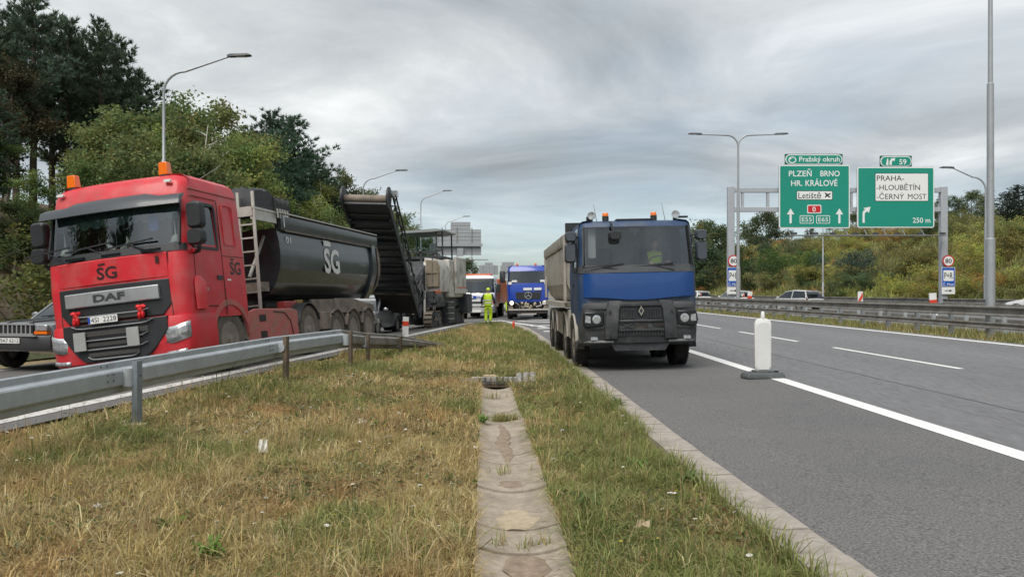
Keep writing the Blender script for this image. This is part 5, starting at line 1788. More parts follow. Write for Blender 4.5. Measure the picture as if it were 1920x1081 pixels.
def hand(mb_list, wrist, d, side, s=1.0):
    """Five skinned chains on a palm: returns (verts, edges, radii) to append."""
    d = Vector(d).normalized()
    up = Vector((0, -1, 0)) if abs(d.y) < 0.8 else Vector((0, 0, 1))
    lat = d.cross(up).normalized() * side
    up = lat.cross(d)
    V, E, Rr = [Vector(wrist), Vector(wrist) + d * 0.05 * s, Vector(wrist) + d * 0.085 * s], [(0, 1), (1, 2)], [0.028 * s, (0.036 * s, 0.018 * s), (0.036 * s, 0.015 * s)]
    for k, (o_, l_) in enumerate(((-0.030, 0.062), (-0.010, 0.075), (0.010, 0.080), (0.028, 0.070))):
        b = len(V)
        p = V[2] + lat * o_ * s
        V += [p + d * 0.02 * s, p + d * (0.02 + l_ * 0.5) * s + up * 0.012 * s, p + d * (0.02 + l_ * 0.85) * s + up * 0.036 * s]
        E += [(2, b), (b, b + 1), (b + 1, b + 2)]
        Rr += [0.0095 * s, 0.0085 * s, 0.0075 * s]
    b = len(V)
    V += [V[0] + lat * 0.045 * s + d * 0.045 * s, V[0] + lat * 0.055 * s + d * 0.08 * s + up * 0.015 * s]
    E += [(0, b), (b, b + 1)]
    Rr += [0.013 * s, 0.010 * s]
    return V, E, Rr

def person(label, loc, rotz, pose, scale=1.0, vest=True, trousers=hiviz, sleeves=navy, cap=None, long_vest=False):
    """pose: joint positions in metres, person facing -y."""
    t = thing('person', label, 'person', loc, (0, 0, rotz))
    t.scale = (scale,) * 3
    J = {k: Vector(v) for k, v in pose.items()}
    # body: one continuous skinned figure
    names = ['pelvis', 'waist', 'chest', 'neck', 'head0', 'sl', 'el', 'wl', 'sr', 'er', 'wr', 'hl', 'kl', 'al', 'tl', 'hr', 'kr', 'ar', 'tr']
    rad = dict(pelvis=(0.15, 0.11), waist=(0.135, 0.10), chest=(0.16, 0.115), neck=0.055, head0=0.06, sl=0.065, el=0.045, wl=0.03, sr=0.065, er=0.045, wr=0.03,
               hl=0.09, kl=0.062, al=0.042, tl=0.04, hr=0.09, kr=0.062, ar=0.042, tr=0.04)
    ed = [('pelvis', 'waist'), ('waist', 'chest'), ('chest', 'neck'), ('neck', 'head0'), ('chest', 'sl'), ('sl', 'el'), ('el', 'wl'), ('chest', 'sr'), ('sr', 'er'), ('er', 'wr'),
          ('pelvis', 'hl'), ('hl', 'kl'), ('kl', 'al'), ('al', 'tl'), ('pelvis', 'hr'), ('hr', 'kr'), ('kr', 'ar'), ('ar', 'tr')]
    V = [J[n] for n in names]; E = [(names.index(a), names.index(b)) for a, b in ed]; Rr = [rad[n] for n in names]
    for w_, e_, sd in (('wl', 'el', 1), ('wr', 'er', -1)):
        hv, he, hr_ = hand(None, J[w_], J[w_] - J[e_], sd)
        o_ = len(V); wi = names.index(w_)
        V += hv[1:]; Rr += hr_[1:]
        E += [((wi if a == 0 else a + o_ - 1), (wi if b == 0 else b + o_ - 1)) for a, b in he]
    body = skin_body('body', [tuple(v) for v in V], E, Rr, skin_m, t)
    def garment(nm, chain_sets, mat, infl):
        vs_, es, rs = [], [], []
        idx = {}
        for ch in chain_sets:
            for a, b in zip(ch[:-1], ch[1:]):
                for q in (a, b):
                    if q not in idx:
                        idx[q] = len(vs_)
                        if isinstance(q, tuple):
                            p = J[q[0]].lerp(J[q[1]], q[2]); ra, rb = rad[q[0]], rad[q[1]]
                            ra = ra if not isinstance(ra, tuple) else ra[0]; rb = rb if not isinstance(rb, tuple) else rb[0]
                            r_ = ra * (1 - q[2]) + rb * q[2]
                        else:
                            p = J[q]; r_ = rad[q]
                        vs_.append(tuple(p))
                        rs.append(tuple(z_ + infl for z_ in r_) if isinstance(r_, tuple) else r_ + infl)
                es.append((idx[a], idx[b]))
        return skin_body(nm, vs_, es, rs, mat, t)
    garment('trousers', [[('waist', 'pelvis', 0.4), 'pelvis'], ['pelvis', 'hl', 'kl', ('kl', 'al', 0.92)], ['pelvis', 'hr', 'kr', ('kr', 'ar', 0.92)]], trousers, 0.028)
    garment('jacket', [['waist', 'chest', ('chest', 'neck', 0.5)], ['chest', 'sl', 'el', ('el', 'wl', 0.9)], ['chest', 'sr', 'er', ('er', 'wr', 0.9)]], sleeves, 0.018)
    if vest:
        rings = []
        c0, c1, c2 = J['pelvis'], J['waist'], J['chest']
        sh = (J['sl'] - J['sr']).length * 0.5
        for p, rx, ry in ((c0 - Vector((0, 0, 0.02)), 0.215, 0.165), (c1, 0.205, 0.155), (c2, 0.23, 0.165), (c2 + Vector((0, 0, 0.10)), 0.225, 0.15), (c2 + Vector((0, 0, 0.17)), 0.15, 0.11)):
            rings.append([(p.x + rx * math.cos(a), p.y + ry * math.sin(a), p.z) for a in np.linspace(0, 2 * PI, 18, endpoint=False)])
        v = MB().loft(rings).build('vest', hiviz, t, smooth=60)
        for zz in (0.25, 0.62):
            p = c0.lerp(c2, zz)
            rr = [[(p.x + 0.232 * math.cos(a), p.y + 0.180 * math.sin(a), p.z + dz) for a in np.linspace(0, 2 * PI, 18, endpoint=False)] for dz in (-0.025, 0.025)]
            MB().loft(rr, cap=False).build('reflective_band', reflect, v, smooth=60)
    hc = J['head']; yaw = pose.get('yaw', (0, 0, 0))[0]
    hd = head_mesh(t, tuple(hc), 0.105, yaw).build('head', skin_m, t, smooth=70)
    face_bits(hd, hc, 0.105, yaw)
    mt = Matrix.Rotation(yaw, 3, 'Z')
    hr2 = MB(); rings = []
    for j in range(6):
        tt = PI / 2 * j / 5 * 1.0
        z = math.sin(tt * 1.0); q = math.cos(tt)
        rings.append([tuple(hc + mt @ Vector((0.092 * (q + 0.02) * math.sin(a), 0.018 - 0.102 * (q + 0.02) * math.cos(a), 0.030 + 0.108 * z))) for a in np.linspace(0, 2 * PI, 16, endpoint=False)])
    cp = hr2.loft(rings).build('cap' if cap else 'hair', cap or hair_m, hd, smooth=70)
    if cap:
        MB().prism([(-0.075, -0.08), (0.075, -0.08), (0.055, -0.17), (-0.055, -0.17)], 'z', 0.03, 0.04).build('peak', cap, cp).location = hc
    for sd in ('l', 'r'):
        a, k_ = J['a' + sd], J['t' + sd]
        dd = (k_ - a); dd.z = 0
        mb = MB()
        d_ = dd.normalized() if dd.length > 1e-4 else Vector((0, -1, 0)); l_ = Vector((-d_.y, d_.x, 0))
        rr = []
        for tt, wd, hh in ((-0.10, 0.04, 0.07), (-0.06, 0.052, 0.12), (0.02, 0.054, 0.11), (0.10, 0.055, 0.07), (0.19, 0.05, 0.05), (0.22, 0.03, 0.03)):
            b0 = Vector((a.x, a.y, a.z - 0.085)) + d_ * tt
            rr.append([tuple(b0 + l_ * (-wd)), tuple(b0 + l_ * wd), tuple(b0 + l_ * wd * 0.85 + Vector((0, 0, hh))), tuple(b0 - l_ * wd * 0.85 + Vector((0, 0, hh)))])
        mb.loft(rr).build('boot', boot_m, t, smooth=50)
    return t
# ------------------------------------------------------------------ red tractor unit and black tipper trailer
YAW = R(-8.0)
ROLL = R(-6.4)
TL = (-6.85, 13.2, 0.0)
tr = thing('semi_truck', 'red semi-truck tractor with sleeper cab, black sun visor and two amber beacons', 'truck', (-6.66, 12.75, 0.06), (0, ROLL, YAW))
tr.scale = (1.05,) * 3
lv = [(0.92, 1.23, 0.06, 2.05, 0.20, 0.09), (1.58, 1.245, 0.05, 2.05, 0.20, 0.09), (2.04, 1.245, 0.08, 2.05, 0.20, 0.10), (2.16, 1.24, 0.11, 2.05, 0.20, 0.10),
      (2.35, 1.235, 0.15, 2.05, 0.20, 0.10), (2.72, 1.225, 0.22, 2.05, 0.20, 0.10), (2.90, 1.22, 0.26, 2.05, 0.20, 0.10), (3.0, 1.215, 0.28, 2.05, 0.20, 0.10),
      (3.19, 1.20, 0.33, 2.03, 0.20, 0.09), (3.30, 1.16, 0.40, 2.0, 0.22, 0.08), (3.37, 1.07, 0.53, 1.95, 0.25, 0.06), (3.40, 0.85, 0.80, 1.8, 0.3, 0.04)]
cb_ = Cab(lv, (0.55, 1.12, 1.30, 1.5, 1.85), (-1, -0.6, -0.2, 0.2, 0.6, 1))
cb_.take('windscreen', range(3, 6), cb_.front_range(2))
for rt in (True, False):
    cb_.take('side_window' + str(rt), range(3, 6), [cb_.side_seg(1, rt)])
ms = cb_.mbs()
body = merge_mb(ms['body']).build('cab', red_p, tr, smooth=32)
merge_mb(ms['windscreen']).build('windscreen', glass, tr, smooth=60)
for rt in (True, False): merge_mb(ms['side_window' + str(rt)]).build('side_window', glass_dk, tr)
# dark scuttle strip below the screen and frame round it
merge_mb(cb_.strip([2], cb_.front_range(4), 0.012)).build('scuttle_panel', blk, tr, smooth=50)
for sx in (-1, 1):
    MB().bar((sx * 1.17, 0.145, 2.15), (sx * 1.15, 0.32, 2.92), 0.03, 0.09).build('pillar_trim', blk, tr)
# door: window surround, shut lines, handle
for sx in (-1, 1):
    dr = MB().prism([(0.44, 2.08), (1.15, 2.08), (1.15, 2.80), (1.10, 2.86), (0.58, 2.86), (0.50, 2.5)], 'x', sx * 1.236, sx * 1.243)
    d_ = MB()
    fr = [(0.42, 2.10), (1.17, 2.10), (1.16, 2.80), (1.11, 2.86), (0.62, 2.86), (0.50, 2.45)]
    for a, b in zip(fr, fr[1:] + fr[:1]):
        d_.bar((sx * 1.240, a[0], a[1]), (sx * 1.238, b[0], b[1]), 0.05, 0.035, up=(1, 0, 0))
    d_.build('window_frame', blk, tr)
    g_ = MB()
    for a, b in (((1.28, 0.95), (1.27, 2.95)), ((0.36, 1.15), (0.40, 2.1)), ((0.36, 1.12), (1.28, 1.10)), ((0.45, 2.97), (1.27, 2.97))):
        g_.bar((sx * 1.246, a[0], a[1]), (sx * 1.243, b[0], b[1]), 0.012, 0.012)
    g_.build('door_gap', chassis, tr)
    MB().box((sx * 1.250, 1.14, 1.60), (0.02, 0.17, 0.075)).build('door_handle', blk, tr)
    # sleeper panel recess, side lockers
    s_ = MB()
    pr = [(1.42, 2.20), (1.80, 2.20), (1.80, 2.85), (1.75, 2.92), (1.47, 2.92), (1.42, 2.85)]
    for a, b in zip(pr, pr[1:] + pr[:1]):
        s_.bar((sx * 1.242, a[0], a[1]), (sx * 1.242, b[0], b[1]), 0.018, 0.018)
    s_.build('sleeper_panel', red_p, tr)
    MB().bar((sx * 1.243, 1.30, 1.99), (sx * 1.243, 2.03, 1.99), 0.012, 0.012).build('locker_gap', chassis, tr)
    MB().bar((sx * 1.215, 0.45, 3.10), (sx * 1.215, 2.03, 3.10), 0.02, 0.02).build('roof_gap', red_dusty, tr)
    MB().loft([[(sx * 1.26, 0.30, z), (sx * 1.30, 0.36, z), (sx * 1.30, 0.60, z), (sx * 1.25, 0.62, z)] for z in (1.06, 1.30, 1.52)] + [[(sx * 1.25, 0.36, 1.62), (sx * 1.26, 0.40, 1.62), (sx * 1.26, 0.5, 1.62), (sx * 1.25, 0.52, 1.62)]]).build('air_vane', red_p, tr, bevel=0.015)
# visor
pr = []
for t in np.linspace(-1, 1, 13):
    bowy = 0.10 * (1 - t * t)
    lift = 0.05 if abs(t) < 0.62 else 0.0
    pr.append([(t * 1.26, 0.18 - bowy + 0.09, 2.99 + lift), (t * 1.26, 0.02 - bowy + 0.10, 2.93 + lift * 0.4), (t * 1.26, -0.05 - bowy + 0.12, 2.80), (t * 1.26, -0.02 - bowy + 0.12, 2.79), (t * 1.26, 0.10 - bowy + 0.12, 2.92)])
MB().loft(pr).build('sun_visor', M('visor_grey', (0.045, 0.052, 0.060), 0.35, coat=0.3), tr, smooth=50)
# interior: dash, seats, rear wall, curtain, ornaments
MB().box((0, 0.42, 2.06), (2.2, 0.5, 0.16)).build('dashboard', interior, tr, bevel=0.03)
MB().box((0, 1.95, 2.4), (2.3, 0.05, 1.3)).build('rear_trim', interior, tr)
MB().box((0, 1.15, 1.7), (2.3, 1.6, 0.04)).build('cab_floor', interior, tr)
for sx in (-0.62, 0.62):
    MB().box((sx, 1.15, 2.28), (0.5, 0.14, 0.8), (R(-8), 0, 0)).box((sx, 0.95, 1.9), (0.5, 0.5, 0.16)).build('seat', interior, tr, bevel=0.04)
cur = MB(); rings = []
nsc = 10
for k in range(nsc * 6 + 1):
    t = k / (nsc * 6)
    x = -1.12 + 2.24 * t
    y = 0.30 - 0.09 * (1 - (2 * t - 1) ** 2) + 0.012 * math.sin(k * 1.7)
    sag = 0.055 * abs(math.sin(PI * t * nsc))
    rings.append([(x, y + 0.01, 2.86), (x, y, 2.66 - sag), (x, y + 0.004, 2.63 - sag)])
curt = M('curtain_teal', (0.12, 0.21, 0.215), 0.85, var=0.2)
MB().loft(rings, closed=False, cap=False).build('curtain', curt, tr)
hn = MB()
for sx in (-1, 1):
    hn.tube([(0.02 + sx * 0.05, 0.24, 2.19), (0.02 + sx * 0.14, 0.24, 2.22), (0.02 + sx * 0.19, 0.23, 2.30), (0.02 + sx * 0.17, 0.22, 2.38)], [0.035, 0.04, 0.03, 0.008], 8)
hn.build('bull_horns', horn_m, tr)
MB().box((0.02, 0.26, 2.14), (0.5, 0.08, 0.12)).build('red_plaque', M('plaque_red', (0.35, 0.02, 0.02), 0.6), tr, bevel=0.01)
for sx in (-1.02, 1.0):
    MB().lathe([(0.09, 0), (0.09, 0.02), (0.06, 0.10), (0.015, 0.14), (0.012, 0.40), (0.02, 0.42), (0.005, 0.46)], 10, 'z', (sx, 0.33, 2.20)).build('name_plate', horn_m, tr)
MB().prism(rrect(0.60, 0.78, 2.42, 2.72, 0.05), 'y', 0.22, 0.23).build('pennant', M('pennant_blue', (0.02, 0.10, 0.35), 0.7), tr)
for x, ln, a in ((-0.85, 0.8, 0.35), (-0.10, 0.8, 0.35), (0.65, 0.8, 0.25)):
    wiper(tr, x, 0.0, 2.10, ln * 0.75, PI - a - 0.15, blk)
for x in (-0.6, 0.05, 0.75):
    MB().box((x, -0.015, 2.08), (0.34, 0.03, 0.045)).build('wiper_cowl', blk_g, tr)
# mirrors
for sx in (-1, 1):
    mirror(tr, (sx * 1.42, 0.26, 2.60), (0.27, 0.14, 0.44), blk, (sx * 1.2, 0.42, 2.76))
    mirror(tr, (sx * 1.42, 0.22, 2.24), (0.28, 0.14, 0.26), blk, (sx * 1.2, 0.42, 2.10))
    MB().tube([(sx * 1.22, 0.46, 2.02), (sx * 1.36, 0.36, 2.02), (sx * 1.42, 0.30, 2.10)], 0.035, 8).build('mirror_arm', blk, tr)
MB().box((1.24, 0.44, 2.04), (0.10, 0.16, 0.07)).build('mirror_base', red_p, tr, bevel=0.015)
# beacons and marker lights
for sx in (-0.86, 0.86):
    beacon(tr, sx - 0.1, 0.60, 3.34, 0.085, 0.22, 0.05, square=True)
for sx in (-0.98, 0.98):
    MB().prism(rrect(sx - 0.06, sx + 0.06, 3.20, 3.245, 0.015), 'y', 0.265, 0.31).build('marker_light', plate_w, tr)
MB().tube([(0.95, 1.2, 3.35), (1.35, 0.5 + 0.9, 3.62)], [0.006, 0.004], 5).build('aerial', rim_s, tr)
# grille
gm = blk
def curved(name, cols, y0, bow, W, mat, th=0.05, parent=None, smooth=40):
    """Panel bowed forwards: cols = (x, z0, z1) from left to right."""
    rr = []
    for x, z0, z1 in cols:
        y = y0 - bow * (1 - (x / W) ** 2)
        rr.append([(x, y + 0.012, z0), (x, y, z0 + 0.014), (x, y, z1 - 0.014), (x, y + 0.012, z1), (x, y + th, z1), (x, y + th, z0)])
    return MB().loft(rr).build(name, mat, parent or tr, smooth=smooth)
curved('grille_upper', [(x, 1.02 + 0.16 * max(0, abs(x) - 0.86) / 0.12, 1.60) for x in np.linspace(-0.98, 0.98, 15)], 0.035, 0.10, 1.0, gm)
curved('bonnet_panel', [(x, 1.625, 2.03) for x in np.linspace(-0.975, 0.975, 15)], 0.045, 0.10, 1.0, red_p, 0.03)
for sx in (-1, 1):
    MB().bar((sx * 0.99, 0.052, 1.0), (sx * 0.985, 0.07, 2.04), 0.012, 0.014).build('panel_gap', chassis, tr)
bar = MB()
rings = []
for t in np.linspace(-1, 1, 11):
    y = -0.01 - 0.085 * (1 - (t * 0.83) ** 2)
    rings.append([(t * 0.83, y, 1.285), (t * 0.83, y - 0.012, 1.30), (t * 0.83, y - 0.012, 1.50), (t * 0.83, y, 1.515), (t * 0.83, y + 0.03, 1.515), (t * 0.83, y + 0.03, 1.285)])
gb = bar.loft(rings).build('grille_bar', silver, tr)
text_obj('lettering', 'DAF', M('letter_grey', (0.05, 0.055, 0.06), 0.4), gb, box=(-0.28, 0.28, 1.345, 1.465), y=-0.112, bold=0.035)
curved('grille_lower', [(x, 0.37 + 0.42 * max(0, (abs(x) - 0.50) / 0.42) ** 1.5, 1.00) for x in np.linspace(-0.92, 0.92, 19)], -0.03, 0.085, 1.0, gm, 0.06)
def slat(z, w, dip, mat=silver, h=0.022):
    rr = []
    for t in np.linspace(-1, 1, 15):
        zz = z + dip * max(0, abs(t) - 0.82) / 0.18
        y = -0.05 - 0.09 * (1 - (t * w) ** 2)
        rr.append([(t * w, y, zz - h / 2), (t * w, y - 0.018, zz), (t * w, y, zz + h / 2), (t * w, y + 0.02, zz)])
    return MB().loft(rr).build('grille_slat', mat, tr, smooth=60)
for z, w, dp in ((1.12, 0.66, 0.03), (0.93, 0.72, 0.05), (0.73, 0.62, 0.05), (0.58, 0.60, 0.04), (0.42, 0.45, 0.05)):
    slat(z, w, dp)
mesh_m = M('mesh_dark', (0.05, 0.048, 0.045), 0.7, var=0.4, scale=60)
for z, w, h in ((1.06, 0.55, 0.05), (0.83, 0.62, 0.09), (0.655, 0.5, 0.07), (0.49, 0.45, 0.07)):
    curved('grille_mesh', [(x, z - h / 2, z + h / 2) for x in np.linspace(-w, w, 9)], -0.04, 0.09, 1.0, mesh_m, 0.02)
for sx in (-0.56, 0.38):
    MB().prism(rrect(sx - 0.105, sx + 0.105, 0.58, 0.88, 0.015), 'y', -0.155, -0.135).build('warning_plate', grey_pl, tr, smooth=0)
plate(tr, -0.10, -0.165, 1.055, '4SI  2228')
for sx in (-0.62, 0.53):
    rb = MB(); r_ = random.Random(int(sx * 100) + 5)
    for k, (cx, cz, rx, rz) in enumerate(((0, 0.02, 0.05, 0.06), (-0.035, 0.06, 0.05, 0.035), (0.04, 0.055, 0.05, 0.035), (-0.03, -0.07, 0.032, 0.075), (0.03, -0.06, 0.03, 0.065))):
        rings = []
        for j in range(7):
            t = PI * min(max(j, 0.1), 5.9) / 6
            rings.append([(sx + cx + rx * math.sin(t) * math.cos(2 * PI * q / 9) * r_.uniform(0.75, 1.2), -0.105 + 0.035 * math.sin(t) * math.sin(2 * PI * q / 9) * r_.uniform(0.6, 1.3), 1.13 + cz - rz * math.cos(t) + r_.uniform(-.008, .008)) for q in range(9)])
        rb.loft(rings)
    rb.build('ribbon', ribbon_r, tr, smooth=30)
# logo on the bonnet and number
lg = M('logo_dark', (0.035, 0.012, 0.014), 0.5)
text_obj('logo', 'SG', lg, tr, box=(-0.21, 0.15, 1.70, 1.90), y=-0.060, bold=0.02)
MB().prism([(-0.17, 1.925), (-0.05, 1.935), (-0.05, 1.965), (-0.17, 1.955)], 'y', -0.062, -0.050).build('logo_bar', lg, tr)
text_obj('lettering', '1', lg, tr, box=(0.80, 0.86, 1.86, 1.98), y=-0.0, bold=0.005)
# bumper with headlamps
bl = [(0.30, 1.20, 0.10, 0.88, 0.16, 0.06), (0.36, 1.24, 0.02, 0.88, 0.20, 0.08), (0.60, 1.26, -0.01, 0.88, 0.22, 0.09), (0.90, 1.25, 0.0, 0.88, 0.22, 0.09), (0.99, 1.24, 0.03, 0.88, 0.2, 0.08)]
bc_ = Cab(bl, (0.5, 0.7), (-1, -0.7, -0.35, 0, 0.35, 0.7, 1))
merge_mb(bc_.mbs()['body']).build('bumper', red_p, tr, smooth=40)
def corner_patch(name, zs, a0, a1, mat, parent, off, sx, yk=0.0):
    """Patch that follows the rounded bumper corner: angle a from straight ahead (0) to the side (90), plus flat run."""
    mb = MB(); rr = []
    for a in np.linspace(a0, a1, 8):
        col = []
        for z, k in zs:
            r_ = 0.22; cx, cy = 1.26 - r_, 0.21
            if a < 0:
                x = cx + a * 0.01; y = cy - r_ - off
            else:
                x = cx + (r_ + off) * math.sin(R(a)); y = cy - (r_ + off) * math.cos(R(a))
            col.append((sx * x, y, z + k * (a - a0) / (a1 - a0)))
        rr.append(col)
    mb.loft(rr, closed=False, cap=False)
    o_ = mb.build(name, mat, parent, smooth=70)
    sm_ = o_.modifiers.new('thickness', 'SOLIDIFY'); sm_.thickness = 0.012
    return o_
for sx in (-1, 1):
    hd = corner_patch('headlamp', [(0.53, 0.10), (0.62, 0.11), (0.72, 0.10), (0.80, 0.09)], -26, 62, silver, tr, 0.012, sx)
    corner_patch('headlamp_lens', [(0.56, 0.10), (0.64, 0.11), (0.71, 0.10), (0.77, 0.09)], -20, 52, lens, hd, 0.022, sx)
    mb = MB()
    for dx_, zz in ((0.0, 0.67), (0.12, 0.70)):
        mb.sphere((sx * (0.98 + dx_), 0.0 + dx_ * 0.5, zz), (0.055, 0.03, 0.055), 10, 6)
    mb.build('reflector_bowl', chrome, hd)
    corner_patch('fog_lamp', [(0.36, 0.03), (0.42, 0.03)], -18, 40, lens, tr, 0.010, sx)
MB().box((0, 0.03, 0.335), (1.0, 0.12, 0.03)).build('spoiler_lip', dust, tr)
# wheel arch, steps, chassis
for sx in (-1, 1):
    arch = mudguard(tr, sx * 0.92, sx * 1.25, 1.40, 0.52, 0.60, red_dusty, 5, 175, 0.10, 'wheel_arch')
    MB().prism([(0.86, 0.60), (0.97, 0.95), (1.1, 1.1), (0.4, 1.1), (0.4, 0.5)], 'x', sx * 1.16, sx * 1.235).build('step_panel', red_p, tr)
    mudguard(tr, sx * 0.90, sx * 1.20, 1.40, 0.52, 0.57, blk, 0, 180, 0.02, 'arch_liner')
    MB().box((sx * 1.05, 0.78, 0.46), (0.34, 0.22, 0.28)).build('step', red_dusty, tr)
    wheel(tr, sx * 1.05, 1.40, 0.52, 0.52, 0.32, tyre_d, rim_d, 'truck', sx)
    wheel(tr, sx * 1.05, 4.90, 0.52, 0.52, 0.31, tyre_d, rim_d, 'truck', sx, twin=True)
    # side skirt with cut-outs
    sk = MB().prism([(2.05, 0.38), (4.22, 0.32), (4.25, 0.95), (4.0, 1.0), (2.35, 1.03), (2.0, 0.95)], 'x', sx * 1.17, sx * 1.22).build('side_skirt', red_dusty, tr, bevel=0.015)
    for zz in (0.52, 0.84):
        MB().box((sx * 1.216, 2.62, zz), (0.022, 0.26, 0.13)).build('skirt_opening', chassis, sk)
    MB().tube([(sx * 1.225, 3.1, 0.96), (sx * 1.225, 3.6, 0.92), (sx * 1.225, 3.85, 0.75), (sx * 1.225, 3.95, 0.36)], 0.012, 5).build('skirt_seam', chassis, sk)
    MB().prism([(1.90, 0.5), (2.1, 0.4), (2.1, 1.0), (1.93, 1.0)], 'x', sx * 1.05, sx * 1.2).build('arch_rear', dust, tr)
    mudguard(tr, sx * 0.75, sx * 1.22, 4.90, 0.52, 0.58, blk, 20, 165, 0.02)
    MB().box((sx * 0.42, 3.2, 0.85), (0.09, 5.6, 0.26)).build('frame_rail', chassis, tr)
for y_ in (1.40, 4.90):
    MB().lathe([(0.10, -0.85), (0.10, 0.85)], 10, 'x', (0, y_, 0.52)).lathe([(0.24, -0.2), (0.24, 0.2)], 12, 'x', (0, y_, 0.52)).build('axle', chassis, tr)
MB().box((0, 3.0, 0.75), (1.9, 1.6, 0.5)).build('fuel_tank', chassis, tr, bevel=0.05)
MB().box((0, 1.2, 0.8), (1.3, 1.5, 0.45)).build('engine', chassis, tr)
MB().box((0, 4.8, 1.13), (1.0, 1.1, 0.1)).build('fifth_wheel', chassis, tr)
def side_text(root, txt, mat, x, y0, y1, z0, z1, bold=0.0):
    o_ = text_obj('lettering', txt, mat, root, box=(y0, y1, z0, z1), y=0, bold=bold)
    o_.rotation_euler = (0, 0, PI / 2)
    o_.location = (x, 0, 0)
    return o_
side_text(tr, 'SG', lg, 1.25, 1.52, 1.90, 1.66, 1.90, 0.02)
side_text(tr, 'XF', silver, 1.252, 0.62, 0.74, 1.36, 1.42, 0.02)
MB().box((1.249, 1.62, 1.94), (0.004, 0.10, 0.035)).build('logo_bar', lg, tr)
MB().box((1.249, 1.45, 1.565), (0.006, 0.12, 0.03)).build('side_marker', plate_w, tr)

# ------------------------------------------------------------------ tipper semi-trailer
tl = thing('tipper_trailer', 'black half-pipe tipper semi-trailer with folded tarpaulin and aluminium ladder', 'trailer', (TL[0], TL[1], TL[2] + 0.0), (0, ROLL * 0.86, YAW))
tl.scale = (1, 1, 0.97)
sec = [(0.62, 1.42), (0.90, 1.52), (1.10, 1.78), (1.22, 2.10), (1.26, 2.42), (1.25, 2.75), (1.20, 3.06)]
Y0, Y1 = 4.05, 11.0
outer = [(a, b) for a, b in sec] + [(-a, b) for a, b in reversed(sec)]
inner = [(a - 0.05, b + 0.04 if i == 0 else b) for i, (a, b) in enumerate(sec)]
mb = MB()
full = outer[:len(sec)] + [(1.15, 3.06)] + [(a, b) for a, b in reversed(inner[:-1])] + [(-a, b) for a, b in inner[:-1]] + [(-1.15, 3.06)] + outer[len(sec):]
mb.loft([[(a, y, b) for a, b in full] for y in (Y0, Y1)])
tub = mb.build('tub', tip_blk, tl, smooth=12)
MB().prism([(a, b) for a, b in outer], 'y', Y0 - 0.05, Y0 + 0.004).build('front_wall', tip_blk, tl, smooth=12)
MB().prism([(a * 0.995, b) for a, b in outer], 'y', Y1, Y1 + 0.06).build('tailgate', tip_blk, tl, smooth=12)
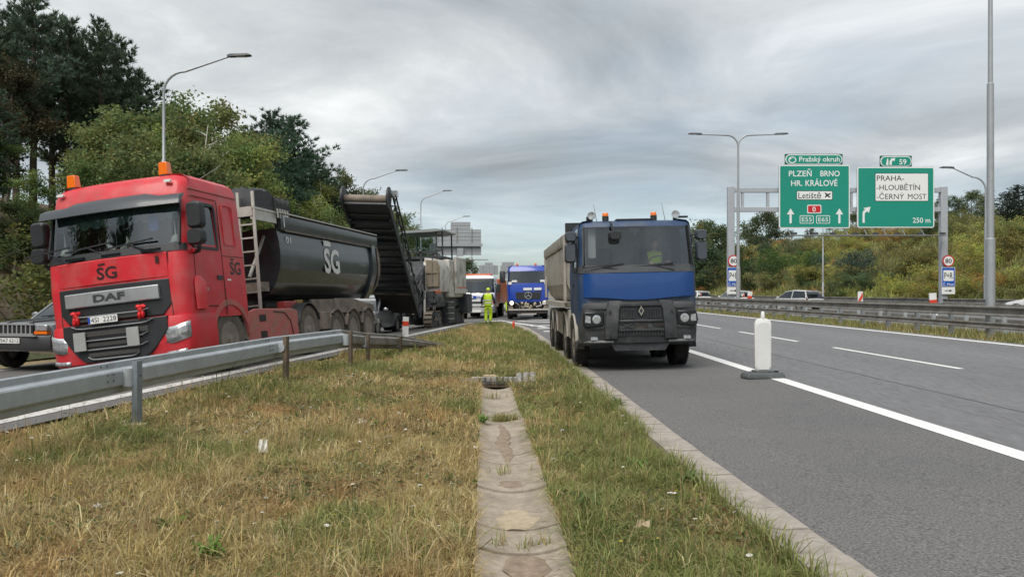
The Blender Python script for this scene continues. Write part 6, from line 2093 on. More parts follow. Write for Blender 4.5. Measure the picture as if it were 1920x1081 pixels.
for sx in (-1, 1):
    MB().prism([(sx * 1.13, 3.05), (sx * 1.27, 3.02), (sx * 1.30, 3.10), (sx * 1.30, 3.36), (sx * 1.24, 3.42), (sx * 1.13, 3.42)], 'y', Y0 + 0.05, Y1 + 0.02).build('top_rail', tip_blk, tl, bevel=0.01)
    MB().box((sx * 1.27, (Y0 + Y1) / 2, 3.425), (0.10, Y1 - Y0, 0.03)).build('rail_cap', alu, tl)
    MB().bar((sx * 1.275, Y0 + 0.25, 3.015), (sx * 1.275, Y1 - 0.1, 3.0), 0.02, 0.03).build('tarp_cord', dust, tl)
    # heavy rear frame
    MB().loft([[(sx * 1.24, Y1 - 0.62, 3.05), (sx * 1.31, Y1 - 0.62, 3.05), (sx * 1.31, Y1 - 0.30, 3.05), (sx * 1.24, Y1 - 0.30, 3.05)],
               [(sx * 1.24, Y1 - 0.72, 2.2), (sx * 1.33, Y1 - 0.72, 2.2), (sx * 1.33, Y1 - 0.36, 2.2), (sx * 1.24, Y1 - 0.36, 2.2)],
               [(sx * 1.02, Y1 - 0.8, 1.65), (sx * 1.14, Y1 - 0.8, 1.6), (sx * 1.14, Y1 - 0.4, 1.6), (sx * 1.02, Y1 - 0.4, 1.65)],
               [(sx * 0.86, Y1 - 0.85, 1.38), (sx * 1.0, Y1 - 0.85, 1.36), (sx * 1.0, Y1 - 0.45, 1.36), (sx * 0.86, Y1 - 0.45, 1.38)]]).build('rear_frame', tip_blk, tl)
    MB().loft([[(sx * (a + 0.01), Y1 - 0.02, b), (sx * (a + 0.05), Y1 - 0.02, b), (sx * (a + 0.05), Y1 + 0.10, b), (sx * (a + 0.01), Y1 + 0.10, b)] for a, b in sec]).build('tailgate_edge', dust, tl)
    # white corner mark
    w1 = MB()
    w1.box((sx * 1.303, Y0 + 0.20, 3.22), (0.006, 0.03, 0.26)); w1.box((sx * 1.303, Y0 + 0.32, 3.36), (0.006, 0.22, 0.03))
    w1.build('corner_mark', plate_w, tl)
    # mudguards and wheels
    for k, y_ in enumerate((7.15, 8.42, 9.70)):
        wheel(tl, sx * 1.06, y_, 0.50, 0.50, 0.36, tyre_d, rim_d, 'spoke', sx)
        mudguard(tl, sx * 0.86, sx * 1.26, y_, 0.50, 0.56, dust, 12, 168, 0.025)
        MB().lathe([(0.03, 0), (0.03, 0.06), (0.012, 0.08)], 8, 'x', (sx * 1.26 if sx > 0 else -1.34, y_ - 0.42, 0.95)).build('side_lamp', chassis, tl)
    MB().prism([(6.10, 0.55), (6.62, 0.55), (6.62, 1.02), (6.10, 1.02)], 'x', sx * 0.9, sx * 1.25).build('storage_box', dust, tl, bevel=0.02)
    # longitudinal beam
    MB().prism([(3.6, 1.02), (8.6, 0.98), (9.4, 1.14), (10.9, 1.14), (10.9, 0.92), (9.6, 0.86), (3.6, 0.86)] if False else [(3.2, 1.40), (8.6, 1.40), (10.6, 1.30), (10.8, 0.90), (9.4, 0.85), (6.0, 0.90), (5.2, 1.0), (3.2, 1.0)], 'x', sx * 0.40, sx * 0.55).build('chassis_beam', chassis, tl)
    MB().prism([(5.6, 1.36), (8.6, 1.36), (10.4, 1.14), (10.4, 0.95), (6.2, 0.98), (5.6, 1.1)], 'x', sx * 1.16, sx * 1.2).build('side_beam', dust, tl)
    MB().box((sx * 0.75, 5.95, 0.72), (0.12, 0.16, 0.95)).build('landing_leg', chassis, tl)
for y_ in (7.15, 8.42, 9.70):
    MB().lathe([(0.07, -0.95), (0.07, 0.95)], 10, 'x', (0, y_, 0.50)).build('axle', chassis, tl)
MB().box((0, 8.4, 0.8), (0.8, 3.6, 0.25)).build('suspension', chassis, tl)
MB().box((0, 10.9, 0.62), (2.3, 0.12, 0.14)).build('underrun_bar', alu, tl)
# red locker, yellow chevrons, wood dunnage
MB().box((1.10, 4.45, 1.22), (0.22, 0.62, 0.22)).build('locker', M('locker_red', (0.30, 0.04, 0.035), 0.5, var=0.2), tl, bevel=0.02)
ch = MB().prism([(4.85, 1.12), (5.35, 1.12), (5.25, 1.36), (4.95, 1.36)], 'x', 1.06, 1.14).build('wheel_chock', M('chock_yellow', (0.35, 0.24, 0.06), 0.8, var=0.3), tl)
for k in range(4):
    MB().box((1.143, 4.93 + k * 0.11, 1.24), (0.006, 0.03, 0.19), (R(18), 0, 0)).build('chock_rib', chassis, ch)
MB().box((0.6, 3.75, 1.70), (0.75, 0.28, 0.22)).build('ballast_box', dust, tl)
# front platform, ladder, tarpaulin
MB().box((0, 3.45, 3.42), (2.5, 1.12, 0.05)).box((1.2, 3.45, 3.30), (0.06, 1.12, 0.28)).box((0, 2.9, 3.33), (2.45, 0.05, 0.20)).build('platform', alu, tl)
ld = MB()
for yy in (2.72, 3.02):
    pass
for xx in (0.90, 1.24):
    ld.bar((xx, 2.84, 1.05), (xx, 2.94, 3.78), 0.06, 0.04)
lo = ld.build('ladder', alu, tl)
for k in range(8):
    z_ = 1.25 + k * 0.30
    MB().bar((0.91, 2.845 + 0.08 * k / 8, z_), (1.23, 2.845 + 0.08 * k / 8, z_), 0.04, 0.035).build('rung', alu, lo)
MB().bar((1.0, 2.95, 1.9), (0.9, 4.0, 2.9), 0.05, 0.05).build('brace', alu, tl)
rg_ = np.random.default_rng(4)
rings = []
for t in np.linspace(0, 1, 26):
    x = -1.22 + 2.44 * t
    yc = 3.55; hgt = 0.44 + 0.07 * math.sin(t * 9) + rg_.normal(0, 0.02)
    ring = []
    for a in np.linspace(0, PI, 13):
        k = 1 + rg_.normal(0, 0.06)
        ring.append((x, yc - 0.52 * math.cos(a) * k * (1.0 + 0.12 * math.sin(t * 14)), 3.44 + hgt * (math.sin(a) ** 0.6) * k))
    rings.append(ring)
MB().loft(rings).build('tarpaulin', tarp_m, tl, smooth=50)
fold = MB()
for k in range(9):
    yy = 3.95 + k * 0.085
    fold.loft([[(x_, yy + 0.02 * math.sin(x_ * 6 + k), 3.46), (x_, yy + 0.045, 3.46 + 0.30 + 0.05 * math.sin(k * 2.3 + x_ * 2)), (x_, yy + 0.075, 3.46)] for x_ in np.linspace(-1.24, 1.27, 9)])
fold.build('tarp_folds', tarp_m, tl, smooth=0)
sk2 = MB()
for k in range(5):
    sk2.box((1.29, 3.98 + k * 0.13, 3.40), (0.02, 0.05, 0.22))
sk2.build('tarp_straps', alu, tl)
# logos on the side
wl = M('logo_white', (0.62, 0.62, 0.60), 0.5, var=0.15, scale=8)
lo1 = side_text(tl, 'SG', wl, 1.268, 6.55, 7.62, 2.05, 2.74, 0.03)
MB().prism([(6.62, 2.80), (7.10, 2.80), (7.10, 2.90), (6.98, 2.95), (6.62, 2.95)], 'x', 1.255, 1.262).build('logo_bar', wl, tl)
side_text(tl, '01', wl, 1.262, 4.35, 4.62, 2.72, 2.88, 0.01)
side_text(tl, 'STAVEBNÍ', M('logo_grey', (0.30, 0.31, 0.32), 0.5), 1.268, 9.2, 9.85, 2.34, 2.42, 0.0)
MB().box((0, 6.2, 1.41), (1.0, 5.4, 0.03)).build('subframe', chassis, tl)
# ------------------------------------------------------------------ blue four-axle tipper
BT = (2.58, 14.9)
b0 = Hs(2.4, 16.2)
bt = thing('tipper_truck', 'blue four-axle tipper truck with grey bumper and beige half-pipe body', 'truck', (BT[0], BT[1], b0), (0, R(-1.2), R(1.45)))
HW = 1.19
lv = [(0.95, HW - 0.01, 0.09, 1.95, 0.20, 0.06), (1.44, HW, 0.07, 1.95, 0.20, 0.07), (1.98, HW, 0.10, 1.95, 0.20, 0.08), (2.13, HW - 0.01, 0.14, 1.95, 0.18, 0.08),
      (2.40, HW - 0.02, 0.20, 1.95, 0.16, 0.08), (2.72, HW - 0.03, 0.27, 1.95, 0.16, 0.08), (2.92, HW - 0.04, 0.31, 1.95, 0.16, 0.08), (3.00, HW - 0.06, 0.36, 1.93, 0.18, 0.07), (3.05, HW - 0.12, 0.48, 1.88, 0.2, 0.06), (3.075, HW - 0.3, 0.7, 1.8, 0.22, 0.04)]
cb_ = Cab(lv, (0.42, 0.52, 1.30, 1.50), (-1, -0.6, -0.2, 0.2, 0.6, 1))
cb_.take('windscreen', range(3, 6), cb_.front_range(2))
for rt in (True, False):
    cb_.take('side_window' + str(rt), range(3, 6), [cb_.side_seg(2, rt)])
ms = cb_.mbs()
merge_mb(ms['body']).build('cab', blue_cab, bt, smooth=32)
merge_mb(ms['windscreen']).build('windscreen', glass_hz, bt, smooth=60)
for rt in (True, False): merge_mb(ms['side_window' + str(rt)]).build('side_window', glass_dk, bt)
merge_mb(cb_.strip([2], cb_.front_range(5), 0.012)).build('scuttle_panel', M('scuttle_grey', (0.05, 0.055, 0.06), 0.6, var=0.15), bt, smooth=50)
for sx in (-1, 1):
    MB().bar((sx * 1.10, 0.14, 2.12), (sx * 1.06, 0.335, 2.93), 0.02, 0.12).build('pillar_trim', blk, bt)
    d_ = MB()
    fr = [(0.50, 2.05), (1.32, 2.05), (1.32, 2.74), (0.54, 2.74)]
    for a, b in zip(fr, fr[1:] + fr[:1]):
        d_.bar((sx * (HW + 0.0), a[0], a[1]), (sx * (HW - 0.01), b[0], b[1]), 0.05, 0.03, up=(1, 0, 0))
    d_.build('window_frame', blk, bt)
    MB().bar((sx * (HW + 0.004), 1.36, 1.0), (sx * (HW - 0.02), 1.36, 2.9), 0.012, 0.012).build('door_gap', chassis, bt)
    MB().box((sx * (HW + 0.01), 1.22, 1.75), (0.03, 0.16, 0.05)).build('door_handle', blk, bt)
# glossy blue front flap
rr = []
for t in np.linspace(-1, 1, 15):
    x = t * 1.11
    y = 0.0 + 0.10 * max(0, abs(t) - 0.80) ** 2 / 0.04 * 1.0 - 0.03 * (1 - t * t)
    zb_ = 1.455 - 0.03 * math.cos(t * PI * 1.1)
    rr.append([(x, y + 0.05, 1.975), (x, y, 1.965), (x, y - 0.012, 1.70), (x, y - 0.002, zb_ + 0.01), (x, y + 0.05, zb_), (x, y + 0.10, zb_ + 0.2), (x, y + 0.10, 1.9)])
MB().loft(rr).build('front_flap', blue_p, bt, smooth=50)
# interior
MB().box((0, 0.45, 2.06), (2.05, 0.45, 0.14)).build('dashboard', interior_l, bt, bevel=0.03)
MB().box((0, 1.88, 2.35), (2.2, 0.05, 1.25)).build('rear_trim', interior_l, bt)
MB().box((0, 1.0, 1.5), (2.2, 1.6, 0.04)).build('cab_floor', interior, bt)
for sx in (-0.55, 0.55):
    MB().box((sx, 1.38, 2.12), (0.5, 0.13, 0.85), (R(-8), 0, 0)).box((sx, 1.14, 1.73), (0.5, 0.5, 0.14)).build('seat', interior, bt, bevel=0.04)
st = MB()
ring = [(0.55 + 0.23 * math.cos(a), 0.74 - 0.09 * math.sin(a), 2.17 + 0.16 * math.sin(a)) for a in np.linspace(0, 2 * PI, 19)]
st.tube(ring, 0.016, 6, cap=False); st.bar((0.34, 0.72, 2.17), (0.76, 0.72, 2.17), 0.05, 0.03); st.bar((0.55, 0.74, 2.17), (0.55, 0.6, 1.98), 0.06, 0.06)
st.build('steering_wheel', blk, bt)
MB().prism(rrect(-0.95, -0.80, 2.3, 2.9, 0.03), 'y', 0.45, 0.62).build('curtain', M('curtain_grey', (0.30, 0.31, 0.31), 0.9), bt)
MB().prism(rrect(-0.13, 0.08, 2.80, 2.90, 0.03), 'y', 0.28, 0.32).box((-0.02, 0.30, 2.77), (0.08, 0.04, 0.08)).build('camera_unit', blk, bt)
for sx, a in ((-0.30, 0.22), (0.72, 0.22)):
    wiper(bt, sx, 0.055, 2.02, 0.85, PI - a, blk)
# kerb mirror hung over the screen
MB().tube([(-0.52, 0.26, 3.02), (-0.53, 0.10, 2.98), (-0.50, 0.08, 2.84)], 0.02, 6).build('mirror_bracket', blk, bt)
mirror(bt, (-0.46, 0.06, 2.73), (0.24, 0.16, 0.18), blk)
for sx in (-1, 1):
    mirror(bt, (sx * 1.34, 0.30, 2.40), (0.22, 0.16, 0.40), M('mirror_grey', (0.055, 0.065, 0.08), 0.5, var=0.15), (sx * 1.15, 0.45, 2.72))
    mirror(bt, (sx * 1.33, 0.26, 2.73), (0.22, 0.16, 0.20), M('mirror_grey', (0.055, 0.065, 0.08), 0.5), (sx * 1.15, 0.45, 2.74))
    beacon(bt, sx * 0.5 - 0.07, 0.55, 3.04, 0.062, 0.07, 0.12)
    wl_ = MB().lathe([(0.03, 0.10), (0.075, 0.0), (0.085, -0.05), (0.08, -0.055), (0.01, -0.04)], 14, 'y', (sx * 0.87 , 0.52, 3.17)).build('work_lamp', lens, bt)
    MB().box((sx * 0.87, 0.55, 3.07), (0.07, 0.05, 0.10)).build('bracket', blk, wl_)
    MB().tube([(sx * 0.72, 0.75, 3.05), (sx * 0.72 - 0.05, 0.85, 3.45)], [0.008, 0.003], 5).build('aerial', blk, bt)
MB().box((-0.93, 0.55, 3.09), (0.07, 0.07, 0.13)).build('camera_unit', blk, bt)
MB().box((1.0, 0.52, 3.12), (0.26, 0.05, 0.04)).build('light_bar', blk, bt)
MB().box((0.02, 0.6, 3.08), (0.75, 0.3, 0.03)).build('roof_hatch', blk, bt)
# bumper, three-part
bl = [(0.52, 1.10, 0.16, 0.62, 0.16, 0.05), (0.58, 1.17, 0.04, 0.62, 0.20, 0.06), (0.86, 1.18, -0.01, 0.62, 0.22, 0.07), (0.92, 1.18, -0.01, 0.62, 0.22, 0.07), (1.26, 1.165, 0.03, 0.62, 0.2, 0.06), (1.42, 1.15, 0.06, 0.62, 0.2, 0.06)]
bc_ = Cab(bl, (0.5,), (-1, -0.7, -0.35, 0, 0.35, 0.7, 1))
merge_mb(bc_.mbs()['body']).build('bumper', grey_bump, bt, smooth=30)
# upright bull-bar posts, grille
trim_g = M('bumper_trim', (0.10, 0.105, 0.11), 0.55, var=0.2, scale=7)
for sx in (-1, 1):
    MB().loft([[(sx * x_, y_ + 0.0, 1.25), (sx * x_, y_ - 0.02, 1.28), (sx * x_, y_ - 0.01, 1.37), (sx * x_, y_ + 0.08, 1.39), (sx * x_, y_ + 0.08, 1.25)] for x_, y_ in ((0.66, -0.03), (0.85, -0.01), (1.02, 0.04), (1.12, 0.12), (1.165, 0.26), (1.175, 0.5))]).build('lamp_brow', trim_g, bt, smooth=50)
    MB().loft([[(sx * x_, y_, 0.575), (sx * x_, y_ - 0.03, 0.60), (sx * x_, y_, 0.64)] for x_, y_ in ((0.55, -0.03), (0.85, -0.02), (1.0, 0.02), (1.12, 0.12), (1.18, 0.28), (1.19, 0.6))]).build('bumper_lip', trim_g, bt, smooth=50)
    MB().bar((sx * 0.73, -0.05, 0.66), (sx * 0.73, -0.035, 1.22), 0.012, 0.012).build('panel_gap', chassis, bt)
    MB().bar((sx * 0.74, -0.055, 0.875), (sx * 1.06, -0.02, 0.875), 0.012, 0.012).build('panel_gap', chassis, bt)
    MB().loft([[(sx * (a - 0.13), y, z), (sx * (a + 0.12), y + 0.02, z), (sx * (a + 0.12), y + 0.1, z), (sx * (a - 0.13), y + 0.1, z)] for a, y, z in ((0.60, -0.09, 0.66), (0.60, -0.12, 0.80), (0.56, -0.12, 1.25), (0.50, -0.08, 1.42))]).build('bumper_post', grey_bump, bt, bevel=0.012)
    for zz in (0.74, 1.20):
        MB().lathe([(0.028, 0), (0.028, -0.01)], 10, 'y', (sx * 0.62, -0.118, zz)).build('step_hole', chassis, bt)
    # headlamp
    hl = MB().prism([(sx * 0.74, 1.21), (sx * 1.12, 1.21), (sx * 1.155, 1.02), (sx * 1.12, 0.90), (sx * 0.74, 0.93)], 'y', -0.055, 0.10).build('headlamp', blk_g, bt, bevel=0.02)
    MB().lathe([(0.01, -0.065), (0.06, -0.07), (0.085, -0.066), (0.09, -0.05)], 18, 'y', (sx * 0.88, 0, 1.06)).build('headlamp_lens', lens, hl)
    MB().prism([(sx * 1.0, 1.12), (sx * 1.10, 1.14), (sx * 1.11, 1.00), (sx * 1.0, 0.99)], 'y', -0.064, -0.05).build('indicator', lens, hl)
    MB().prism(rrect(sx * 0.93 - 0.07, sx * 0.93 + 0.07, 0.64, 0.71, 0.02), 'y', -0.03, 0.06).build('fog_lamp', lens, bt)
    MB().loft([[(sx * 1.05, 0.35, 0.6), (sx * 1.2, 0.35, 0.6), (sx * 1.2, 0.95, 0.6), (sx * 1.05, 0.95, 0.6)], [(sx * 1.08, 0.45, 0.44), (sx * 1.24, 0.45, 0.44), (sx * 1.24, 0.60, 0.44), (sx * 1.08, 0.60, 0.44)]]).build('mud_flap', grey_bump, bt)
MB().prism([(-0.43, 1.38), (0.43, 1.38), (0.46, 0.72), (-0.46, 0.72)], 'y', -0.06, 0.06).build('grille_back', blk, bt)
for k in range(5):
    for sx in (-1, 1):
        MB().box((sx * 0.27, -0.07, 1.08 + k * 0.042), (0.30, 0.025, 0.016)).build('grille_slat', grey_bump, bt)
for k in range(6):
    for sx in (-1, 1):
        MB().box((sx * (0.14 + k * 0.05), -0.078, 1.165), (0.010, 0.02, 0.19)).build('grille_bar', grey_bump, bt)
MB().box((0, -0.075, 1.345), (0.84, 0.05, 0.07)).build('grille_top', grey_bump, bt, bevel=0.01)
MB().box((0, -0.085, 1.02), (0.86, 0.06, 0.045)).build('grille_step', grey_bump, bt, bevel=0.01)
cr = MB(); cr.bar((-0.42, -0.085, 0.99), (-0.14, -0.085, 0.86), 0.02, 0.02); cr.bar((-0.42, -0.085, 0.86), (-0.14, -0.085, 0.99), 0.02, 0.02)
cr.build('cross_brace', grey_bump, bt)
MB().box((0.0, -0.07, 0.925), (0.28, 0.05, 0.15)).box((0.34, -0.075, 0.95), (0.22, 0.03, 0.09)).build('tow_block', chassis, bt)
MB().box((0, -0.085, 0.84), (0.9, 0.05, 0.03)).build('grille_lip', grey_bump, bt)
for k in range(14):
    MB().box((-0.40 + k * 0.0615, -0.075, 0.775), (0.012, 0.03, 0.08)).build('lower_grille_bar', grey_bump, bt)
# diamond badge
dm = MB()
dm.loft([[(0, -0.10, 1.34), (0.075, -0.10, 1.215), (0, -0.10, 1.09), (-0.075, -0.10, 1.215)], [(0, -0.125, 1.315), (0.06, -0.125, 1.215), (0, -0.125, 1.115), (-0.06, -0.125, 1.215)]])
dmo = dm.build('badge', chrome, bt)
MB().prism([(0, 1.27), (0.032, 1.215), (0, 1.16), (-0.032, 1.215)], 'y', -0.128, -0.1255).build('badge_centre', blk, dmo)
# underbelly guard
MB().prism([(-0.62, 0.62), (0.62, 0.62), (0.50, 0.42), (-0.50, 0.42)], 'y', 0.03, 0.5).build('sump_guard', grey_bump, bt)
# chassis and wheels
for sx in (-1, 1):
    MB().box((sx * 0.42, 4.6, 0.88), (0.1, 8.0, 0.28)).build('frame_rail', chassis, bt)
    for y_, tw in ((1.38, 0), (3.25, 0), (5.9, 1), (7.25, 1)):
        wheel(bt, sx * 1.06 if not tw else sx * 1.08, y_, 0.52, 0.52, 0.31, tyre_m, rim_d, 'truck', sx, twin=bool(tw))
        mudguard(bt, sx * 0.8, sx * 1.22, y_, 0.52, 0.60, tip_grey, 5, 175, 0.03)
    MB().prism([(2.0, 0.6), (2.6, 0.6), (2.6, 1.2), (2.0, 1.2)], 'x', sx * 0.9, sx * 1.2).build('side_tank', tip_grey, bt, bevel=0.02)
    MB().prism([(3.9, 0.55), (5.2, 0.55), (5.2, 1.1), (3.9, 1.1)], 'x', sx * 0.9, sx * 1.2).build('side_tank', dust, bt, bevel=0.02)
    MB().box((sx * 1.32, 8.3, 1.28), (0.16, 0.12, 0.10)).build('marker_light', plate_w, bt)
for y_ in (1.38, 3.25, 5.9, 7.25):
    MB().lathe([(0.10, -0.9), (0.10, 0.9)], 10, 'x', (0, y_, 0.52)).lathe([(0.22, -0.2), (0.22, 0.2)], 12, 'x', (0, y_, 0.52)).build('axle', chassis, bt)
MB().box((0, 1.4, 0.95), (1.4, 2.0, 0.55)).build('engine', chassis, bt)
# half-pipe body
sec = [(0.62, 1.28), (0.95, 1.36), (1.10, 1.52), (1.22, 1.80), (1.26, 2.2), (1.25, 2.70)]
outer = sec + [(-a, b) for a, b in reversed(sec)]
MB().loft([[(a, y, b) for a, b in sec + [(1.17, 2.70)] + [(a - 0.06, b + 0.03) for a, b in reversed(sec[:-1])] + [(-a + 0.06, b + 0.03) for a, b in sec[:-1]] + [(-1.17, 2.70)] + [(-a, b) for a, b in reversed(sec)]] for y in (2.35, 8.6)]).build('tub', tip_grey, bt, smooth=15)
MB().prism(outer, 'y', 2.28, 2.345).build('front_wall', tip_grey, bt, smooth=15)
MB().prism(outer, 'y', 8.60, 8.68).build('tailgate', tip_grey, bt, smooth=15)
for sx in (-1, 1):
    MB().prism([(sx * 1.15, 2.69), (sx * 1.28, 2.66), (sx * 1.30, 2.72), (sx * 1.30, 2.92), (sx * 1.22, 2.97), (sx * 1.15, 2.97)], 'y', 2.3, 8.7).build('top_rail', tip_grey, bt, bevel=0.01)
    MB().prism([(2.25, 1.36), (2.5, 1.36), (2.45, 2.7), (2.25, 2.7)], 'x', sx * 1.24, sx * 1.29).build('front_rib', tip_grey, bt)
    MB().prism([(8.35, 1.45), (8.68, 1.45), (8.68, 2.7), (8.45, 2.7)], 'x', sx * 1.24, sx * 1.29).build('rear_rib', tip_grey, bt)
    MB().prism([(2.4, 1.37), (8.5, 1.37), (8.5, 1.25), (2.4, 1.25)], 'x', sx * 1.0, sx * 1.30).build('side_ledge', tip_grey, bt)
MB().box((0, 2.12, 2.95), (2.5, 0.14, 0.45)).build('bulkhead_top', blk, bt)
# the driver
pose = dict(pelvis=(0, 0.02, 0.10), waist=(0, 0.03, 0.26), chest=(0, 0.0, 0.48), neck=(0, -0.02, 0.66), head0=(0, -0.03, 0.73), head=(0, -0.04, 0.81),
            sl=(0.19, -0.02, 0.58), el=(0.24, -0.22, 0.36), wl=(0.20, -0.42, 0.38), sr=(-0.19, -0.02, 0.58), er=(-0.24, -0.22, 0.36), wr=(-0.20, -0.42, 0.38),
            hl=(0.10, -0.03, 0.08), kl=(0.15, -0.44, 0.12), al=(0.15, -0.50, -0.26), tl=(0.15, -0.62, -0.28), hr=(-0.10, -0.03, 0.08), kr=(-0.15, -0.44, 0.12), ar=(-0.15, -0.50, -0.26), tr=(-0.15, -0.62, -0.28), yaw=(0.1, 0, 0))
mw = Matrix.Translation(Vector(bt.location)) @ Euler((0, R(-1.2), R(1.45))).to_matrix().to_4x4()
dp = mw @ Vector((0.55, 1.20, 1.80))
person('driver in a yellow hi-vis vest sitting at the wheel of the blue tipper truck', tuple(dp), R(1.45), pose, 1.0, trousers=navy, sleeves=navy)

# ------------------------------------------------------------------ blue tractor with its front end opened
xx, dd = (991 - 960) / 1400 * 44, 44.0
mt_ = thing('truck', 'bright blue truck with exposed front machinery and lit headlamps behind the hatched nose', 'truck', (xx, dd, Hs(xx, dd + 1)), (0, R(-0.8), R(1.0)))
HW = 1.20
lv = [(1.05, HW, 0.06, 2.1, 0.18, 0.06), (1.50, HW, 0.05, 2.1, 0.18, 0.06), (2.02, HW, 0.10, 2.1, 0.18, 0.08), (2.16, HW, 0.14, 2.1, 0.18, 0.08), (2.86, HW - 0.04, 0.30, 2.1, 0.16, 0.08), (2.95, HW - 0.04, 0.33, 2.1, 0.16, 0.08), (3.15, HW - 0.08, 0.48, 2.05, 0.2, 0.07), (3.24, HW - 0.3, 0.8, 1.9, 0.24, 0.05)]
cb_ = Cab(lv, (0.5, 1.25))
cb_.take('windscreen', range(3, 4), cb_.front_range(3))
for rt in (True, False):
    cb_.take('side_window' + str(rt), range(3, 4), [cb_.side_seg(1, rt)])
ms = cb_.mbs()
merge_mb(ms['body']).build('cab', mblue, mt_, smooth=32)
merge_mb(ms['windscreen']).build('windscreen', glass, mt_, smooth=60)
for rt in (True, False): merge_mb(ms['side_window' + str(rt)]).build('side_window', glass_dk, mt_)
MB().box((0, 0.5, 2.1), (2.1, 0.5, 0.12)).build('dashboard', interior, mt_)
MB().box((0, 2.0, 2.4), (2.2, 0.05, 1.2)).build('rear_trim', interior_l, mt_)
for sx in (-0.6, 0.6):
    MB().box((sx, 1.3, 2.2), (0.5, 0.14, 0.9)).build('seat', interior, mt_, bevel=0.04)
MB().prism([(-0.75, 1.62), (0.75, 1.62), (0.70, 1.22), (-0.70, 1.22)], 'y', -0.03, 0.05).build('grille', blk, mt_)
for k in range(3):
    MB().box((0, -0.04, 1.30 + k * 0.12), (1.36, 0.03, 0.035)).build('grille_slat', grey_bump, mt_)
mb = MB(); ring = [(0.20 * math.cos(a), -0.07, 1.43 + 0.20 * math.sin(a)) for a in np.linspace(0, 2 * PI, 25)]
mb.tube(ring, 0.018, 6, cap=False)
for a in (90, 210, 330):
    mb.bar((0, -0.07, 1.43), (0.19 * math.cos(R(a)), -0.07, 1.43 + 0.19 * math.sin(R(a))), 0.03, 0.03)
mb.build('star_badge', silver, mt_)
for x0_, x1_ in ((-0.28, 0.22), (0.34, 0.78)):
    MB().prism(rrect(x0_, x1_, 1.74, 1.88, 0.02), 'y', -0.06, 0.04).build('front_plate', plate_w, mt_, smooth=0)
for k, x in enumerate((-0.95, 0.72)):
    MB().prism(rrect(x, x + 0.30, 2.22, 2.34, 0.02), 'y', 0.05, 0.06).build('screen_card', plate_w, mt_)
for sx in (-1, 1):
    hl = MB().box((sx * 0.98, 0.02, 1.0), (0.42, 0.16, 0.26)).build('headlamp', blk_g, mt_, bevel=0.03)
    MB().lathe([(0.01, -0.10), (0.10, -0.10), (0.115, -0.07)], 16, 'y', (sx * 0.98, 0, 1.0)).build('headlamp_lens', lens_lit, hl)
    MB().loft([[(sx * 0.86, -0.04, 0.62), (sx * 1.18, 0.0, 0.62), (sx * 1.18, 0.3, 0.62), (sx * 0.86, 0.3, 0.62)], [(sx * 0.95, -0.02, 0.86), (sx * 1.2, 0.0, 0.86), (sx * 1.2, 0.3, 0.86), (sx * 0.95, 0.3, 0.86)]]).build('bumper_corner', dust, mt_)
    mirror(mt_, (sx * 1.50 if sx < 0 else 1.32, 0.30, 2.56), (0.34 if sx < 0 else 0.20, 0.14, 0.70), blk, (sx * 1.16, 0.4, 2.9))
    wheel(mt_, sx * 1.05, 1.4, 0.52, 0.52, 0.31, tyre_m, rim_d, 'truck', sx)
    wheel(mt_, sx * 1.05, 5.0, 0.52, 0.52, 0.31, tyre_m, rim_d, 'truck', sx, twin=True)
    MB().box((sx * 0.42, 3.4, 0.88), (0.1, 6.2, 0.28)).build('frame_rail', chassis, mt_)
    beacon(mt_, sx * 0.55 - 0.05, 0.9, 3.2, 0.07, 0.10, 0.05)
    MB().box((sx * 1.18, 0.15, 1.82), (0.08, 0.2, 0.5)).build('side_vane', mblue, mt_)
    MB().prism(rrect(sx * 1.06 - 0.10, sx * 1.06 + 0.10, 2.08, 2.24, 0.03), 'y', 0.04, 0.08).build('corner_lamp', plate_w, mt_)
MB().box((0, -0.06, 0.60), (2.36, 0.14, 0.08)).build('front_beam', alu, mt_)
MB().box((0, -0.02, 0.46), (2.3, 0.10, 0.2)).build('front_skirt', chassis, mt_)
MB().box((0, 0.3, 0.8), (1.6, 0.4, 0.5)).build('engine_bay', chassis, mt_)
MB().box((0.02, -0.08, 0.34), (0.9, 0.03, 0.07)).build('bar_plate', alu, mt_)
r_ = random.Random(5)
for k in range(7):
    pts = [(-0.85 + 0.24 * k + r_.uniform(-.1, .1), 0.0, 1.05), (-0.7 + 0.22 * k + r_.uniform(-.2, .2), -0.16, 0.88 + r_.uniform(-.1, .1)), (-0.5 + 0.16 * k, -0.12, 0.72 + r_.uniform(-.06, .06)), (-0.6 + 0.2 * k + r_.uniform(-.1, .1), 0.0, 0.64)]
    MB().tube(pts, 0.022, 6).build('hose', blk if k % 3 else rim_s, mt_)
brass = M('brass_fittings', (0.36, 0.31, 0.22), 0.5, metal=0.4, var=0.35, scale=12)
for k in range(12):
    MB().lathe([(0.07, -0.02), (0.09, -0.05), (0.05, -0.10), (0.02, -0.11)], 10, 'y', (r_.uniform(-0.42, 0.42), -0.04, r_.uniform(0.68, 0.98))).build('valve', brass, mt_)
MB().box((0, 4.4, 1.6), (2.4, 4.2, 1.1)).build('body', mblue, mt_, bevel=0.03)
MB().box((0, 2.3, 2.0), (2.2, 0.2, 1.0)).build('tool_rack', grey_bump, mt_)
MB().box((0, 4.8, 1.13), (1.0, 1.1, 0.1)).build('deck', chassis, mt_)
MB().prism(rrect(-1.2, -0.75, 0, 0.1, 0.02), 'y', 1.39, 1.41)
for y_ in (1.4, 5.0):
    MB().lathe([(0.10, -0.9), (0.10, 0.9)], 10, 'x', (0, y_, 0.52)).build('axle', chassis, mt_)

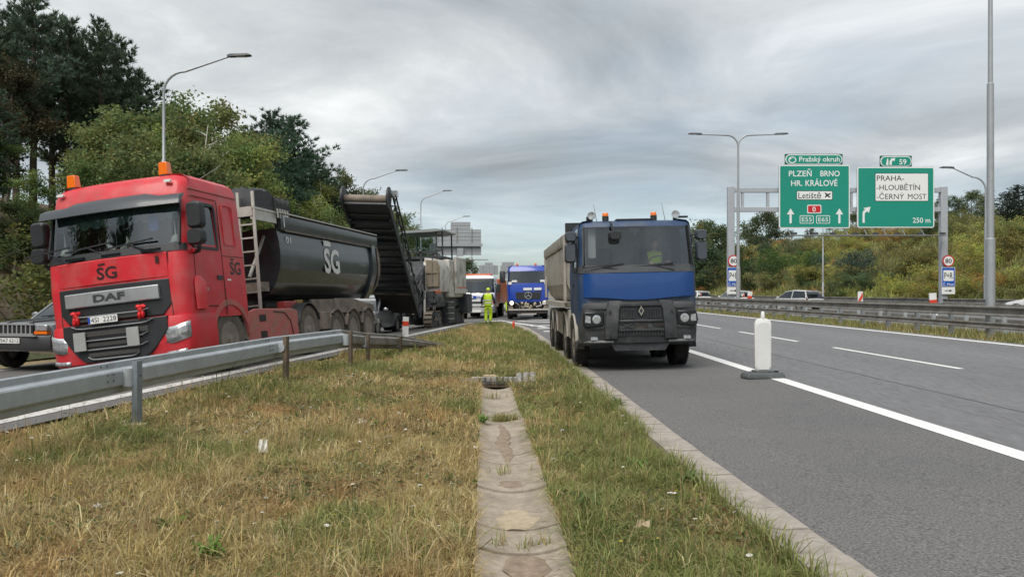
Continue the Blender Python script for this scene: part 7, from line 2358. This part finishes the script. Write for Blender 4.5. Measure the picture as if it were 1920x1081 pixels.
# ------------------------------------------------------------------ white and orange lorry
xx, dd = (894 - 960) / 1400 * 47.5, 47.5
wt_ = thing('truck', 'white-fronted works truck with orange sides and one warm headlamp behind the worker', 'truck', (xx, dd, Hs(xx, dd + 1)), (0, R(-0.5), R(-6)))
HW = 1.16
lv = [(0.75, HW, 0.04, 2.0, 0.2, 0.06), (1.2, HW, 0.03, 2.0, 0.2, 0.08), (1.55, HW, 0.10, 2.0, 0.2, 0.10), (1.66, HW, 0.16, 2.0, 0.2, 0.10), (2.36, HW - 0.06, 0.26, 2.0, 0.2, 0.10), (2.56, HW - 0.08, 0.32, 2.0, 0.2, 0.10), (2.72, HW - 0.14, 0.50, 1.95, 0.22, 0.08), (2.80, HW - 0.35, 0.9, 1.8, 0.25, 0.05)]
cb_ = Cab(lv, (0.7, 1.35))
cb_.take('windscreen', range(3, 4), cb_.front_range(3))
cb_.take('sun_band', range(4, 5), cb_.front_range(4))
for rt in (True, False):
    cb_.take('side_window' + str(rt), range(3, 4), [cb_.side_seg(1, rt)])
    cb_.take('side_panel' + str(rt), list(range(0, 3)), [cb_.side_seg(q, rt) for q in (1, 2)])
ms = cb_.mbs()
merge_mb(ms['body']).build('cab', white_p, wt_, smooth=32)
merge_mb(ms['windscreen']).build('windscreen', glass, wt_, smooth=60)
merge_mb(ms['sun_band']).build('sun_band', blk, wt_, smooth=60)
for rt in (True, False): merge_mb(ms['side_panel' + str(rt)]).build('side_panel', orange_p, wt_)
for rt in (True, False): merge_mb(ms['side_window' + str(rt)]).build('side_window', glass_dk, wt_)
MB().box((0, 1.1, 2.83), (1.7, 0.5, 0.10)).build('roof_panel', orange_p, wt_, bevel=0.02)
MB().box((0, 0.6, 1.6), (2.0, 0.5, 0.12)).build('dashboard', interior, wt_)
MB().box((0, 1.92, 2.0), (2.1, 0.05, 1.2)).build('rear_trim', interior, wt_)
MB().prism(rrect(-0.95, -0.6, 1.70, 1.86, 0.02), 'y', 0.14, 0.15).build('screen_card', plate_w, wt_)
MB().box((0, -0.06, 1.05), (1.5, 0.03, 0.10)).box((0, -0.06, 0.75), (1.9, 0.03, 0.08)).build('grille', blk, wt_)
for sx in (-1, 1):
    hl = MB().box((sx * 0.88, 0.0, 0.70), (0.44, 0.16, 0.28)).build('headlamp', silver, wt_, bevel=0.04)
    MB().sphere((sx * 0.88, -0.07, 0.70), (0.17, 0.05, 0.11), 12, 7).build('headlamp_lens', lens_warm if sx < 0 else lens, hl)
    mirror(wt_, (sx * 1.36, 0.35, 1.95), (0.22, 0.14, 0.55), blk, (sx * 1.12, 0.5, 2.2))
    wheel(wt_, sx * 1.0, 1.2, 0.46, 0.46, 0.30, tyre_m, rim_d, 'truck', sx)
    wheel(wt_, sx * 1.0, 4.8, 0.46, 0.46, 0.30, tyre_m, rim_d, 'truck', sx, twin=True)
    MB().box((sx * 0.4, 3.4, 0.8), (0.1, 6.0, 0.25)).build('frame_rail', chassis, wt_)
    wiper(wt_, sx * 0.3, 0.06, 1.58, 0.6, 0.3, blk)
    MB().prism([(sx * 1.02, 1.15), (sx * 1.12, 1.35), (sx * 1.12, 1.0), (sx * 1.02, 0.95)], 'y', 0.02, 0.10).build('warning_stripe', s_red, wt_)
bl = [(0.36, 1.10, 0.06, 0.7, 0.2, 0.05), (0.42, 1.16, -0.02, 0.7, 0.2, 0.07), (0.60, 1.17, -0.03, 0.7, 0.2, 0.07), (0.86, 1.16, 0.0, 0.7, 0.2, 0.06)]
merge_mb(Cab(bl, (0.6,)).mbs()['body']).build('bumper', M('bumper_light_grey', (0.38, 0.38, 0.375), 0.5), wt_, smooth=40)
MB().prism(rrect(-0.30, 0.30, 0.42, 0.58, 0.02), 'y', -0.12, -0.10).build('number_plate', plate_w, wt_)
MB().prism(rrect(-0.42, 0.0, 1.28, 1.46, 0.05), 'y', -0.08, 0.02).build('door_badge', eu_blue, wt_)
lg_ = MB().lathe([(0.07, -0.09), (0.07, -0.081)], 14, 'y', (-0.28, 0, 1.37)).build('logo_disc', plate_w, wt_)
text_obj('lettering', 'PRAGIS', eu_blue, wt_, box=(0.05, 0.62, 1.30, 1.44), y=-0.076, bold=0.02)
MB().box((0, 4.3, 1.75), (2.4, 4.4, 1.6)).build('body', orange_p, wt_, bevel=0.03)
MB().box((0, 2.02, 1.0), (2.0, 0.05, 0.4)).build('rear_shield', chassis, wt_)
for y_ in (1.2, 4.8):
    MB().lathe([(0.10, -0.85), (0.10, 0.85)], 10, 'x', (0, y_, 0.46)).build('axle', chassis, wt_)
# ------------------------------------------------------------------ cold milling machine
MX, MD = -4.2, 31.0
mm = thing('milling_machine', 'white and black road milling machine with its dark conveyor raised over the trailer', 'milling machine', (MX, MD, Hs(MX, MD)), (0, R(-1.5), R(-8)))
m_white = M('machine_white', (0.50, 0.48, 0.435), 0.6, var=0.2, scale=5, col2=(0.24, 0.21, 0.17), c2at=(0.46, 0.68), c2scale=2)
m_dark = M('machine_dark', (0.030, 0.033, 0.038), 0.6, var=0.3, scale=5, col2=(0.075, 0.07, 0.065), c2at=(0.52, 0.72), c2scale=3)
m_tan = M('machine_tan', (0.21, 0.175, 0.13), 0.7, var=0.15, scale=4)
track_m = M('track_pads', (0.15, 0.125, 0.10), 0.85, var=0.3, scale=12)
belt_m = M('conveyor_belt', (0.026, 0.027, 0.029), 0.5, var=0.6, scale=2.2, bump=0.4, bscale=3, stretch=(1, 1, 1))
orange_s = M('orange_stripe', (0.55, 0.14, 0.05), 0.5)
# crawler tracks
def crawler(x, y):
    t_ = bpy.data.objects.new('crawler_track', None)
    mb = MB()
    L_, r_, w_ = 0.55, 0.36, 0.34
    path = []
    for k in range(13):
        a = PI / 2 + PI * k / 12
        path.append((-L_ + r_ * math.cos(a), r_ + r_ * math.sin(a)))
    for k in range(13):
        a = -PI / 2 + PI * k / 12
        path.append((L_ + r_ * math.cos(a), r_ + r_ * math.sin(a)))
    o_ = MB().prism([(y + q[0] * 0.93, q[1] * 0.9 + 0.04) for q in path], 'x', x - w_ / 2 + 0.03, x + w_ / 2 - 0.03).build('crawler_track', m_dark, mm)
    pads = MB(); n_ = 26
    per = []
    for k in range(len(path)):
        a, b = Vector(path[k]), Vector(path[(k + 1) % len(path)])
        m_ = max(1, int((b - a).length / 0.13))
        for q in range(m_):
            per.append((a.lerp(b, (q + 0.5) / m_), math.atan2((b - a).y, (b - a).x)))
    last = None
    for p, a in per:
        if last is not None and (p - last).length < 0.10: continue
        last = p
        pb = MB().box((x, y + p.x, p.y + 0.012), (w_, 0.125, 0.045), Matrix.Rotation(a, 3, 'X'))
        pb.build('track_pad', track_m, o_)
    MB().box((x, y, 1.0), (0.2, 0.3, 0.75)).build('leg_column', m_dark, mm)
    MB().lathe([(0.2, -w_ / 2 - 0.01), (0.2, w_ / 2 + 0.01)], 14, 'x', (x, y + 0.5, 0.37)).build('sprocket', dust, o_)
    return o_
for sx in (-0.95, 0.80):
    crawler(sx, 0.6); crawler(sx, 5.4)
# chassis and housing
MB().box((0, 3.2, 1.25), (1.9, 6.2, 0.7)).build('main_frame', m_dark, mm, bevel=0.03)
MB().box((0, 3.2, 0.62), (2.1, 1.5, 1.0)).build('drum_housing', m_dark, mm, bevel=0.03)
MB().prism([(0.1, 1.2), (0.1, 2.3), (0.5, 2.75), (0.9, 2.88), (2.2, 2.88), (2.2, 1.2)], 'x', -0.95, 0.55).build('engine_hood', m_dark, mm, bevel=0.05)
MB().loft([[(0.50, y, 1.5), (1.13, y, 1.55), (1.17, y, 2.6), (0.95, y, 2.95), (0.50, y, 3.0)] for y in (0.55, 2.3)]).build('side_cover', m_white, mm, bevel=0.04)
MB().loft([[(0.60, y, 1.75), (1.15, y, 1.77), (1.19, y, 2.62), (1.05, y, 2.86), (0.60, y, 2.9)] for y in (0.42, 0.54)]).build('radiator_cover', m_tan, mm, bevel=0.02)
for xx_ in (0.86, 1.1):
    MB().box((xx_, 0.40, 2.3), (0.03, 0.04, 1.05)).build('cover_rib', m_tan, mm)
MB().box((0.88, 0.40, 2.35), (0.56, 0.04, 0.025)).build('cover_rib', m_tan, mm)
MB().prism([(0.45, 1.55), (0.75, 1.55), (0.75, 2.8), (0.6, 2.85), (0.45, 2.7)], 'x', 0.46, 0.62).build('white_pillar', m_white, mm, bevel=0.03)
MB().box((0.75, 3.9, 2.15), (0.8, 3.0, 1.7)).build('tank_cover', m_white, mm, bevel=0.06)
MB().box((1.22, 4.4, 2.3), (0.12, 2.2, 1.7)).build('rear_cover', m_white, mm, bevel=0.03)
for zz in (1.55, 1.62):
    MB().box((1.0, 0.53 if zz < 1.6 else 0.52, zz - 0.03), (0.42, 0.04, 0.03)).build('orange_stripe', orange_s, mm)
MB().box((1.285, 4.4, 1.75), (0.006, 2.1, 0.06)).build('orange_stripe', orange_s, mm)
MB().box((-0.2, 3.9, 2.0), (1.4, 3.0, 1.2)).build('tank', m_dark, mm, bevel=0.05)
MB().box((1.1, 5.9, 1.0), (0.5, 1.2, 0.9)).build('rear_panel', m_dark, mm, bevel=0.03)
# operator platform and canopy
MB().box((-0.1, 3.4, 3.10), (1.9, 2.4, 0.12)).box((-0.1, 3.4, 2.85), (1.5, 2.0, 0.4)).build('platform', m_dark, mm)
MB().prism([(-1.0, 4.20), (-0.95, 4.30), (0.62, 4.36), (0.95, 4.32), (0.95, 4.27), (0.5, 4.23)], 'y', 2.1, 4.9).build('canopy', M('canopy_grey', (0.26, 0.28, 0.28), 0.5), mm)
for x_, y_ in ((-0.88, 2.3), (0.62, 2.3), (0.86, 2.45), (-0.88, 4.6), (0.8, 4.6)):
    MB().box((x_, y_, 3.70), (0.06, 0.06, 1.08)).build('canopy_post', m_dark, mm)
MB().box((-0.13, 2.28, 3.80), (1.44, 0.02, 0.82)).build('windscreen', glass_hz, mm)
MB().box((0.75, 2.36, 3.40), (0.24, 0.05, 0.05)).box((0.75, 2.36, 4.08), (0.24, 0.05, 0.05)).build('side_frame', m_dark, mm)
MB().box((-0.13, 2.26, 3.34), (1.6, 0.06, 0.08)).build('sill', m_dark, mm)
MB().box((0.35, 2.8, 3.5), (0.3, 0.4, 0.5)).build('control_console', interior_l, mm, bevel=0.04)
MB().box((-0.5, 4.3, 3.65), (0.7, 0.05, 0.9)).build('rear_screen', glass_hz, mm)
# hydraulic clutter at the front
r_ = random.Random(9)
for k in range(16):
    x_ = r_.uniform(-0.8, 0.7)
    pts = [(x_, 0.1 + r_.uniform(-.1, .05), r_.uniform(1.7, 2.2)), (x_ + r_.uniform(-.2, .2), -0.12, r_.uniform(1.3, 1.7)), (x_ + r_.uniform(-.3, .3), -0.05, r_.uniform(0.7, 1.1))]
    MB().tube(pts, r_.uniform(0.018, 0.04), 6).build('hose', m_dark if k % 4 else rim_s, mm)
for k in range(8):
    MB().box((r_.uniform(-0.7, 0.9), 0.02, r_.uniform(0.8, 2.0)), (r_.uniform(.1, .35), 0.16, r_.uniform(.1, .4))).build('hydraulic_block', m_dark, mm, bevel=0.015)
for x_ in (0.45, 0.62):
    MB().tube([(x_, -0.05, 0.5), (x_ + 0.02, -0.02, 1.6)], 0.05, 8).build('lift_cylinder', alu if x_ > 0.5 else m_dark, mm)
for k in range(5):
    MB().box((1.05, 2.6, 0.35 + k * 0.25), (0.36, 0.3, 0.03)).build('step', alu, mm)
# conveyor: a separate frame in the machine's axes, from its foot up towards the camera
A = Vector((-0.22, -0.75, 0.72)); B = Vector((0.52, -6.75, 4.42))
d_ = (B - A).normalized()
lat = Vector((1, 0, 0)); lat = (lat - d_ * lat.dot(d_)).normalized()
nrm = lat.cross(d_).normalized()
if nrm.z < 0: nrm = -nrm
Lc = (B - A).length
def cv(u, a, h):          # u along, a across, h above the belt
    return tuple(A + d_ * u + lat * a + nrm * h)
W2 = 0.72
con = MB().loft([[cv(u, -W2, 0), cv(u, W2, 0), cv(u, W2, 0.06), cv(u, -W2, 0.06)] for u in np.linspace(0, Lc, 9)]).build('conveyor_pan', belt_m, mm)
for sx in (-1, 1):
    e = MB()
    e.loft([[cv(u, sx * W2, -0.10), cv(u, sx * (W2 + 0.05), -0.10), cv(u, sx * (W2 + 0.05), 0.12), cv(u, sx * W2, 0.12)] for u in (0, Lc + 0.25)])
    e.build('conveyor_side', m_dark, mm)
    e2 = MB(); e2.bar(cv(0.3, sx * (W2 + 0.03), 0.62), cv(Lc, sx * (W2 + 0.03), 0.55), 0.05, 0.05)
    e2.build('top_chord', grey_bump, mm)
    for k in range(9):
        u0 = 0.4 + k * (Lc - 0.6) / 9; u1 = u0 + (Lc - 0.6) / 9
        MB().bar(cv(u0, sx * (W2 + 0.03), 0.12 if k % 2 else 0.6), cv(u1, sx * (W2 + 0.03), 0.6 if k % 2 else 0.12), 0.03, 0.03).build('truss_brace', grey_bump, mm)
    MB().loft([[cv(Lc + 0.15 + 0.35 * math.cos(a), sx * (W2 + q), 0.15 + 0.35 * math.sin(a)) for a in np.linspace(0, 2 * PI, 14, endpoint=False)] for q in (0.0, 0.05)]).build('head_cheek', grey_bump, mm)
for k, u in enumerate((1.75, 2.35, 2.9, 3.35, 5.0, 5.35, 6.15)):
    MB().bar(cv(u, -W2, -0.05), cv(u, W2, -0.05), 0.05, 0.09, up=tuple(nrm)).build('cross_bar', m_dark, mm)
MB().bar(cv(Lc, -W2 - 0.05, 0.02), cv(Lc, W2 + 0.05, 0.02), 0.10, 0.14, up=tuple(nrm)).build('head_bar', grey_bump, mm)
dr_ = MB().tube([cv(Lc + 0.05, -W2, 0.16), cv(Lc + 0.05, W2, 0.16)], 0.13, 12).build('head_drum', dust, mm)
# idlers, ribs and dirt on the underside
for k, u in enumerate(np.arange(1.9, Lc - 0.2, 0.42)):
    MB().tube([cv(u, -W2 + 0.06, -0.02), cv(u + rnd.uniform(-.02, .02), W2 - 0.06, -0.02)], 0.035, 6).build('idler_roller', m_dark if k % 3 else grey_bump, mm)
for sx in (-1, 1):
    for k in range(10):
        u = 1.9 + k * (Lc - 2.2) / 10
        MB().box(cv(u, sx * (W2 - 0.03), -0.06), (0.08, 0.10, 0.10)).build('idler_bracket', grey_bump, mm)
for k in range(7):
    u = 2.0 + k * 0.75
    MB().tube([cv(u, W2 + 0.10, 0.15 + 0.1 * (k % 2)), cv(u + 0.4, W2 + 0.16, 0.35), cv(u + 0.8, W2 + 0.10, 0.2)], 0.022, 6).build('hose', m_dark, mm)
MB().box(cv(Lc - 0.4, 0.0, 0.42), (0.9, 0.5, 0.22)).build('drive_cover', dust, mm, bevel=0.05)
# pipes, valves and plates on the front and flank
for k in range(34):
    x_ = r_.uniform(-0.6, 1.2); z_ = r_.uniform(0.35, 1.55)
    sz_ = (r_.uniform(.05, .28), r_.uniform(.05, .2), r_.uniform(.06, .42))
    MB().box((x_, r_.uniform(0.05, 0.45), z_), sz_).build('hydraulic_block', (m_dark, m_dark, dust, grey_bump)[k % 4], mm, bevel=0.012)
for k in range(12):
    x_ = r_.uniform(0.0, 1.15)
    MB().tube([(x_, 0.35, r_.uniform(1.2, 1.6)), (x_ + r_.uniform(-.15, .15), 0.12, r_.uniform(0.8, 1.1)), (x_ + r_.uniform(-.2, .2), 0.3, r_.uniform(0.35, 0.6))], r_.uniform(0.015, 0.03), 6).build('hose', (m_dark, grey_bump, rim_d)[k % 3], mm)
for k in range(5):
    MB().box((0.86, 0.52 + 0.35 * k, 3.03), (0.03, 0.03, 0.35)).build('rail_post', m_dark, mm)
MB().bar((0.86, 0.52, 3.2), (0.86, 1.95, 3.2), 0.03, 0.03).build('handrail', m_dark, mm)
MB().tube([(0.2, 1.2, 2.85), (0.2, 1.2, 3.25), (0.2, 1.1, 3.35)], 0.06, 8).build('exhaust', grey_bump, mm)
# wire guard on the lowest section
gd = MB()
for a in np.linspace(-W2 + 0.05, W2 - 0.05, 25):
    gd.bar(cv(0.25, a, -0.09), cv(1.6, a, -0.09), 0.012, 0.012)
for u in np.linspace(0.25, 1.6, 10):
    gd.bar(cv(u, -W2 + 0.03, -0.095), cv(u, W2 - 0.03, -0.095), 0.012, 0.012)
gd.build('wire_guard', M('guard_wire', (0.06, 0.05, 0.045), 0.7), mm)
MB().bar(cv(1.62, -W2, -0.08), cv(1.62, W2, -0.08), 0.05, 0.06, up=tuple(nrm)).build('guard_frame', dust, mm)
for sx in (-1, 1):
    MB().tube([tuple(Vector(cv(2.2, sx * (W2 + 0.12), 0.2))), (sx * 0.8 - 0.2, 0.2, 2.6)], 0.05, 8).build('hoist_cylinder', m_dark, mm)
MB().tube([cv(0.6, W2 + 0.15, 0.1), cv(0.9, W2 + 0.35, 0.2), (0.75, -0.5, 1.5), (0.5, 0.0, 1.9)], 0.035, 7).build('hose', m_dark, mm)
MB().tube([cv(Lc, W2 + 0.2, 0.4), cv(Lc - 0.5, W2 + 0.15, 0.5), cv(Lc - 2, W2 + 0.12, 0.6), cv(Lc - 4, W2 + 0.12, 0.5)], 0.03, 6).build('hose', m_dark, mm)
MB().box(cv(Lc - 0.1, W2 + 0.12, 0.5), (0.22, 0.2, 0.2)).build('work_lamp', lens, mm)

# ------------------------------------------------------------------ cars
def car(label, loc, rotz, paint_m, kind='hatch', group=None, lit=False, name='car', plate_txt=None, rotx=0):
    """Car with its front towards -y; body lofted along its length from station sections."""
    t = thing(name, label, 'car', loc, (rotx, 0, rotz), group)
    if kind == 'suv':
        L_, Wd = 4.5, 0.90
        # y, half width, sill, bonnet / waist height
        st = [(0.0, 0.74, 0.50, 0.86), (0.05, 0.84, 0.42, 0.97), (0.15, 0.88, 0.40, 1.02), (0.8, 0.90, 0.40, 1.05), (1.35, 0.90, 0.40, 1.08), (1.9, 0.90, 0.40, 1.06), (3.6, 0.90, 0.40, 1.06), (4.35, 0.88, 0.45, 1.04), (4.5, 0.82, 0.5, 0.98)]
        gh = [(1.30, 1.07, 1.08), (2.05, 1.60, 1.62), (2.6, 1.69, 1.71), (3.9, 1.68, 1.70), (4.42, 1.06, 1.08)]
        wr, wy = 0.37, (0.78, 3.45)
    else:
        L_, Wd = 4.25, 0.89
        st = [(0.0, 0.66, 0.40, 0.62), (0.08, 0.80, 0.30, 0.72), (0.30, 0.86, 0.28, 0.78), (0.9, 0.89, 0.28, 0.90), (1.3, 0.89, 0.28, 0.96), (2.4, 0.89, 0.28, 0.96), (3.7, 0.88, 0.30, 1.0), (4.1, 0.84, 0.34, 0.98), (4.25, 0.74, 0.42, 0.86)]
        gh = [(1.05, 0.93, 0.95), (1.85, 1.40, 1.42), (2.5, 1.50, 1.52), (3.75, 1.45, 1.48), (4.16, 1.0, 1.02)]
        wr, wy = 0.32, (0.80, 3.38)
    rings = []
    for (y, w, z0, z1) in st:
        rings.append([(-w * 0.93, y, z0), (w * 0.93, y, z0), (w, y, z0 + (z1 - z0) * 0.35), (w * 0.985, y, z0 + (z1 - z0) * 0.72), (w * 0.93, y, z1 - 0.03), (w * 0.80, y, z1), (0, y, z1 + 0.02), (-w * 0.80, y, z1), (-w * 0.93, y, z1 - 0.03), (-w * 0.985, y, z0 + (z1 - z0) * 0.72), (-w, y, z0 + (z1 - z0) * 0.35)])
    MB().loft(rings).build('body', paint_m, t, smooth=45)
    # greenhouse: glass below, roof above, pillars
    zb = [np.interp(y, [s[0] for s in st], [s[3] for s in st]) - 0.02 for y, a, b in gh]
    g = MB(); rr = []
    for (y, zt, _), b_ in zip(gh, zb):
        wt2 = Wd * (0.70 if zt > 1.2 else 0.86)
        rr.append([(-Wd * 0.9, y, min(b_, zt)), (Wd * 0.9, y, min(b_, zt)), (wt2, y, zt), (-wt2, y, zt)])
    g.loft(rr).build('glasshouse', glass_car, t)
    r2 = MB(); rr = []
    for (y, zt, zr) in gh[1:-1]:
        wt2 = Wd * 0.705
        rr.append([(-wt2, y, zt - 0.02), (-wt2 * 0.9, y, zr + 0.02), (0, y, zr + 0.035), (wt2 * 0.9, y, zr + 0.02), (wt2, y, zt - 0.02)])
    r2.loft(rr).build('roof', paint_m, t, smooth=50)
    for sx in (-1, 1):
        for a, b in (((gh[0][0], zb[0], 0.88), (gh[1][0], gh[1][1], 0.70)), ((gh[2][0] + 0.1, zb[2], 0.905), (gh[2][0] + 0.1, gh[2][1], 0.70)), ((gh[3][0] + 0.25, zb[3], 0.89), (gh[3][0], gh[3][1], 0.70)), ((gh[4][0], zb[4], 0.87), (gh[3][0], gh[3][1], 0.70))):
            MB().bar((sx * Wd * a[2], a[0], a[1]), (sx * Wd * b[2], b[0], b[1]), 0.07, 0.03).build('pillar', paint_m, t)
        for y in wy:
            wheel(t, sx * (Wd - 0.11), y, wr, wr, 0.21, tyre_m, rim_s, 'car', sx)
            mudguard(t, sx * (Wd - 0.22), sx * (Wd + 0.005), y, wr, wr + 0.03, blk, 0, 180, 0.03, 'wheel_arch', 10)
        MB().sphere((sx * (Wd + 0.10), gh[0][0] + 0.35, zb[0] + 0.10), (0.10, 0.06, 0.075), 8, 6).build('mirror', paint_m, t)
        tl_ = MB().loft([[(sx * 0.50, L_ - 0.10, st[-2][3] - 0.16), (sx * 0.83, L_ - 0.22, st[-2][3] - 0.14), (sx * 0.80, L_ - 0.22, st[-2][3] - 0.05), (sx * 0.50, L_ - 0.12, st[-2][3] - 0.09)], [(sx * 0.50, L_ - 0.02, st[-2][3] - 0.17), (sx * 0.84, L_ - 0.12, st[-2][3] - 0.14), (sx * 0.82, L_ - 0.12, st[-2][3] - 0.05), (sx * 0.50, L_ - 0.03, st[-2][3] - 0.09)]]).build('tail_lamp', M('tail_lamp_red', (0.25, 0.01, 0.015), 0.25), t)
        if kind != 'suv':
            MB().loft([[(sx * 0.45, 0.02, 0.58), (sx * 0.80, 0.16, 0.60), (sx * 0.80, 0.20, 0.70), (sx * 0.48, 0.04, 0.66)], [(sx * 0.45, -0.02, 0.58), (sx * 0.82, 0.08, 0.60), (sx * 0.82, 0.12, 0.70), (sx * 0.48, 0.0, 0.66)]]).build('headlamp', lens_lit if lit else lens, t)
    if kind != 'suv':
        MB().box((0, 0.0, 0.52), (0.9, 0.06, 0.12)).build('grille', blk, t)
        MB().box((0, L_ - 0.02, 0.58), (0.52, 0.04, 0.11)).build('number_plate', plate_w, t)
        MB().box((0, L_ - 0.16, 1.42), (1.15, 0.25, 0.03)).build('spoiler', paint_m, t)
    return t
glass_car = M('car_glass', (0.02, 0.026, 0.03), 0.08, coat=0.6)
# dark grey off-roader beside the red truck
jx, jd = -10.72, 16.1
jp = car('dark grey off-road car with vertical-slot grille and amber indicators beside the red truck', (jx, jd, Hs(jx, jd + 1.5) + 0.02), R(-10), grey_car, 'suv', name='off_road_car')
MB().box((0, -0.02, 0.90), (0.98, 0.06, 0.19)).build('grille', blk, jp)
for k in range(9):
    MB().box((-0.44 + k * 0.11, -0.055, 0.90), (0.03, 0.03, 0.185)).build('grille_bar', silver, jp)
MB().box((0, -0.05, 1.005), (1.02, 0.05, 0.03)).box((0, -0.05, 0.795), (1.02, 0.05, 0.03)).build('grille_surround', silver, jp)
for sx in (-1, 1):
    hl = MB().box((sx * 0.68, 0.0, 0.935), (0.30, 0.10, 0.13)).build('headlamp', lens, jp, bevel=0.02)
    MB().box((sx * 0.68, -0.005, 0.83), (0.31, 0.10, 0.06)).build('indicator', amber, jp)
    MB().box((sx * 0.28, 0.72, 1.075), (0.10, 1.2, 0.03), (R(2.0), 0, R(0))).build('bonnet_ridge', grey_car, jp)
MB().loft([[(x_ * 0.93 if abs(x_) > 0.8 else x_, -0.12 + 0.12 * (abs(x_) / 0.93) ** 3 + q, z_) for q, z_ in ((0.0, 0.46), (-0.02, 0.5), (-0.02, 0.74), (0.0, 0.77), (0.12, 0.77), (0.12, 0.46))] for x_ in np.linspace(-0.95, 0.95, 11)]).build('bumper', M('suv_bumper', (0.045, 0.047, 0.05), 0.45), jp, smooth=50)
MB().box((0, -0.135, 0.765), (1.3, 0.05, 0.025)).build('bumper_strip', silver, jp)
plate(jp, 0.0, -0.15, 0.66, '9A7 6212')
for sx in (-0.35, 0.25):
    wiper(jp, sx, 1.32, 1.12, 0.5, 0.15, blk)
# a silver car half hidden between trailer and milling machine
cx_, cd_ = -6.05, 27.6
car('silver car half hidden between the tipper trailer and the milling machine', (cx_, cd_, Hs(cx_, cd_ + 1.5) + 0.02), R(-8), silver_car)
# cars driving away on the far carriageway
for px, d, lb in [(1490, 56, 'white hatchback driving away on the far carriageway below the left green sign'), (1375, 66, 'white car partly behind the left gantry post on the far carriageway'),
                  (1303, 80, 'white car beside the blue cab mirror on the far carriageway'), (1972, 40, 'white car at the far right behind the median barrier')]:
    x = (px - 960) / 1400 * d
    a_ = R(180 + (24 if d < 60 else 15))
    car(lb, (x - 2.1 * math.sin(a_ - PI), d + 2.1 * math.cos(a_ - PI), Hs(x, d)), a_, white_p)
# van behind the two trucks
vx, vd = (945 - 960) / 1400 * 66, 66.0
vn = thing('van', 'pale van standing between the white works truck and the blue truck', 'van', (vx, vd, Hs(vx, vd)), (0, 0, R(-1)))
lv = [(0.35, 0.92, 0.05, 4.8, 0.2, 0.06), (0.8, 0.95, 0.0, 4.8, 0.22, 0.08), (1.05, 0.95, 0.10, 4.8, 0.22, 0.08), (1.15, 0.95, 0.45, 4.8, 0.2, 0.08), (1.80, 0.90, 1.0, 4.8, 0.18, 0.08), (2.0, 0.86, 1.2, 4.75, 0.18, 0.06), (2.08, 0.7, 1.4, 4.6, 0.2, 0.04)]
cb_ = Cab(lv, (1.3, 2.2))
cb_.take('windscreen', range(3, 4), cb_.front_range(3))
ms = cb_.mbs()
merge_mb(ms['body']).build('body', white_p, vn, smooth=32)
merge_mb(ms['windscreen']).build('windscreen', glass_car, vn, smooth=60)
MB().box((0, -0.08, 0.72), (0.8, 0.03, 0.14)).build('grille', blk, vn)
for sx in (-1, 1):
    MB().box((sx * 0.68, 0.0, 0.78), (0.3, 0.12, 0.16)).build('headlamp', lens_lit, vn, bevel=0.02)
    for y_ in (0.8, 3.9):
        wheel(vn, sx * 0.86, y_, 0.34, 0.34, 0.22, tyre_m, rim_s, 'car', sx)

# ------------------------------------------------------------------ road workers
pose = dict(pelvis=(0, 0, 0.95), waist=(0, 0.0, 1.10), chest=(0, 0.0, 1.32), neck=(0, -0.01, 1.49), head0=(0, -0.02, 1.55), head=(0, -0.03, 1.65),
            sl=(0.20, 0, 1.42), el=(0.32, -0.02, 1.17), wl=(0.33, -0.18, 1.00), sr=(-0.20, 0, 1.42), er=(-0.30, 0.02, 1.16), wr=(-0.34, -0.14, 0.98),
            hl=(0.10, 0, 0.90), kl=(0.11, -0.06, 0.50), al=(0.10, 0.02, 0.085), tl=(0.11, -0.12, 0.04), hr=(-0.10, 0, 0.90), kr=(-0.12, -0.12, 0.51), ar=(-0.10, -0.10, 0.085), tr=(-0.11, -0.24, 0.04), yaw=(0.2, 0, 0))
wx, wd = (915 - 960) / 1400 * 36.4, 36.4
person('road worker in yellow hi-vis vest and trousers walking away towards the white truck', (wx, wd, Hs(wx, wd)), R(175), pose, 1.0, cap=hiviz)
wx, wd = (949 - 960) / 1400 * 60, 60.0
person('distant road worker in hi-vis clothes standing in front of the pale van', (wx, wd, Hs(wx, wd)), R(60), pose, 0.98, cap=hiviz)
